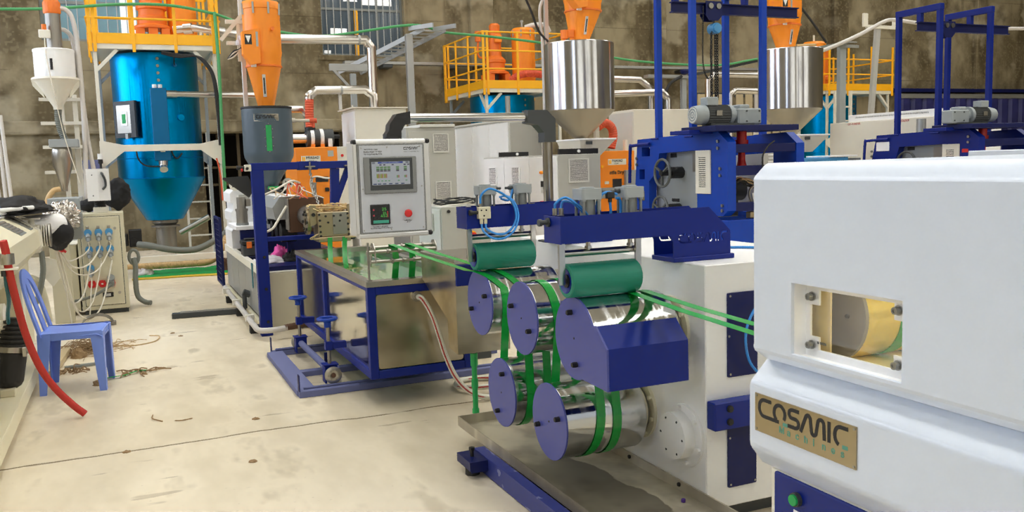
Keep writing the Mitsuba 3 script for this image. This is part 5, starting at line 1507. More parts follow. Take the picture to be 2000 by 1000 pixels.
# things lying on top of the left machine
g = trimesh.creation.icosphere(4, 1.0)
v = g.vertices.copy()
d = meshkit.fbm(v * 2.0 + 3, 4, 2)
sh = np.c_[-1.02 + v[:, 0] * .40 * (.7 + .6 * d), 8.75 + v[:, 1] * 1.0 * (.75 + .5 * d), 1.205 + np.maximum(v[:, 2], -.05) * .13 * (.5 + d)]
one('cover_sheet', trimesh.Trimesh(sh, g.faces, process=False), 'black_cloth', 'crumpled black plastic sheet heaped on the left machine', 'sheet', smooth=True)
t = Thing('covered_roll', 'white roll half wrapped in black cloth at the end of the left machine', 'roll')
t.p('roll', [cyl((-.86, 8.75, 1.06), (-.60, 9.1, 1.06), .10, 28)], 'white')
t.p('wrap', trimesh.Trimesh(np.c_[-.62 + v[:, 0] * .14, 9.15 + v[:, 1] * .22, .98 + v[:, 2] * .15 * (.6 + .7 * d)], g.faces, process=False), 'black_cloth', True)
one('tape_roll', rev([(.04, -.025), (.065, -.025), (.065, .025), (.04, .025)], (-.93, 7.75, 1.27), 'x', 28), 'hose_blue', 'roll of blue tape standing on the left machine', 'tape')
one('marker_tube', cyl((-1.08, 7.05, 1.225), (-.88, 7.95, 1.225), .018, 14), 'white', 'white tube with a dark end lying on the left machine, longest of the two', 'tube', 'white tubes on the left machine')
one('marker_tube', cyl((-.92, 7.75, 1.25), (-.72, 8.2, 1.25), .018, 14), 'white', 'white tube lying across the blue tape roll on the left machine', 'tube', 'white tubes on the left machine')
one('small_box', bx(-1.12, -1.0, 7.6, 7.75, 1.203, 1.25, .005), 'red', 'small red box on the left machine beside the blue tape', 'box')
one('tool_box', bx(-1.3, -1.14, 7.4, 7.8, 1.203, 1.27, .008), 'blue', 'dark blue flat box on the left machine under the black sheet', 'box')

# socket cabinet
t = Thing('socket_cabinet', 'cream electrical cabinet with rows of blue sockets and three red ones', 'cabinet')
t.p('body', bx(-.520, -.055, 10.40, 10.95, .05, 1.092, .006), 'cream', False)
t.p('plinth', bx(-.50, -.07, 10.44, 10.93, 0, .05), 'charcoal', False)
dr_ = t.p('door', bx(-.482, -.098, 10.385, 10.40, .10, 1.055, .004), 'cream', False)
sub(dr_, 'gasket', ext(sbox(-.487, .095, -.093, 1.06).difference(sbox(-.480, .102, -.100, 1.053)), 'xz', 10.394, 10.399), 'charcoal', False)
for z in (.925, .225):
    sub(dr_, 'lock', cyl((-.148, 10.385, z), (-.148, 10.375, z), .015, 14), 'steel_satin')
sub(dr_, 'handle', [bx(-.315, -.21, 10.37, 10.385, .185, .235, .005)], 'black', False)
sub(dr_, 'handle_window', bx(-.29, -.235, 10.367, 10.371, .195, .225), 'frame_alu', False)
plugs = []
for r, z in ((0, .855), (1, .675), (2, .475)):
    for c, x in enumerate((-.412, -.310, -.208)):
        if r == 2 and c > 0:
            continue
        k = sub(dr_, 'blue_socket', [cyl((x, 10.385, z + .02), (x, 10.36, z + .02), .038, 20), bx(x - .028, x + .028, 10.375, 10.386, z - .05, z + .07, .004)], 'grey_paint')
        sub(dr_, 'socket_lid', [rev([(0, 0), (.036, 0), (.038, .008), (.030, .016), (0, .016)], (x, 10.348, z + .035), 'y', 20)], 'blue_light')
        sub(dr_, 'plug', [cyl((x, 10.36, z + .01), (x, 10.31, z - .02), .024, 16), cyl((x, 10.31, z - .02), (x, 10.295, z - .055), .014, 12)], 'grey_paint')
        plugs.append((x, 10.295, z - .055))
        sub(dr_, 'socket_clip', [bx(x - .014, x + .014, 10.37, 10.386, z + .075, z + .105, .003)], 'steel_satin')
for i, x in enumerate((-.411, -.311, -.222)):
    k = sub(dr_, 'red_socket', [cyl((x, 10.385, .335), (x, 10.355, .335), .040, 10), bx(x - .03, x + .03, 10.375, 10.386, .30, .37)], 'red')
    sub(dr_, 'socket_face', bx(x - .010, x + .010, 10.352, 10.355, .328, .342), 'ivory', False)
sub(dr_, 'plug', [cyl((-.222, 10.355, .345), (-.222, 10.30, .33), .034, 18), cyl((-.222, 10.37, .385), (-.222, 10.34, .40), .036, 16)], 'grey_steel')
CW = 'white cables between the socket cabinet and the left machine'
ends = ((-.66, 9.2, .885), (-.62, 9.2, .83), (-.64, 9.25, .80), (-.66, 9.3, .85), (-.63, 9.2, .90), (-.65, 9.22, .87), (-.62, 9.24, .86))
words = ('highest', 'second highest', 'third', 'fourth', 'fifth', 'sixth', 'lowest')
for i, (p, e) in enumerate(zip(plugs[:7], ends)):
    sag = .12 + .075 * i
    m1 = np.array(p) * .7 + np.array(e) * .3
    m2 = np.array(p) * .3 + np.array(e) * .7
    m1[2] = min(p[2], e[2]) - sag
    m2[2] = min(p[2], e[2]) - sag * .9
    m1[1] -= .15
    m2[1] -= .1
    pp = np.array(p)
    one('socket_cable', tube([p, pp + (0, -.02, -.08), m1, m2, e], .0085 if i % 2 else .007, 8, 10), 'cable_white', f'white cable sagging from a blue socket to the left machine, {words[i]} of the bundle', 'cable', CW)
for (p, lb) in (((-.662, 9.2, .905), 'upper'), ((-.625, 9.18, .835), 'lower')):
    one('red_connector', [cyl(np.array(p) - (.045, .0, -.03), np.array(p) + (.045, 0, -.03), .022, 12), cyl(np.array(p) + (.04, 0, -.025), np.array(p) + (.065, 0, -.045), .012, 10)], 'red', f'{lb} red plug connector on the white cables', 'connector', 'red connectors on the white cables')
one('power_cable', tube([(-.222, 10.30, .33), (-.28, 10.25, .29), (-.42, 10.2, .225), (-.60, 10.2, .19), (-.72, 10.2, .21), (-.76, 10.2, .25), (-.74, 10.2, .155), (-.64, 10.15, .11)], .015, 10), 'hose_grey', 'thick grey power cable bending from the rightmost red socket', 'cable')
t = Thing('side_panel_box', 'cream low cabinet behind the sagging white cables', 'cabinet')
t.p('body', bx(-.78, -.54, 10.45, 11.0, .04, .76, .005), 'cream', False)
t.p('lid', bx(-.80, -.53, 10.44, 11.02, .76, .775, .003), 'ivory', False)
t.p('post', cyl((-.62, 10.5, .775), (-.62, 10.5, .84), .018, 14), 'ivory')
t = Thing('pendant_box', 'white pendant control box with a black handle, standing on the socket cabinet', 'control box')
t.p('body', ext([(-.385, 10.34), (-.275, 10.34), (-.165, 10.39), (-.165, 10.62), (-.385, 10.62)], 'xy', 1.225, 1.565), 'white', False)
t.p('neck', [rev([(.055, 1.155), (.06, 1.165), (.052, 1.175), (.06, 1.185), (.052, 1.195), (.06, 1.205), (.052, 1.215), (.058, 1.225), (0, 1.225)], (-.275, 10.5, 0), 'z', 24)], 'black')
t.p('neck_base', bx(-.345, -.205, 10.43, 10.57, 1.092, 1.155, .004), 'ivory', False)
t.p('handle', tube([(-.235, 10.36, 1.52), (-.225, 10.325, 1.50), (-.205, 10.335, 1.44), (-.205, 10.335, 1.38), (-.235, 10.325, 1.345)], .012, 10), 'charcoal')
for z in (1.50, 1.28):
    t.p('screw', cyl((-.33, 10.34, z), (-.33, 10.337, z), .006, 10), 'charcoal')
bc = t.p('beacon', [cyl((-.238, 10.48, 1.665), (-.238, 10.48, 1.725), .026, 20)], 'white')
sub(bc, 'socket', [cyl((-.238, 10.48, 1.62), (-.238, 10.48, 1.665), .024, 18), cyl((-.238, 10.48, 1.565), (-.238, 10.48, 1.62), .012, 12)], 'black')
d = meshkit.fbm(v * 2.1 + 9, 4, 5)
one('bag', trimesh.Trimesh(np.c_[-.10 + v[:, 0] * .14 * (.7 + .6 * d), 10.83 + v[:, 1] * .10 * (.7 + .6 * d), 1.285 + v[:, 2] * .18 * (.75 + .5 * d)], g.faces, process=False), 'black_cloth', 'black rucksack standing on the socket cabinet beside the pendant box', 'bag', smooth=True)
one('bag', trimesh.Trimesh(np.c_[-.40 + v[:, 0] * .10 * (.7 + .6 * d), 10.83 + v[:, 1] * .09, 1.17 + v[:, 2] * .072 * (.7 + .6 * d)], g.faces, process=False), 'black_cloth', 'small black bag lying behind the neck of the pendant box', 'bag', smooth=True)
d = meshkit.fbm(v * 4.0 + 5, 3, 9)
scene_foil = np.c_[-.60 + v[:, 0] * .15 * (.5 + d), 9.85 + v[:, 1] * .2 * (.5 + d), 1.10 + v[:, 2] * .14 * (.4 + 1.1 * d)]
one('foil_bundle', trimesh.Trimesh(scene_foil, g.faces, process=False), 'duct', 'crumpled bundle of silver foil left of the socket cabinet', 'foil', smooth=False)
t = Thing('melt_pump', 'grey box and steel blocks under the silver foil bundle', 'pump')
t.p('block', bx(-.78, -.44, 9.9, 10.2, .86, 1.12, .01), 'grey_steel')
t.p('leg', bx(-.76, -.58, 9.98, 10.15, .0, .86, .003), 'cream', False)
t.p('side_box', bx(-.76, -.46, 10.22, 10.36, 1.08, 1.27, .006), 'grey_paint')

# plastic chair
t = Thing('plastic_chair', 'blue plastic chair with an open back, facing right, beside the red hose', 'chair')
SC = np.array([-.405, 6.90, 0])
yaw = math.radians(-7)
Rz = np.array([[math.cos(yaw), -math.sin(yaw), 0], [math.sin(yaw), math.cos(yaw), 0], [0, 0, 1]])


def ch(m):
    v = np.asarray(m.vertices) @ Rz.T + SC
    return trimesh.Trimesh(v, m.faces, process=False)


n, k = 16, 14
V = []
for s in (0, 1):
    for i in range(n + 1):
        u = i / n
        x = -.195 + .40 * u
        for j in range(k + 1):
            w = j / k * 2 - 1
            y = w * (.185 + .015 * u)
            z = .425 + .012 * w * w - .012 * math.sin(u * math.pi) - .028 * max(0, (u - .85) / .15) ** 2 - .03 * max(0, (abs(w) - .85) / .15) ** 2
            V.append((x, y, z - s * .010))
V = np.array(V)
F = []
m_ = (n + 1) * (k + 1)
for i in range(n):
    for j in range(k):
        a = i * (k + 1) + j
        F += [[a, a + k + 1, a + k + 2], [a, a + k + 2, a + 1], [m_ + a, m_ + a + k + 2, m_ + a + k + 1], [m_ + a, m_ + a + 1, m_ + a + k + 2]]
seat = trimesh.Trimesh(V, F, process=False)
t.p('seat', ch(seat), 'chair_blue', 50)
t.p('apron', [ch(bx(-.19, .20, -.192, -.184, .375, .425)), ch(bx(-.19, .20, .184, .192, .375, .425)), ch(bx(.192, .202, -.185, .185, .37, .42))], 'chair_blue', False, kind='stuff')


def leg(x0, y0, x1, y1):
    """an angle-section leg that splays and tapers to the floor"""
    def sec(cx, cy, z, s):
        sx, sy = (1 if x0 > 0 else -1), (1 if y0 > 0 else -1)
        return [(cx + sx * s, cy + sy * s, z), (cx - sx * s, cy + sy * s, z), (cx - sx * s, cy + sy * (s - .008), z), (cx + sx * (s - .008), cy + sy * (s - .008), z), (cx + sx * (s - .008), cy - sy * s, z), (cx + sx * s, cy - sy * s, z)]
    A, B = sec(x0, y0, .42, .042), sec(x1, y1, 0, .022)
    F = []
    for i in range(6):
        j = (i + 1) % 6
        F += [[i, j, j + 6], [i, j + 6, i + 6]]
    F += [[6, 7, 8], [6, 8, 9], [6, 9, 10], [6, 10, 11], [0, 2, 1], [0, 3, 2], [0, 4, 3], [0, 5, 4]]
    return trimesh.Trimesh(np.array(A + B), F, process=False)


for (a, b, c, d_) in ((.165, -.150, .185, -.185), (.165, .150, .185, .185), (-.165, -.150, -.195, -.185), (-.165, .150, -.195, .185)):
    t.p('leg', ch(leg(a, b, c, d_)), 'chair_blue', False)
# open back: bowed frame and a centre splat
bk = []
for s in np.linspace(0, 1, 25):
    a = math.pi * s
    y = -.175 * math.cos(a)
    h = math.sin(a) ** .55
    bk.append((-.185 - .11 * h * 1.0, y, .40 + .43 * h))
bk = np.array(bk)
prof = np.array([(-.026, -.007), (.026, -.007), (.026, .007), (-.026, .007)])


def strip(P, half, thick, nrm):
    P = np.asarray(P, float)
    t_ = np.gradient(P, axis=0)
    t_ /= np.linalg.norm(t_, axis=1, keepdims=True)
    N = np.tile(np.array(nrm, float), (len(P), 1))
    N -= t_ * (N * t_).sum(1, keepdims=True)
    N /= np.linalg.norm(N, axis=1, keepdims=True)
    W = np.cross(t_, N)
    hv = np.broadcast_to(half, (len(P),))[:, None]
    v = np.stack([P - W * hv - N * thick, P + W * hv - N * thick, P + W * hv + N * thick, P - W * hv + N * thick], 1).reshape(-1, 3)
    F = []
    for i in range(len(P) - 1):
        for j in range(4):
            a, b = i * 4 + j, i * 4 + (j + 1) % 4
            F += [[a, b, b + 4], [a, b + 4, a + 4]]
    e = (len(P) - 1) * 4
    F += [[0, 2, 1], [0, 3, 2], [e, e + 1, e + 2], [e, e + 2, e + 3]]
    return trimesh.Trimesh(v, F, process=False)


t.p('back_frame', ch(strip(bk, .034, .007, (1, 0, .25))), 'chair_blue', 40)
P = [(-.188, 0, .42), (-.225, 0, .56), (-.265, 0, .70), (-.290, 0, .80)]
t.p('back_splat', ch(strip(smooth_path(P, 5), .045, .005, (1, 0, .25))), 'chair_blue', 40)

# white hopper, loader and cyclone beyond the left machine
t = Thing('batch_hopper', 'white hopper with a grey-brown loader on top, upper left', 'hopper')
hx, hy = -.745, 13.0
t.p('shell', rev([(0, 3.13), (.235, 3.13), (.248, 3.12), (.248, 3.10), (.242, 3.09), (.242, 2.76), (0, 2.76)], (hx, hy, 0), 'z', 48), 'white')
t.p('cone', rev([(.28, 2.765), (.285, 2.74), (.23, 2.70), (.06, 2.40), (.055, 2.36), (0, 2.36)], (hx, hy, 0), 'z', 48), 'ivory')
for sx in (-1, 1):
    t.p('bracket', hull([(hx + sx * .20, hy - .02, 2.76), (hx + sx * .20, hy + .02, 2.76), (hx + sx * .29, hy - .02, 2.76), (hx + sx * .29, hy + .02, 2.76), (hx + sx * .14, hy - .02, 2.50), (hx + sx * .14, hy + .02, 2.50), (hx + sx * .27, hy - .02, 2.66), (hx + sx * .27, hy + .02, 2.66)]), 'ivory', False)
sg = t.p('sight_glass', curved(sbox(-.014, 2.85, .014, 2.99), hx, hy, .242, -95, .006), 'ink')
t.p('loader', [cyl((hx + .02, hy, 3.13), (hx + .02, hy, 3.60), .092, 32)], 'steel_dull')
lc = t.p('loader_cap', rev([(.095, 3.58), (.105, 3.60), (.105, 3.72), (.08, 3.76), (0, 3.765)], (hx + .02, hy, 0), 'z', 32), 'orange_deep')
jb = t.p('junction_box', bx(hx - .145, hx - .01, hy - .16, hy - .09, 3.26, 3.36, .006), 'ivory')
sub(jb, 'knob', cyl((hx - .08, hy - .125, 3.36), (hx - .08, hy - .125, 3.43), .03, 16), 'orange_deep')
t.p('wire', tube([(hx - .08, hy - .16, 3.26), (hx - .07, hy - .26, 3.0), (hx - .02, hy - .3, 2.6), (hx + .06, hy - .25, 2.0), (hx + .20, hy - .3, 1.4)], .006, 6), 'cable_white')
one('spiral_hose', ribbed([(hx, hy, 2.37), (hx - .01, hy, 2.25), (hx + .01, hy, 2.10), (hx + .05, hy, 1.97)], .048, 18, .022, 8, .2), 'hose_grey', 'grey spiral hose between the white hopper and the steel cyclone', 'hose')
t = Thing('cyclone', 'dull steel cyclone cone with a grey collar, left of the blue silo', 'cyclone')
t.p('collar', bx(hx - .135, hx + .21, hy - .16, hy + .16, 1.87, 1.975, .006), 'grey_paint', False)
t.p('cone', rev([(.105, 1.87), (.115, 1.85), (.122, 1.80), (.122, 1.66), (.04, 1.36), (.035, 1.30), (0, 1.30)], (hx, hy, 0), 'z', 40), 'steel_satin')
t.p('glass_neck', rev([(.05, 1.22), (.055, 1.22), (.055, 1.34), (.05, 1.34)], (hx, hy, 0), 'z', 28), 'clear_plastic')
t.p('base', [bx(hx - .17, hx + .20, hy - .2, hy + .2, .95, 1.22, .006), bx(hx - .12, hx + .12, hy - .14, hy + .14, 0, .95, .004)], 'grey_paint', False)
t.p('outlet_bend', tube([(hx - .05, hy - .1, 1.33), (hx - .13, hy - .12, 1.31), (hx - .20, hy - .12, 1.20), (hx - .21, hy - .12, 1.05)], .035, 12), 'hose_tan')
t = Thing('hopper_frame', 'white tube frame with short cross rungs behind the white hopper', 'frame')
t.p('post', bx(-.765, -.705, 13.55, 13.61, 0, 2.75, .003), 'ivory', False)
t.p('post', bx(-.60, -.54, 13.55, 13.61, 0, 2.60, .003), 'ivory', False)
for z in (2.51, 2.19, 1.87, 1.53):
    t.p('rung', bx(-1.0, -.46, 13.50, 13.55, z, z + .045, .002), 'ivory', False)
t.p('side_post', bx(-.60, -.53, 13.2, 13.26, 0, 1.86, .003), 'ivory', False)
CH = 'milky hoses from the white hopper loader'
one('milky_hose', tube([(-.63, 13.0, 3.66), (-.56, 13.0, 3.64), (-.50, 13.0, 3.55), (-.465, 13.0, 3.30), (-.45, 13.0, 2.80), (-.455, 13.0, 2.2), (-.48, 13.0, 1.55), (-.50, 13.0, 1.1), (-.52, 13, .6)], .030, 12), 'hose_white', 'longer milky hose, from the loader cap of the white hopper down to the floor', 'hose', CH)
one('milky_hose', tube([(-.64, 13.06, 3.40), (-.58, 13.07, 3.38), (-.52, 13.08, 3.28), (-.48, 13.08, 2.95), (-.45, 13.08, 2.45), (-.42, 13.08, 1.9), (-.37, 13.08, 1.4), (-.34, 13.08, .7)], .028, 12), 'hose_white', 'milky hose starting lower on the loader of the white hopper', 'hose', CH)
PG = 'pale poles leaning at the left edge'
for i, (a, b, lb) in enumerate((((-1.22, 12.0, .0), (-1.335, 12.3, 2.25), 'rightmost, longest pale pole leaning in the left corner'), ((-1.30, 12.0, 0), (-1.37, 12.3, 1.95), 'middle pale pole leaning in the left corner'), ((-1.34, 12.05, 0), (-1.45, 12.3, 1.85), 'leftmost pale pole leaning in the left corner'))):
    one('leaning_pole', cyl(a, b, .022, 12), 'hose_white', lb, 'pole', PG)
one('blue_drum_box', bx(-.56, -.33, 14.2, 14.5, 0, 1.72, .01), 'blue_dusty', 'dusty blue sheet-metal post behind the milky hoses', 'post')
# ------------------------------------------------------------------ silos on white frames with yellow-railed platforms


def platform(label, x0, x1, y0, y1, zd, front_posts, side_posts, rail_h, group='yellow railed platforms over the blue silos', legs=True):
    t = Thing('railed_platform', label, 'platform', group)
    t.p('deck', bx(x0, x1, y0, y1, zd - .03, zd, .002), 'ivory', False)
    t.p('deck_beam', bx(x0, x1, y0 - .03, y0 + .05, zd - .085, zd, .003), 'ivory', False)
    t.p('deck_beam', bx(x0 - .02, x0 + .05, y0 + .05, y1, zd - .085, zd, .003), 'ivory', False)
    t.p('deck_beam', bx(x1 - .05, x1 + .02, y0 + .05, y1, zd - .085, zd, .003), 'ivory', False)
    t.p('toe_board', bx(x0 - .03, x1 + .03, y0 - .045, y0 - .035, zd - .01, zd + .145, .001), 'yellow', False)
    t.p('toe_board', bx(x0 - .045, x0 - .035, y0 - .03, y1, zd - .01, zd + .145, .001), 'yellow', False)
    t.p('toe_board', bx(x1 + .035, x1 + .045, y0 - .03, y1, zd - .01, zd + .145, .001), 'yellow', False)
    t.p('toe_board', bx(x0 - .03, x1 + .03, y1 + .035, y1 + .045, zd - .01, zd + .145, .001), 'yellow', False)
    for x in front_posts:
        t.p('rail_post', bx(x, x + .045, y0 - .06, y0 - .03, zd - .13, zd + rail_h, .002), 'yellow', False)
        t.p('rail_post', bx(x, x + .045, y1 + .045, y1 + .08, zd - .13, zd + rail_h, .002), 'yellow', False)
    for y in side_posts:
        for x in (x0 - .06, x1 + .03):
            t.p('rail_post', bx(x, x + .03, y, y + .045, zd - .13, zd + rail_h, .002), 'yellow', False)
    for h in (.36, .70, 1.05):
        if h > rail_h:
            continue
        t.p('hand_rail', cyl((x0 - .045, y0 - .045, zd + h), (x1 + .045, y0 - .045, zd + h), .017, 10), 'yellow')
        t.p('hand_rail', cyl((x0 - .045, y1 + .06, zd + h), (x1 + .045, y1 + .06, zd + h), .017, 10), 'yellow')
        t.p('hand_rail', cyl((x0 - .045, y0 - .045, zd + h), (x0 - .045, y1 + .06, zd + h), .017, 10), 'yellow')
        t.p('hand_rail', cyl((x1 + .045, y0 - .045, zd + h), (x1 + .045, y1 + .06, zd + h), .017, 10), 'yellow')
    if legs:
        for x in (x0 + .02, x1 - .07):
            for y in (y0 + .02, y1 - .07):
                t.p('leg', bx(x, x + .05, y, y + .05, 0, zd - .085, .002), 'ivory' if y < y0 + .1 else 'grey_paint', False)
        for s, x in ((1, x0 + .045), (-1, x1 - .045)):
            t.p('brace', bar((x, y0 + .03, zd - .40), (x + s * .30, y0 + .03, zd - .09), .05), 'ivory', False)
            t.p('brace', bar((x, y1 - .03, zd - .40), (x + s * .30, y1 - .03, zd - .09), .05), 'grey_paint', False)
            t.p('brace', bar((x, y0 + .05, zd - .40), (x, y0 + .35, zd - .09), .05), 'ivory', False)
    return t


def silo(label, cx, cy, r, z0, z1, zc, ze, detail):
    t = Thing('drying_silo', label, 'silo', 'blue metal drying silos')
    t.p('shell', rev([(0, z1), (r - .012, z1), (r, z1 - .012), (r, z0), (r + .012, z0 - .008)], (cx, cy, 0), 'z', 96), 'blue_metal')
    t.p('cone', rev([(r + .012, z0 - .006), (r + .012, z0 - .02), (.29, zc + .012), (.27, zc), (0, zc)], (cx, cy, 0), 'z', 96), 'blue_metal')
    t.p('seam_band', rev([(r + .001, z0 + .30), (r + .006, z0 + .302), (r + .006, z0 + .312), (r + .001, z0 + .314)], (cx, cy, 0), 'z', 72), 'blue_metal')
    t.p('outlet', [rev([(.20, zc), (.20, zc - .05), (.155, zc - .09), (.155, ze), (0, ze)], (cx, cy, 0), 'z', 36), rev([(.155, zc - .095), (.22, zc - .095), (.22, zc - .12), (.155, zc - .12)], (cx, cy, 0), 'z', 36)], 'steel_dull')
    for z in np.arange(z1 - .10, z1 - .55, -.11):
        a = math.radians(-88 if detail else -70)
        c = np.array((cx + r * math.cos(a), cy + r * math.sin(a), z))
        n = np.array((math.cos(a), math.sin(a), 0))
        t.p('sight_port', [cyl(c, c + n * .014, .024, 18), cyl(c + n * .012, c + n * .016, .012, 12)], 'steel_dull')
    return t


P1 = (-.335, 1.435, 14.5, 16.6, 3.43)
t = platform('yellow railed platform on white legs over the near blue silo, upper left', *P1[:4], 3.43, (-.36, -.30, .225, .81, 1.36, 1.43), (15.2, 15.9), 1.30)
for s, x in ((1, -.325), (-1, 1.425)):
    pts = [(x, 2.0), (x + s * .035, 2.0), (x + s * .33, 1.935), (x + s * .33, 1.835), (x + s * .06, 1.62), (x, 1.60)]
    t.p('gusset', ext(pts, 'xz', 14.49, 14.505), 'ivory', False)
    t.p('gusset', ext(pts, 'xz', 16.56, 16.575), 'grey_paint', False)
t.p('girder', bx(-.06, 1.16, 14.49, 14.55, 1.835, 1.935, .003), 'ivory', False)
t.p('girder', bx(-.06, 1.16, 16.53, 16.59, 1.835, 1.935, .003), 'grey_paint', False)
t.p('base_girder', bx(-.35, 1.45, 13.45, 13.55, .235, .325, .003), 'ivory', False)
for x in (-.3, 1.38):
    t.p('base_leg', bx(x, x + .06, 13.5, 13.56, 0, .235), 'ivory', False)
SX, SY = .545, 15.5
t = silo('largest blue metal silo with a cone bottom and black-framed inspection window', SX, SY, .652, 1.43, 3.36, .74, .24, True)
w_ = t.p('inspection_window', [hull([(SX - .60 + dx, SY - .665 + dy, z) for dx, dy in ((0, .38), (.29, .03), (-.02, .36), (.27, .0)) for z in (2.06, 2.62)])], 'black', False)


def on_win(u0, u1, z0, z1, d0, d1):
    a, b = np.array((SX - .62, SY - .305)), np.array((SX - .33, SY - .665))
    n = np.array((-(a - b)[1], (a - b)[0]))
    n = -n / np.linalg.norm(n) if n[1] > 0 else n / np.linalg.norm(n)
    return hull([tuple(a + (b - a) * u + n * d) + (z,) for u in (u0, u1) for d in (d0, d1) for z in (z0, z1)])


sub(w_, 'frame', [on_win(0, .09, 2.06, 2.62, .0, .03), on_win(.78, 1, 2.06, 2.62, .0, .03), on_win(0, 1, 2.06, 2.13, 0, .03), on_win(0, 1, 2.56, 2.62, 0, .03)], 'charcoal', False)
sub(w_, 'steel_plate', on_win(.06, .80, 2.10, 2.59, .0, .025), 'steel_satin', False)
sub(w_, 'sight_glass', [on_win(.30, .62, 2.24, 2.46, .02, .032)], 'white', False)
sub(w_, 'window_fill', on_win(.38, .55, 2.28, 2.42, .03, .035), 'green', False)
sub(w_, 'latch', [on_win(.55, .68, 2.04, 2.12, .03, .06)], 'galvanised', False)
b = t.p('control_channel', bx(.43, .665, 14.70, 14.95, 1.69, 2.80, .006), 'blue_panel_metal')
sub(b, 'cap', cyl((.50, 14.80, 2.80), (.50, 14.80, 2.86), .035, 20), 'white')
sub(b, 'cap', cyl((.58, 14.80, 2.80), (.58, 14.80, 2.86), .035, 20), 'white')
lb = sub(b, 'warning_label', bx(.52, .59, 14.697, 14.70, 1.82, 1.89), 'ivory', False)
t.p('elbow', [tube([(.55, 14.76, 1.68), (.55, 14.75, 1.60), (.55, 14.70, 1.55)], .062, 20), cyl((.55, 14.78, 1.62), (.55, 14.78, 1.69), .07, 24)], 'duct')
t.p('round_hatch', [cyl((.86, SY - .575, 2.36), (.865, SY - .60, 2.36), .05, 24)], 'blue_metal')
t.p('sensor', [cyl((.82, SY - .585, 3.17), (.825, SY - .615, 3.17), .03, 16)], 'blue_panel_metal')
t.p('wire', tube([(.22, 14.86, 1.92), (.18, 14.8, 1.88), (.20, 14.78, 1.72), (.30, 14.78, 1.62), (.50, 14.72, 1.60)], .012, 8), 'rubber')
t.p('wire', tube([(.66, 14.8, 1.95), (.70, 14.8, 1.78), (.76, 14.82, 1.72), (.84, 14.86, 1.80)], .012, 8), 'rubber')
t = Thing('air_duct', 'long shiny duct running right from the blue silo control channel', 'duct', 'shiny air ducts in front of the concrete wall')
t.p('duct', cyl((.66, 14.80, 2.715), (2.15, 14.80, 2.70), .050, 24), 'duct')
t.p('sleeve', cyl((.67, 14.80, 2.715), (.82, 14.80, 2.714), .062, 24), 'duct')
t = Thing('mixing_drive', 'orange gear drive on the platform over the near blue silo', 'gearbox', 'orange gear drives on the platforms')
gx, gy, gz = .56, 15.5, 3.43
t.p('base_ring', [bx(gx - .25, gx - .12, gy - .2, gy + .2, gz, gz + .36, .004), bx(gx + .12, gx + .25, gy - .2, gy + .2, gz, gz + .36, .004), bx(gx - .07, gx + .07, gy - .24, gy - .2, gz, gz + .36, .004)], 'orange_deep', False)
t.p('flange', rev([(0, .36), (.27, .36), (.28, .37), (.28, .40), (.23, .43), (0, .43)], (gx, gy, gz), 'z', 48), 'orange_deep')
t.p('gear_case', rev([(.22, .43), (.225, .55), (.20, .56), (.20, .66), (.23, .67), (.23, .72), (.17, .78), (.17, 1.3), (0, 1.3)], (gx, gy, gz), 'z', 48), 'orange_deep')
t.p('pinion', rev([(0, 0), (.07, 0), (.07, .36), (0, .36)], (gx, gy, gz), 'z', 20), 'charcoal')
t = Thing('receiver_vessel', 'orange cylindrical vessel on the platform over the near blue silo', 'vessel', 'orange vessels on the platforms')
t.p('body', cyl((1.02, 15.6, 3.43), (1.02, 15.6, 4.8), .225, 40), 'orange')
t.p('outlet', [cyl((.98, 15.38, 3.50), (.98, 15.35, 3.50), .05, 16)], 'charcoal')
t = Thing('air_duct', 'thick shiny duct lying on the near platform behind the yellow rail', 'duct', 'shiny air ducts in front of the concrete wall')
t.p('duct', miter_pipe([(.85, 15.05, 3.73), (1.15, 14.95, 3.755), (1.42, 14.9, 3.72), (1.85, 14.9, 3.66)], .062, 20), 'duct')
t.p('sleeve', cyl((1.00, 15.0, 3.74), (1.12, 14.96, 3.752), .085, 20), 'duct')
t.p('sleeve', cyl((1.40, 14.9, 3.725), (1.60, 14.9, 3.695), .075, 20), 'duct')
t.p('stand', bx(1.225, 1.26, 14.9, 14.94, 3.43, 3.69), 'ivory', False)
# ladder at the silo
for (x0, x1, y, z1, lb) in ((.96, 1.36, 16.75, 2.2, 'wide white ladder behind the cone of the largest blue silo'),):
    t = Thing('access_ladder', lb, 'ladder', 'white access ladders')
    for x in (x0, x1):
        t.p('stile', bx(x, x + .04, y, y + .05, 0, z1, .002), 'ivory', False)
    for z in np.arange(.35, z1 - .1, .30):
        t.p('rung', bx(x0 + .04, x1, y + .01, y + .04, z, z + .03), 'ivory', False)
t = Thing('cable_bundle', 'black cable bundle tied along the right leg of the near platform', 'cable')
for i in range(3):
    t.p('cable', tube([(.62, 14.40 + .02 * i, 3.31 - .01 * i), (.85, 14.38, 3.27 - .02 * i), (1.10, 14.38, 3.25), (1.25, 14.37, 3.10 + .03 * i), (1.33 + .015 * i, 14.36, 2.90), (1.36 + .015 * i, 14.36, 2.4), (1.365 + .012 * i, 14.36, 1.9)], .014, 8), 'rubber')
t.p('drop_wire', tube([(.80, 14.36, 3.30), (.805, 14.7, 3.2), (.815, 14.86, 3.17)], .008, 6), 'rubber')

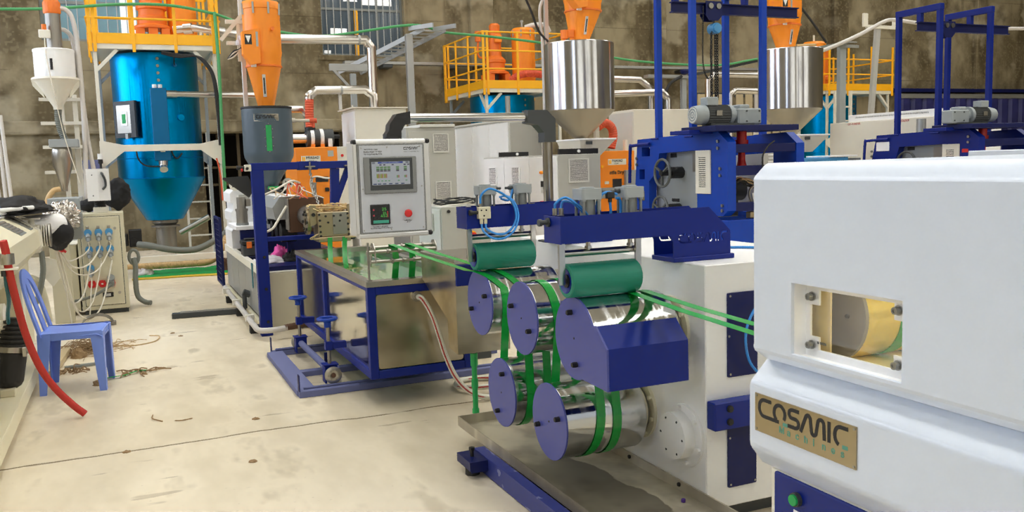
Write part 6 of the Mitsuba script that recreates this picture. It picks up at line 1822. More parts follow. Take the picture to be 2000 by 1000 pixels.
# the second silo and platform (middle) and the third (right)
t = platform('yellow railed platform at the middle, before the concrete wall', 6.40, 8.05, 15.8, 17.9, 2.93, (6.35, 6.43, 7.06, 7.63, 8.03), (16.5, 17.2, 17.85), 1.07)
silo('blue metal silo under the middle yellow platform', 7.20, 16.85, .66, 1.2, 2.84, .6, .2, False)
t = Thing('mixing_drive', 'orange gear drive with a motor on the middle platform', 'gearbox', 'orange gear drives on the platforms')
gx, gy, gz = 6.97, 16.6, 2.93
t.p('base', [bx(gx - .24, gx - .10, gy - .2, gy + .2, gz, gz + .34, .004), bx(gx + .12, gx + .24, gy - .2, gy + .2, gz, gz + .34, .004), bx(gx - .24, gx + .24, gy + .1, gy + .2, gz, gz + .34, .004)], 'orange_deep', False)
t.p('flange', rev([(0, .34), (.27, .34), (.27, .38), (.19, .42), (.19, .55), (.21, .57), (.21, .62), (.13, .70), (.12, .85), (0, .85)], (gx, gy, gz), 'z', 40), 'orange_deep')
mo = t.p('motor', rev([(.12, .80), (.125, .85), (.125, 1.18), (.10, 1.19), (.105, 1.20), (.11, 1.30), (.08, 1.34), (0, 1.345)], (gx, gy, gz), 'z', 36), 'orange_deep')
sub(mo, 'terminal_box', bx(gx - .07, gx + .07, gy - .21, gy - .12, gz + .95, gz + 1.10, .01), 'orange')
t.p('grease_pot', [cyl((gx - .36, gy, gz + .98), (gx - .36, gy, gz + 1.18), .06, 18), tube([(gx - .36, gy, gz + 1.0), (gx - .36, gy, gz + .70), (gx - .18, gy, gz + .66)], .022, 8)], 'orange_deep')
t.p('shaft', cyl((gx, gy, gz), (gx, gy, gz + .34), .06, 16), 'charcoal')
t = Thing('receiver_vessel', 'orange vessel with a clamped lid on the middle platform', 'vessel', 'orange vessels on the platforms')
t.p('body', rev([(0, 0), (.23, 0), (.235, .02), (.235, 1.10), (.245, 1.11), (.245, 1.20), (.20, 1.25), (0, 1.26)], (7.55, 16.5, 2.93), 'z', 48), 'orange')
for k in range(8):
    a = k * math.pi / 4 + .2
    t.p('clip', bar((7.55 + .248 * math.cos(a), 16.5 + .248 * math.sin(a), 4.0), (7.55 + .25 * math.cos(a), 16.5 + .25 * math.sin(a), 4.13), .02, .014), 'galvanised', False)
t.p('top_valve', [cyl((7.53, 16.5, 4.18), (7.53, 16.5, 4.33), .02, 10), bx(7.50, 7.56, 16.48, 16.52, 4.30, 4.34, .004)], 'galvanised')
t.p('outlet_pipe', tube([(7.60, 16.5, 4.20), (7.75, 16.4, 4.24), (7.95, 16.3, 4.23), (8.05, 16.3, 4.1)], .05, 12), 'hose_white')
one('flexible_hose', ribbed([(7.12, 16.2, 3.12), (7.25, 16.1, 3.20), (7.45, 16.05, 3.24), (7.75, 16.05, 3.22)], .075, 16, .04, 6, .12), 'orange_red', 'orange-red corrugated hose on the middle platform', 'hose')
t = Thing('air_duct', 'short shiny duct ending in the hose on the middle platform', 'duct', 'shiny air ducts in front of the concrete wall')
t.p('duct', cyl((7.72, 16.05, 3.23), (8.3, 16.05, 3.20), .085, 20), 'duct')
one('vent_pipe', cyl((6.78, 15.6, 0), (6.78, 15.6, 2.76), .05, 18), 'galvanised', 'short upright grey pipe before the middle blue silo', 'pipe')

t = platform('yellow railed platform at the right, behind the leaning grey post', 14.85, 16.80, 15.8, 17.6, 2.93, (14.85, 15.42, 16.12, 16.78), (16.4, 17.0), 1.0)
silo('blue metal silo under the right yellow platform', 15.65, 16.7, .70, 1.2, 2.84, .6, .2, False)
t = Thing('receiver_vessel', 'orange vessel on the right platform, behind the silver hopper', 'vessel', 'orange vessels on the platforms')
t.p('body', rev([(0, 0), (.26, 0), (.26, 1.02), (.275, 1.03), (.275, 1.10), (.22, 1.16), (0, 1.17)], (15.0, 16.4, 2.93), 'z', 48), 'orange')
t.p('top_valve', cyl((15.0, 16.4, 4.08), (15.0, 16.4, 4.25), .025, 10), 'ivory')
t.p('side_pipe', tube([(14.95, 16.2, 4.0), (14.6, 16.2, 3.98), (14.3, 16.2, 3.96)], .04, 10), 'hose_tan')
t = Thing('mixing_drive', 'orange gear drive on the right platform beside the orange vessel', 'gearbox', 'orange gear drives on the platforms')
t.p('column', [cyl((15.42, 16.6, 2.93), (15.42, 16.6, 4.02), .17, 28), rev([(.17, .30), (.24, .30), (.24, .36), (.17, .40)], (15.42, 16.6, 2.93), 'z', 32)], 'orange_deep')
t.p('cover', rev([(.17, 1.0), (.185, 1.02), (.185, 1.09), (0, 1.12)], (15.42, 16.6, 2.93), 'z', 28), 'orange_deep')
t = Thing('access_ladder', 'white ladder in front of the blue silo under the right platform', 'ladder', 'white access ladders')
for x in (14.90, 15.35):
    t.p('stile', bx(x, x + .07, 15.6, 15.66, 0, 2.90, .003), 'ivory', False)
for z in np.arange(.6, 2.8, .32):
    t.p('rung', bx(14.97, 15.35, 15.61, 15.65, z, z + .04), 'ivory', False)
t.p('gusset', ext([(14.95, 1.95), (14.62, 1.78), (14.62, 1.70), (14.95, 1.45)], 'xz', 15.58, 15.59), 'ivory', False)
t.p('gusset', ext([(15.38, 2.0), (15.7, 1.80), (15.7, 1.70), (15.38, 1.45)], 'xz', 15.58, 15.59), 'ivory', False)


# ------------------------------------------------------------------ the neighbouring lines
def silver_hopper(label, cx, cy, r):
    t = Thing('silver_hopper', label, 'hopper', 'polished steel feed hoppers')
    n = 120
    a = np.arange(n) * 2 * np.pi / n
    pr = [(0, 3.03, 0), (.98, 3.03, 0), (1.0, 3.02, 1), (1.0, 2.6, 1), (1.0, 2.16, 1), (.99, 2.145, 0), (.17, 1.78, 0), (.15, 1.74, 0), (0, 1.74, 0)]
    v = []
    rip = .0035 * np.sin(a * 23) + .003 * np.sin(a * 9 + 1) + .002 * np.sin(a * 41 + 2)
    for q, z, w in pr:
        rr = r * q * (1 + rip * w * (np.cos(a - .1) * .5 + .5))
        v.append(np.c_[cx + rr * np.cos(a), cy + rr * np.sin(a), np.full(n, z)])
    v = np.vstack(v)
    i, j = np.meshgrid(np.arange(len(pr) - 1), np.arange(n), indexing='ij')
    q = np.stack([i * n + j, i * n + (j + 1) % n, (i + 1) * n + (j + 1) % n, (i + 1) * n + j], -1).reshape(-1, 4)
    f = np.vstack([q[:, [0, 2, 1]], q[:, [0, 3, 2]]])
    cone = np.repeat(np.arange(len(pr) - 1), n) >= 4
    cone = np.r_[cone, cone]
    t.p('shell', trimesh.Trimesh(v, f[~cone], process=False), 'hopper_steel', 25)
    t.p('cone', trimesh.Trimesh(v, f[cone], process=False), 'steel_satin', 25)
    t.p('throat', [cyl((cx, cy, 1.45), (cx, cy, 1.76), .07, 24), cyl((cx, cy, 1.70), (cx, cy, 1.72), .12, 24)], 'charcoal')
    for s in (-1, 1):
        t.p('stand_leg', bx(cx + s * .40 - .03, cx + s * .40 + .03, cy + .25, cy + .31, 0, 2.16), 'ivory', False)
    return t


silver_hopper('polished steel hopper at the middle, under an orange loader with a slanted cone', 5.61, 10.5, .462)
loader('vacuum_loader', 'orange vacuum loader with a slanted cone over the middle silver hopper', 5.685, 10.5, 3.03, 4.3, .255, .115, .42, -.065)
silver_hopper('polished steel hopper at the right, under the orange loader behind the blue gantry', 9.155, 10.5, .462)
loader('vacuum_loader', 'orange vacuum loader behind the blue gantry, right', 9.045, 10.5, 3.0, 4.3, .245, .115, .38, .03)
MG = 'upright masts beside the orange loaders'
one('loader_mast', bx(5.30, 5.355, 10.86, 10.91, 0, 4.3, .002), 'frame_alu', 'pale upright mast in front of the middle silver hopper', 'mast', MG)
one('loader_mast', bx(9.33, 9.385, 10.9, 10.95, 2.2, 4.3, .002), 'frame_alu', 'pale upright mast right of the right-hand orange loader', 'mast', MG)
one('level_switch', [cyl((5.36, 10.42, 3.03), (5.36, 10.42, 3.08), .02, 12), cyl((5.36, 10.42, 3.08), (5.36, 10.42, 3.19), .05, 20), bx(5.40, 5.50, 10.40, 10.46, 3.10, 3.20, .006)], 'orange_deep', 'small orange level switch on the rim of the middle silver hopper', 'switch')


def chute(label, x0, x1, y0, y1):
    t = Thing('feed_chute', label, 'chute', 'white feed chutes below the silver hoppers')
    xm = (x0 + x1) / 2
    t.p('funnel', hull([(x0, y0, 1.73), (x1, y0, 1.73), (x0, y1, 1.73), (x1, y1, 1.73), (xm - .17, y0 + .1, 1.52), (xm + .05, y0 + .1, 1.52), (xm - .17, y1 - .1, 1.52), (xm + .05, y1 - .1, 1.52)]), 'ivory', False)
    t.p('rim', bx(x0 - .01, x1 + .01, y0 - .01, y1 + .01, 1.73, 1.75, .003), 'white', False)
    t.p('support', bx(xm - .12, xm, y0 + .2, y0 + .3, 0, 1.53, .003), 'cabinet_grey', False)
    t.p('gap_plate', bx(x0 + .08, x0 + .16, y0 - .002, y0 + .004, 1.68, 1.715), 'charcoal', False)
    return t


chute('white square feed chute below the middle silver hopper', 4.80, 5.27, 9.0, 9.6)
chute('white square feed chute below the right silver hopper', 8.02, 8.50, 9.0, 9.6)
t = dryer_unit(6.13, 6.75, 11.0, 11.9, 1.62, 'orange PRASAD dryer unit at the middle, left of the blue handwheel frame', False)
t.p('base_grid', bx(6.13, 6.75, 10.99, 11.0, .95, 1.10), 'galvanised', False)
t.p('vent_stub', cyl((6.72, 11.2, 1.62), (6.72, 11.2, 1.78), .035, 16), 'ivory')
one('flexible_hose', ribbed([(6.20, 11.1, 1.96), (6.33, 11.1, 2.02), (6.44, 11.1, 1.95), (6.46, 11.1, 1.82), (6.42, 11.1, 1.66)], .065, 16, .032, 7, .12), 'orange_red', 'orange-red corrugated hose bending down to the middle dryer unit', 'hose')
t = Thing('regeneration_box', 'white sheet-metal box behind the left posts of the blue gantry', 'box')
t.p('casing', bx(7.05, 8.06, 11.5, 12.2, .2, 2.24, .006), 'ivory')
t.p('side_skin', bx(7.03, 7.05, 11.5, 12.2, .2, 2.2), 'cabinet_grey', False)
t.p('foot', bx(7.1, 8.0, 11.55, 12.15, 0, .2), 'charcoal', False)
for (P, r, lb) in (([(6.3, 12.6, 2.52), (8.28, 12.6, 2.59), (8.41, 12.6, 2.48), (8.41, 12.6, 0)], .058, 'shiny duct bending down between the blue gantry posts'),
                   ([(7.2, 13.0, 2.84), (8.1, 13.0, 2.83), (8.33, 13.0, 2.68), (8.33, 13.0, 0)], .055, 'dull duct bending down left of the blue gantry posts'),
                   ([(9.50, 13.0, 0), (9.51, 13.0, 2.82), (9.66, 13.0, 2.94), (11.4, 13.0, 2.93)], .055, 'shiny duct turning right behind the hoist chains'),
                   ([(9.98, 13.0, 0), (9.99, 13.0, 2.58), (10.10, 13.0, 2.66), (11.4, 13.0, 2.62)], .055, 'low shiny duct behind the gear motor on the blue gantry')):
    t = Thing('air_duct', lb, 'duct', 'shiny air ducts in front of the concrete wall')
    t.p('duct', miter_pipe(P, r, 20), 'duct')
t = Thing('slat_fence', 'tan slatted fence at the foot of the wall behind the gear motor', 'fence')
for i in range(9):
    t.p('slat', bx(12.15 + i * .27, 12.35 + i * .27, 17.0, 17.03, 0, 2.93), 'wood' if i != 6 else 'hose_white', False)
t.p('rail', bx(12.1, 14.6, 17.03, 17.06, 2.86, 2.96), 'charcoal', False)
t = Thing('tray_post', 'grey post carrying cable trays behind the blue gantry', 'post')
t.p('post', bx(10.0, 10.1, 14.5, 14.58, 0, 3.02, .003), 'grey_paint', False)
t.p('arm', bx(9.2, 10.2, 14.45, 14.62, 3.02, 3.08, .002), 'galvanised', False)
t.p('slope_tray', bar((10.1, 14.5, 3.06), (12.1, 14.5, 3.44), .10, .05), 'charcoal', False)
t.p('flood_light', [rev([(0, 0), (.07, .02), (.09, .07), (.08, .10), (0, .10)], (10.02, 14.45, 3.08), 'z', 24)], 'blue_dark')
t.p('hanging_cable', tube([(9.95, 14.45, 3.05), (9.65, 14.4, 2.9), (9.5, 14.4, 2.6), (9.48, 14.4, 2.3)], .03, 8), 'rubber')


def gantry_machine(n, dx, dy, labels_):
    """blue stand with a cut-out side plate, handwheel, hoist frame and gear motor; n = 0 middle, 1 right"""
    t = Thing('hoist_machine', labels_[0], 'machine', 'blue hoist-framed machines')

    def B(x0, x1, y0, y1, z0, z1, b=.003):
        return bx(x0 + dx, x1 + dx, y0 + dy, y1 + dy, z0, z1, b)
    out = [(7.86, .80), (7.76, 1.69), (6.43, 1.72), (6.29, 1.62), (6.29, 1.02), (6.36, .97), (6.74, .97), (6.74, .93), (7.86, .80)]
    if n:
        out = [(7.92, .80), (7.70, 1.69), (6.43, 1.72), (6.29, 1.62), (6.29, 1.02), (6.36, .97), (6.74, .97), (6.74, .93), (7.92, .80)]
    pl = Polygon(out)
    hole = Polygon([(7.36, 1.545), (6.74, 1.56), (6.74, .97), (7.56, .90), (7.55, 1.27), (7.42, 1.36)])
    pl = pl.difference(hole)
    for (y0, y1, z0, z1) in ((7.53, 7.68, 1.52, 1.61), (7.63, 7.73, 1.29, 1.39), (7.64, 7.77, 1.075, 1.17)):
        if not n or z0 > 1.5:
            pl = pl.difference(sbox(y0, z0, y1, z1))
    a_ = t.p('side_plate', ext(shapely.affinity.translate(pl, dy, 0), 'yz', 4.80 + dx, 4.89 + dx), 'blue_bright' if not n else 'blue', False)
    for (y, z) in ((6.42, 1.63), (6.42, 1.57), (6.39, 1.39), (6.39, 1.33), (6.36, 1.065), (6.36, 1.02), (7.77, 1.50), (7.77, 1.44)):
        sub(a_, 'bolt', bolt((4.80 + dx, y + dy, z), '-x', .016, .014), 'fine_bolt')
    pb = Polygon([(7.80, .80), (7.70, 1.67), (6.43, 1.70), (6.29, 1.60), (6.29, .80)]).difference(Polygon([(7.36, 1.50), (6.6, 1.52), (6.6, .95), (7.5, .95)]))
    t.p('side_plate', ext(shapely.affinity.translate(pb, dy, 0), 'yz', 5.56 + dx, 5.65 + dx), 'blue_bright' if not n else 'blue', False)
    gb = t.p('gearbox_panel', B(4.92, 4.96, 6.60, 7.60, .95, 1.58), 'grey_paint', False)
    sub(gb, 'data_plate', bx(4.915 + dx, 4.92 + dx, 6.78 + dy, 6.97 + dy, 1.36, 1.53), 'steel_dull', False)
    sub(gb, 'name_plate', bx(4.915 + dx, 4.92 + dx, 7.24 + dy, 7.34 + dy, 1.50, 1.54), 'ink', False)
    sub(gb, 'name_plate', bx(4.915 + dx, 4.92 + dx, 7.20 + dy, 7.32 + dy, 1.07, 1.10), 'ink', False)
    vt = t.p('vent_cover', B(4.785, 4.80, 6.525, 6.745, 1.165, 1.557, .002), 'ivory', False)
    for i in range(16):
        sub(vt, 'slot', bx(4.783 + dx, 4.786 + dx, 6.59 + dy, 6.69 + dy, 1.225 + i * .0175, 1.231 + i * .0175), 'charcoal', False)
    if n:
        k = sub(vt, 'red_label', bx(4.797 + dx, 4.80 + dx, 6.42 + dy, 6.50 + dy, 1.46, 1.50), 'red', False)
    if not n:
        t.p('slot_plate', B(4.88, 4.892, 7.64, 7.70, 1.31, 1.38), 'frame_alu', False)
        t.p('slot_plate', B(4.80, 4.892, 7.64, 7.70, 1.075, 1.17), 'die_steel', False)
    else:
        t.p('slot_plate', B(4.79, 4.80, 7.50, 7.70, 1.50, 1.61), 'white', False)
    for i, (y, z) in enumerate(((7.16, 1.355), (7.20, 1.0))):
        cx = 4.70 + dx
        a = np.arange(36) * 2 * np.pi / 36
        ring = np.c_[np.full(36, cx), y + dy + .13 * np.cos(a), z + .13 * np.sin(a)]
        hw = t.p('handwheel', [sweep(ring, circle(.013, 8), True)] + [bar((cx, y + dy, z), (cx, y + dy + .13 * math.cos(b), z + .13 * math.sin(b)), .022, .014) for b in (.5, 2.6, 4.7)], 'wheel_grey' if not n else 'charcoal')
        sub(hw, 'hub', [cyl((cx - .02, y + dy, z), (4.80 + dx, y + dy, z), .028, 18), cyl((4.80 + dx, y + dy, z), (4.92 + dx, y + dy, z), .055, 24)], 'black')
    hb = [(4.795, 7.88, 1.25), (4.795, 7.86, 1.60), (4.795, 7.82, 1.63), (4.795, 7.50, 1.64)]
    t.p('grab_rail', tube(np.array([(x - .02 + dx, y + dy, z) for x, y, z in hb]), .016, 10, 4), 'blue')
    for z0, z1 in ((1.525, 1.60), (1.325, 1.41), (1.01, 1.085)):
        t.p('cross_beam', B(4.89, 5.56, 6.30, 6.38, z0, z1), 'blue_dark', False)
    t.p('cross_beam', B(4.89, 5.56, 7.6, 7.7, 1.3, 1.6), 'blue_dark', False)
    t.p('base_beam', B(4.80, 5.70, 6.28, 6.40, .725, .935), 'blue_bright', False)
    t.p('base_beam', B(4.80, 4.95, 6.40, 9.05, .725, .90), 'blue_bright', False)
    t.p('base_beam', B(5.55, 5.70, 6.40, 9.05, .725, .90), 'blue_bright', False)
    t.p('base_leg', [B(4.82, 4.94, y, y + .12, 0, .725) for y in (6.35,)], 'blue_dark', False)
    t.p('base_leg', B(5.56, 5.68, 6.35, 6.47, 0, .725), 'blue_dark', False)
    t.p('base_leg', B(4.82, 4.94, 8.9, 9.02, 0, .725), 'blue_dark', False)
    t.p('base_leg', B(5.56, 5.68, 8.9, 9.02, 0, .725), 'blue_dark', False)
    # hoist frame
    zt = 3.12
    for x in (4.845, 5.65):
        for y in (7.43, 6.86):
            t.p('hoist_post', B(x - .03, x + .03, y - .025, y + .025, 1.68, zt - .07), 'blue_bright' if not n else 'blue', False)
            t.p('post_foot', B(x - .06, x + .06, y - .06, y + .06, 1.68, 1.695), 'blue', False)
        t.p('hoist_header', B(x - .03, x + .03, 6.83, 7.46, zt - .07, zt), 'blue_bright' if not n else 'blue', False)
    hb_ = t.p('hoist_beam', [B(4.80, 6.30, 7.10, 7.16, 2.945, 2.955, 0), B(4.80, 6.30, 7.10, 7.16, 2.855, 2.865, 0), B(4.80, 6.30, 7.126, 7.134, 2.86, 2.95, 0)], 'blue_dark', False)
    t.p('beam_hanger', B(4.82, 4.87, 7.10, 7.16, 2.955, 3.06), 'blue', False)
    t.p('beam_hanger', B(5.625, 5.675, 7.10, 7.16, 2.955, 3.06), 'blue', False)
    tr = t.p('trolley', [ext([(5.16 + dx, 2.97), (5.16 + dx, 2.84), (5.20 + dx, 2.79), (5.30 + dx, 2.79), (5.35 + dx, 2.84), (5.35 + dx, 2.97)], 'xz', 7.08 + dy, 7.09 + dy), ext([(5.16 + dx, 2.97), (5.16 + dx, 2.84), (5.20 + dx, 2.79), (5.30 + dx, 2.79), (5.35 + dx, 2.84), (5.35 + dx, 2.97)], 'xz', 7.17 + dy, 7.18 + dy)], 'blue_dark', False)
    for x in (5.21, 5.30):
        sub(tr, 'wheel', cyl((x + dx, 7.065 + dy, 2.925), (x + dx, 7.08 + dy, 2.925), .028, 16), 'fine_bolt')
    # motor platform with gear motor
    t.p('motor_platform', B(4.66, 5.57, 6.27, 6.78, 1.715, 1.765), 'blue_dark', False)
    t.p('motor_platform_edge', B(4.55, 4.80, 6.5, 6.80, 1.70, 1.735), 'blue', False)
    t.p('platform_foot', B(4.82, 4.88, 6.5, 6.7, 1.68, 1.715), 'blue_dark', False)
    t.p('platform_foot', B(5.57, 5.63, 6.4, 6.7, 1.66, 1.70), 'blue_dark', False) if False else None
    m = Thing('gear_motor', labels_[1], 'motor', 'grey gear motors on the blue machines')
    s = 1
    cy, cz = 6.52 + dy, 1.865

    def X(u):
        return (4.60 + u if not n else 4.66 + .62 - u) + dx
    m.p('fan_cover', [cyl((X(0), cy, cz), (X(.075), cy, cz), .075, 36, .088), cyl((X(.075), cy, cz), (X(.12), cy, cz), .088, 36)], 'grey_motor')
    m.p('fan_grille', [rev([(.058, -.003), (.066, -.003), (.066, .0), (.058, 0)], (X(0), cy, cz), 'x', 28), rev([(.034, -.003), (.042, -.003), (.042, .0), (.034, 0)], (X(0), cy, cz), 'x', 24), rev([(.01, -.003), (.018, -.003), (.018, .0), (.01, 0)], (X(0), cy, cz), 'x', 16)], 'cabinet_grey', kind='stuff')
    m.p('stator', [cyl((X(.12), cy, cz), (X(.36), cy, cz), .078, 32)], 'charcoal')
    for i in range(22):
        a = i * 2 * math.pi / 22
        m.p('cooling_fin', bar((X(.125), cy + .082 * math.cos(a), cz + .082 * math.sin(a)), (X(.355), cy + .082 * math.cos(a), cz + .082 * math.sin(a)), .007, .016), 'charcoal', False)
    m.p('terminal_box', bx(min(X(.12), X(.24)), max(X(.12), X(.24)), cy - .055, cy + .055, 1.945, 2.02, .006), 'grey_motor')
    m.p('rating_plate', bx(min(X(.19), X(.25)), max(X(.19), X(.25)), cy - .096, cy - .088, cz - .01, cz + .035), 'steel_dull', False)
    m.p('flange', [cyl((X(.36), cy, cz), (X(.40), cy, cz), .090, 32), cyl((X(.40), cy, cz), (X(.47), cy, cz), .060, 28)], 'grey_motor')
    m.p('gear_case', [bx(min(X(.44), X(.70)), max(X(.44), X(.70)), cy - .075, cy + .075, cz - .09, cz + .055, .012), bx(min(X(.47), X(.58)), max(X(.47), X(.58)), cy - .06, cy + .06, cz + .05, cz + .09, .01)], 'grey_motor')
    for i, (u, z) in enumerate(((.53, .03), (.53, -.06), (.67, .03), (.67, -.06))):
        m.p('bolt', bolt((X(u), cy - .075, cz + z), '-y', .008, .006), 'charcoal')
    m.p('foot', [bx(min(X(.15), X(.62)), max(X(.15), X(.62)), cy - .07, cy + .07, 1.765, 1.79, .003)], 'charcoal', False)
    sh = Thing('cardan_shaft', labels_[2], 'shaft', 'red cardan shafts under the gear motors')
    sx = 5.115 + dx
    sh.p('upper_yoke', [cyl((sx, 6.50 + dy, 1.64), (sx, 6.50 + dy, 1.714), .045, 20), cyl((sx, 6.50 + dy, 1.56), (sx, 6.50 + dy, 1.64), .06, 16)], 'red')
    sh.p('tube', cyl((sx, 6.50 + dy, 1.43), (sx, 6.50 + dy, 1.58), .032, 20), 'red')
    sh.p('lower_yoke', [rev([(0, 1.33), (.062, 1.33), (.062, 1.36), (.045, 1.40), (.032, 1.46), (0, 1.46)], (sx, 6.50 + dy, 0), 'z', 20)], 'red')
    return t


gantry_machine(0, 0, 0, ('bright blue machine with handwheel and hoist frame, middle right', 'grey gear motor below the hoist chains on the middle blue machine', 'red cardan shaft under the gear motor of the middle blue machine'))
gantry_machine(1, 3.60, .40, ('blue machine with a hoist frame at the far right, behind the white housing', 'grey gear motor at the far right edge on the second blue machine', 'red cardan shaft on the far right blue machine'))
h = Thing('chain_hoist', 'blue hand chain hoist with black chains hanging under the gantry beam', 'hoist')
h.p('body', [cyl((5.285, 7.08, 2.72), (5.285, 7.17, 2.72), .052, 32), cyl((5.285, 7.06, 2.72), (5.285, 7.08, 2.72), .043, 28)], 'blue_light')
h.p('hook', [tube([(5.285, 7.13, 2.77), (5.285, 7.13, 2.80), (5.30, 7.13, 2.815), (5.285, 7.13, 2.83), (5.27, 7.13, 2.82)], .009, 8)], 'charcoal')
for i, x in enumerate((5.255, 5.30, 5.325)):
    h.p('chain', chain([(x, 7.13, 2.68), (x, 7.13, 2.38), (x + .002, 7.13, 2.04)], .034, .0045), 'black', kind='stuff')
h.p('hand_chain', chain(smooth_path([(5.24, 7.10, 2.69), (5.21, 7.08, 2.5), (5.20, 7.06, 2.3), (5.16, 7.05, 2.24), (5.08, 7.0, 2.30), (5.06, 7.0, 2.45), (5.07, 7.0, 2.9)], 6), .024, .003), 'black', kind='stuff')

# clutter inside the middle machine
t = Thing('pump_unit', 'dark pump with a tangle of cables inside the middle blue machine', 'pump')
t.p('body', [cyl((5.05, 6.75, 1.18), (5.30, 6.75, 1.18), .10, 24), bx(4.98, 5.20, 6.65, 6.95, .94, 1.14, .01), bx(5.06, 5.14, 6.7, 6.8, 1.26, 1.36, .005)], 'charcoal')
for i in range(7):
    a = rng.random() * 3
    t.p('cable', tube([(4.95 + rng.random() * .1, 6.6, 1.05 + rng.random() * .2), (5.02 + rng.random() * .1, 6.5, 1.25 + rng.random() * .06), (5.15 + rng.random() * .1, 6.48, 1.22 + rng.random() * .06), (5.30 + rng.random() * .06, 6.5, 1.10 + rng.random() * .1), (5.25, 6.55, .98 + rng.random() * .1)], .008, 6, 5), 'rubber' if i % 3 else 'straw_light')
t.p('hose', tube([(4.92, 6.5, 1.19), (4.97, 6.45, 1.09), (5.08, 6.42, 1.03), (5.20, 6.42, 1.01), (5.30, 6.45, 1.05)], .015, 8), 'cable_white')
t.p('coil', [sweep(np.c_[5.24 + .075 * np.cos(np.arange(24) * 2 * np.pi / 24), np.full(24, 6.46), 1.15 + .075 * np.sin(np.arange(24) * 2 * np.pi / 24)], circle(.012, 6), True)], 'steel_dull')
t = Thing('ratchet_lever', 'pale metal lever handle on a clamp, beside the white housing', 'lever')
t.p('lever', bar((5.155, 6.40, 1.16), (5.20, 6.40, .985), .025, .02, .003), 'frame_alu', False)
t.p('clamp', [cyl((5.11, 6.36, .975), (5.22, 6.36, .975), .022, 16), bx(5.08, 5.13, 6.33, 6.40, .94, 1.0, .006)], 'die_steel')
t = Thing('steel_cabinet', 'grey louvred cabinet seen through the middle blue machine', 'cabinet')
t.p('body', bx(6.02, 6.42, 7.3, 7.9, .1, 1.56, .004), 'cabinet_mid', False)
for i in range(5):
    t.p('vent_slot', bx(6.08, 6.20, 7.295, 7.30, 1.35 + i * .035, 1.365 + i * .035), 'white', False)
t.p('plinth', bx(6.04, 6.40, 7.32, 7.88, 0, .1), 'charcoal', False)
t = Thing('orange_panel', 'small orange dryer side seen through the middle blue machine', 'panel')
t.p('sheet', bx(6.60, 7.0, 8.6, 8.65, 0, 1.62, .004), 'orange', False)
t.p('switch', bx(6.70, 6.78, 8.59, 8.60, 1.47, 1.53), 'ink', False)
t.p('side_sheet', bx(7.0, 7.28, 8.62, 8.65, 0, 1.62, .003), 'cabinet_grey', False)
t.p('socket', bx(7.06, 7.16, 8.58, 8.62, 1.42, 1.52, .008), 'black', False)
one('sensor_cable', tube([(5.30, 6.28, 1.62), (5.22, 6.26, 1.58), (5.16, 6.26, 1.50), (5.155, 6.26, 1.42), (5.17, 6.26, 1.36), (5.24, 6.26, 1.30), (5.32, 6.26, 1.30)], .007, 8), 'rubber', 'black sensor cable with white plugs hanging across the middle blue machine', 'cable')
one('air_hose', [tube([(2.42, 3.35, 1.079), (2.55, 3.28, 1.081), (2.62, 3.2, 1.081)], .006, 8)], 'hose_blue', 'short blue air hose lying on top of the white roll stand', 'hose')
one('hose_coupling', cyl((2.44, 3.335, 1.085), (2.485, 3.31, 1.085), .010, 12), 'black', 'black coupling on the blue hose lying on the roll stand', 'coupling')

# white machines between the lines, far right
t = Thing('oven_line', 'long white oven housing with faint red lettering, behind the right blue machine', 'oven')
t.p('lower_housing', bx(9.60, 10.62, 8.30, 10.15, .15, 1.93, .006), 'ivory', False)
t.p('upper_housing', bx(9.66, 10.30, 8.32, 9.85, 1.93, 2.03, .005), 'white', False)
t.p('vent_row', [bx(9.655, 9.66, 8.45 + i * .022, 8.456 + i * .022, 1.98, 2.0) for i in range(58)], 'cabinet_edge', False, kind='stuff')
for y in (9.80, 8.95):
    put(t.key + '__lettering', text('CO-WINDER', .028, '-x', (9.60, y, 1.885), True, .001), 'red_ink')
t.p('plinth', bx(9.65, 10.55, 8.35, 10.1, 0, .15), 'charcoal', False)
t.p('end_box', bx(9.95, 10.45, 8.0, 8.30, .4, 1.80, .005), 'white', False)
one('round_post', cyl((9.0, 7.98, 0), (9.0, 7.98, 1.88), .055, 24), 'galvanised', 'grey round post before the white oven housing', 'post')
one('white_box', bx(7.62, 8.3, 5.55, 6.19, .02, 1.478, .006), 'white_gloss', 'white box housing just above the top edge of the nearest white housing, right', 'box')
t = Thing('blue_case', 'light blue case with a grey lid end, right of centre above the white housing', 'case')
t.p('case', bx(7.66, 8.05, 8.2, 8.6, 1.20, 1.445, .006), 'blue_light')
t.p('lid', bx(7.75, 8.18, 8.18, 8.6, 1.447, 1.468, .003), 'white')
t.p('end_block', bx(8.05, 8.25, 8.2, 8.6, 1.20, 1.43, .004), 'grey_steel')
t.p('stand', bx(7.8, 8.1, 8.3, 8.5, 0, 1.20), 'grey_steel', False)
# grey posts and white hose at the right
t = Thing('hose_post', 'upright grey steel post with a small bracket, left of the right platform', 'post')
t.p('post', bx(13.50, 13.66, 14.0, 14.1, 0, 3.70, .003), 'grey_paint', False)
t.p('bracket', [bx(13.40, 13.95, 13.95, 14.0, 3.62, 3.68), bx(13.5, 13.9, 13.95, 14.0, 3.72, 3.75)], 'galvanised', False)
t.p('tray', bar((11.8, 13.9, 3.42), (13.6, 13.9, 3.72), .10, .05), 'grey_steel', False)
t = Thing('leaning_post', 'pale leaning post carrying the white hose in front of the right platform', 'post')
t.p('post', bar((14.15, 14.0, 0), (14.50, 14.0, 4.05), .11, .08), 'frame_alu', False)
t.p('cross_arm', bx(14.15, 14.95, 13.93, 13.99, 4.02, 4.09, .003), 'ivory', False)
t.p('upright', bx(14.05, 14.17, 13.93, 13.98, 4.05, 4.32, .003), 'ivory', False)
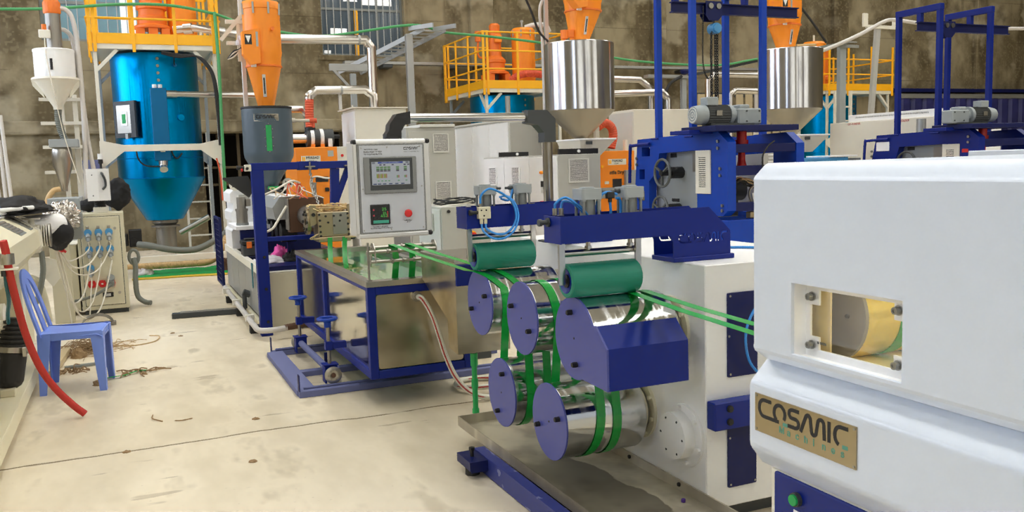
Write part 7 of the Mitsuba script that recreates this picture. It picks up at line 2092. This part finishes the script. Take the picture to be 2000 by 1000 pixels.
t.p('upright', bx(14.87, 14.99, 13.93, 13.98, 4.05, 4.22, .003), 'ivory', False)
# ------------------------------------------------------------------ long hoses and cables
one('water_hose', tube([(-3.2, 14.4, 3.80), (-1.45, 14.4, 3.85), (-.74, 14.4, 3.89), (.07, 14.35, 3.97), (.77, 14.35, 3.985), (1.41, 14.38, 3.89), (1.79, 14.4, 3.77), (2.37, 14.4, 3.655), (3.13, 14.4, 3.615), (4.38, 13.9, 3.75), (5.05, 14.2, 3.70), (5.99, 14.4, 3.68), (7.02, 14.4, 3.59), (8.38, 14.4, 3.375), (9.39, 14.4, 3.29), (10.74, 14.4, 3.27), (11.6, 14.4, 3.39), (12.9, 14.4, 3.6)], .021, 10), 'green_pipe', 'thin green hose strung across the whole hall from left to right', 'hose')
one('drop_pipe', tube([(1.41, 14.34, 3.91), (1.425, 14.34, 3.1), (1.41, 14.34, 2.17), (1.40, 14.34, 1.1)], .024, 10, 4), 'green_pipe', 'upright green pipe along the right leg of the near platform', 'pipe')
one('white_hose', tube([(11.0, 12.2, 3.18), (11.44, 12, 3.345), (12.0, 12, 3.55), (12.3, 12, 3.68), (12.56, 12, 3.79), (12.80, 12, 3.835), (13.4, 12, 3.80), (14.2, 12, 3.75), (14.9, 12, 3.755), (16.2, 12, 3.79), (18, 12, 3.85)], .034, 12), 'hose_white', 'thick white hose strung behind the right blue gantry', 'hose')
one('loader_cable', tube([(10.68, 12, 3.98), (10.95, 12, 3.72), (11.25, 12, 3.40)], .02, 8), 'rubber', 'black cable slanting down right of the right-hand orange loader', 'cable')
one('loader_cable', tube([(5.0, 10.9, 3.75), (5.12, 10.9, 3.5), (5.22, 10.9, 3.25), (5.34, 10.86, 3.1)], .016, 8), 'rubber', 'black cable slanting down left of the middle orange loader', 'cable')
one('loader_hose', tube([(5.42, 10.88, 4.2), (5.33, 10.9, 3.75), (5.25, 10.9, 3.55), (5.255, 10.9, 3.3), (5.275, 10.9, 3.05), (5.28, 10.9, 2.0)], .022, 10), 'hose_white', 'pale hose hanging beside the mast of the middle orange loader', 'hose')
t = Thing('cable_stand', 'pale arms with tied cables on the mast left of the near orange loader', 'bracket')
t.p('strut', bar((1.12, 10.86, 3.01), (1.40, 10.86, 3.34), .045), 'ivory', False)
for z in (3.20, 2.955):
    t.p('arm', bx(1.18, 1.40, 10.84, 10.885, z, z + .045, .003), 'ivory', False)
t.p('upright', bx(1.30, 1.335, 10.845, 10.88, 2.77, 3.21, .002), 'ivory', False)
for i in range(4):
    t.p('cable', tube([(1.38, 10.78, 3.11 - .02 * i), (1.32, 10.79, 2.91), (1.25, 10.8, 2.82 + .02 * i), (1.18, 10.84, 2.79)], .010, 6), 'rubber' if i % 2 else 'cable_white')
t.p('cable_tie', heap((1.32, 10.80, 2.95), .04, .10, 4), 'cloth_white')
# floor hoses by the silo
one('suction_hose', tube([(.10, 14.1, .46), (.25, 14.0, .44), (.51, 13.95, .37), (.80, 13.95, .34), (1.02, 13.95, .39), (1.33, 14.0, .56), (1.6, 14.0, .75)], .048, 12), 'hose_grey', 'grey-green suction hose sagging below the cone of the largest silo', 'hose')
one('suction_hose', ribbed([(-.1, 13.85, .17), (.30, 13.8, .155), (.75, 13.8, .15), (1.06, 13.8, .165), (1.22, 13.85, .30), (1.34, 13.9, .52)], .050, 14, .03, 7, .1), 'hose_tan', 'tan ribbed hose lying under the white base girder', 'hose')
one('steel_pipe', cyl((.72, 14.6, .56), (1.16, 14.5, .80), .045, 18), 'steel_satin', 'steel pipe slanting up from the outlet of the largest silo', 'pipe')
one('valve_box', [bx(-.02, .16, 14.4, 14.6, .40, .66, .01), cyl((.05, 14.4, .5), (.05, 14.34, .5), .05, 16), bx(-.2, -.03, 14.42, 14.56, .42, .60, .01)], 'black', 'black valve box left of the outlet of the largest silo', 'valve')
GX = [np.linspace(.06, 1.32, 26), np.linspace(13.50, 14.45, 14)]
gv, gf = [], []
for j, yy in enumerate(GX[1]):
    for i, xx in enumerate(GX[0]):
        gv.append((xx + .04 * math.sin(j * 1.3), yy + .05 * math.sin(i * .9), .006 + .05 * float(meshkit.fbm(np.array([xx * 4, yy * 4, .3]), 3, 3)) * (0 < i < 25) * (0 < j < 13)))
for j in range(13):
    for i in range(25):
        a = j * 26 + i
        gf += [[a, a + 1, a + 27], [a, a + 27, a + 26]]
one('ground_cloth', trimesh.Trimesh(gv, gf, process=False), 'green', 'crumpled green cloth spread on the floor under the white base girder', 'cloth', smooth=True)
one('white_sheet', heap((.14, 13.85, .03), .13, .14, 6), 'cloth_white', 'crumpled white sheet at the left end of the green cloth', 'sheet', smooth=True)
one('rag_bundle', heap((1.25, 13.75, .02), .10, .20, 11), 'rust', 'dark reddish rag bundle at the right end of the green cloth', 'rag', smooth=True)
one('floor_cable', tube([(-.02, 13.46, .015), (.3, 13.42, .015), (.65, 13.40, .015), (1.0, 13.33, .015), (1.24, 13.27, .015)], .013, 8), 'cable_yellow', 'yellow cable lying on the floor along the green cloth, nearer one', 'cable', 'yellow floor cables')
one('floor_cable', tube([(.0, 13.54, .015), (.35, 13.47, .015), (.7, 13.46, .015), (1.05, 13.38, .015), (1.26, 13.33, .015)], .013, 8), 'cable_yellow', 'yellow cable lying on the floor along the green cloth, farther one', 'cable', 'yellow floor cables')
one('grey_hose_coil', [tube([(.02, 10.85, .55), (.03, 10.83, .45), (.02, 10.8, .3), (.03, 10.8, .12), (.10, 10.75, .05), (.16, 10.7, .04)], .028, 10), sweep(np.c_[.02 + .05 * np.cos(np.arange(20) * 2 * np.pi / 20), np.full(20, 10.85), .56 + .08 * np.sin(np.arange(20) * 2 * np.pi / 20)], circle(.018, 8), True)], 'hose_grey', 'grey hose coiled against the right side of the socket cabinet', 'hose')
one('red_black_cable', tube([(1.30, 14.3, 1.70), (1.335, 14.3, 1.5), (1.345, 14.3, 1.3), (1.35, 14.3, 1.05)], .012, 8), 'orange_red', 'thin orange cable beside the foot of the upright green pipe', 'cable')

# ------------------------------------------------------------------ things lying on the floor
t = Thing('black_bar', 'black rectangular bar lying on the floor near the extruder base', 'bar')
M_ = trimesh.transformations.rotation_matrix(math.radians(-5), [0, 0, 1], [.34, 9.66, 0])
m = bx(.34, .98, 9.60, 9.68, 0, .055, .004)
m.apply_transform(M_)
t.p('bar', m, 'charcoal', False)
m = bx(.42, .98, 9.605, 9.675, .055, .062, .002)
m.apply_transform(M_)
t.p('top_strip', m, 'steel_dull', False)
t = Thing('band_clamp', 'rusty half-round metal band on the floor by the socket cabinet', 'clamp')
aa = np.linspace(math.radians(5), math.radians(175), 20)
o, i_ = np.c_[-.36 + .15 * np.cos(aa), .115 * np.sin(aa)], np.c_[-.36 + .143 * np.cos(aa), .108 * np.sin(aa)]
t.p('band', ext(np.vstack([o, i_[::-1]]), 'xz', 9.55, 9.72), 'steel_dull')
t.p('lug', [bx(-.235, -.19, 9.58, 9.66, .0, .035, .003), cyl((-.36, 9.6, .113), (-.36, 9.6, .13), .012, 10)], 'steel_dull')
t.p('inner_band', ext([(-.50, 0), (-.22, 0), (-.22, .03), (-.50, .03)], 'xz', 9.66, 9.70), 'wood')


def straws(n, cx, cy, sx, sy, h, L, seed, r=.0022):
    q = random.Random(seed)
    out = []
    for _ in range(n):
        x, y = q.gauss(cx, sx), q.gauss(cy, sy)
        a = q.random() * 6.28
        l = L * q.uniform(.4, 1)
        z = max(.004, h * q.random() * math.exp(-((x - cx) ** 2 / (2 * sx * sx) + (y - cy) ** 2 / (2 * sy * sy))))
        P = [(x, y, z), (x + l * .5 * math.cos(a) + q.uniform(-.03, .03), y + l * .5 * math.sin(a), z + q.uniform(0, .03)), (x + l * math.cos(a + q.uniform(-.6, .6)), y + l * math.sin(a + .3), max(.004, z * q.random()))]
        out.append(tube(P, r, 5, 4))
    return cat_mesh(out)


one('straw_heap', straws(170, -.42, 8.27, .085, .10, .12, .22, 3), 'straw', 'heap of brown dry straw on the floor behind the chair', 'straw', kind='stuff')
one('straw_heap', straws(22, -.22, 8.35, .07, .10, .03, .28, 5, .003), 'straw_light', 'loose curled straps and straw right of the brown heap', 'straw', kind='stuff')
one('dry_clod', heap((-.46, 8.02, 0), .06, .07, 13), 'straw', 'brown clod lying before the straw heap', 'clod', smooth=True)
one('wood_batten', bar((-.62, 7.30, .03), (-.56, 8.25, .03), .06, .05, .003), 'wood', 'pale wooden batten on the floor along the machine beam behind the chair', 'batten', smooth=False)
one('metal_strip', bar((-.54, 7.58, .012), (-.27, 7.62, .012), .04, .02, .002), 'grey_steel', 'short grey metal strip on the floor behind the chair legs', 'strip', smooth=False)
one('litter_leaves', straws(26, -.50, 7.42, .06, .05, .02, .10, 8, .004), 'straw', 'brown scraps on the floor under the chair', 'scraps', kind='stuff')
one('green_scrap', strip(smooth_path([(-.27, 6.98, .012), (-.20, 7.00, .02), (-.12, 7.05, .012), (-.03, 7.13, .016), (.05, 7.16, .01)], 6), .011, .0008, (0, 0, 1)), 'strap_green', 'strip of green strap lying on the floor beside the front chair leg', 'scrap', smooth=True)
one('dry_scrap', straws(14, -.02, 7.12, .05, .05, .03, .16, 12, .0045), 'straw', 'dry brown scraps beside the green strip on the floor', 'scraps', kind='stuff')
one('dry_scrap', heap((-.275, 6.88, 0), .045, .035, 17), 'straw', 'brown lump at the foot of the front chair leg', 'scrap', smooth=True)
one('wire_scrap', tube([(.10, 8.72, .006), (.18, 8.60, .012), (.14, 8.40, .006), (.02, 8.30, .006), (-.12, 8.28, .005)], .005, 6), 'straw_light', 'long thin bent wire on the floor right of the straw heap', 'wire', 'bits of wire on the floor')
one('wire_scrap', tube([(.05, 5.80, .005), (.045, 5.70, .01), (.08, 5.65, .006), (.10, 5.62, .005)], .0035, 6), 'straw', 'small hooked wire on the open floor below the red hose end', 'wire', 'bits of wire on the floor')
one('wire_scrap', tube([(.17, 5.60, .005), (.21, 5.58, .006), (.27, 5.60, .005)], .003, 6), 'straw', 'small straight wire on the open floor right of the hooked one', 'wire', 'bits of wire on the floor')
for i, (x, y, lb) in enumerate(((.30, 8.75, 'right of the straw heap, farther'), (.36, 8.55, 'right of the straw heap, nearer'), (.62, 5.4, 'left of the drip tray'), (-.1, 5.1, 'just beyond the long floor crack'), (.5, 4.6, 'nearest the camera'))):
    one('floor_chip', heap((x, y, 0), .022, .008, i + 30), 'straw', f'tiny brown chip on the open floor {lb}', 'chip', smooth=True)
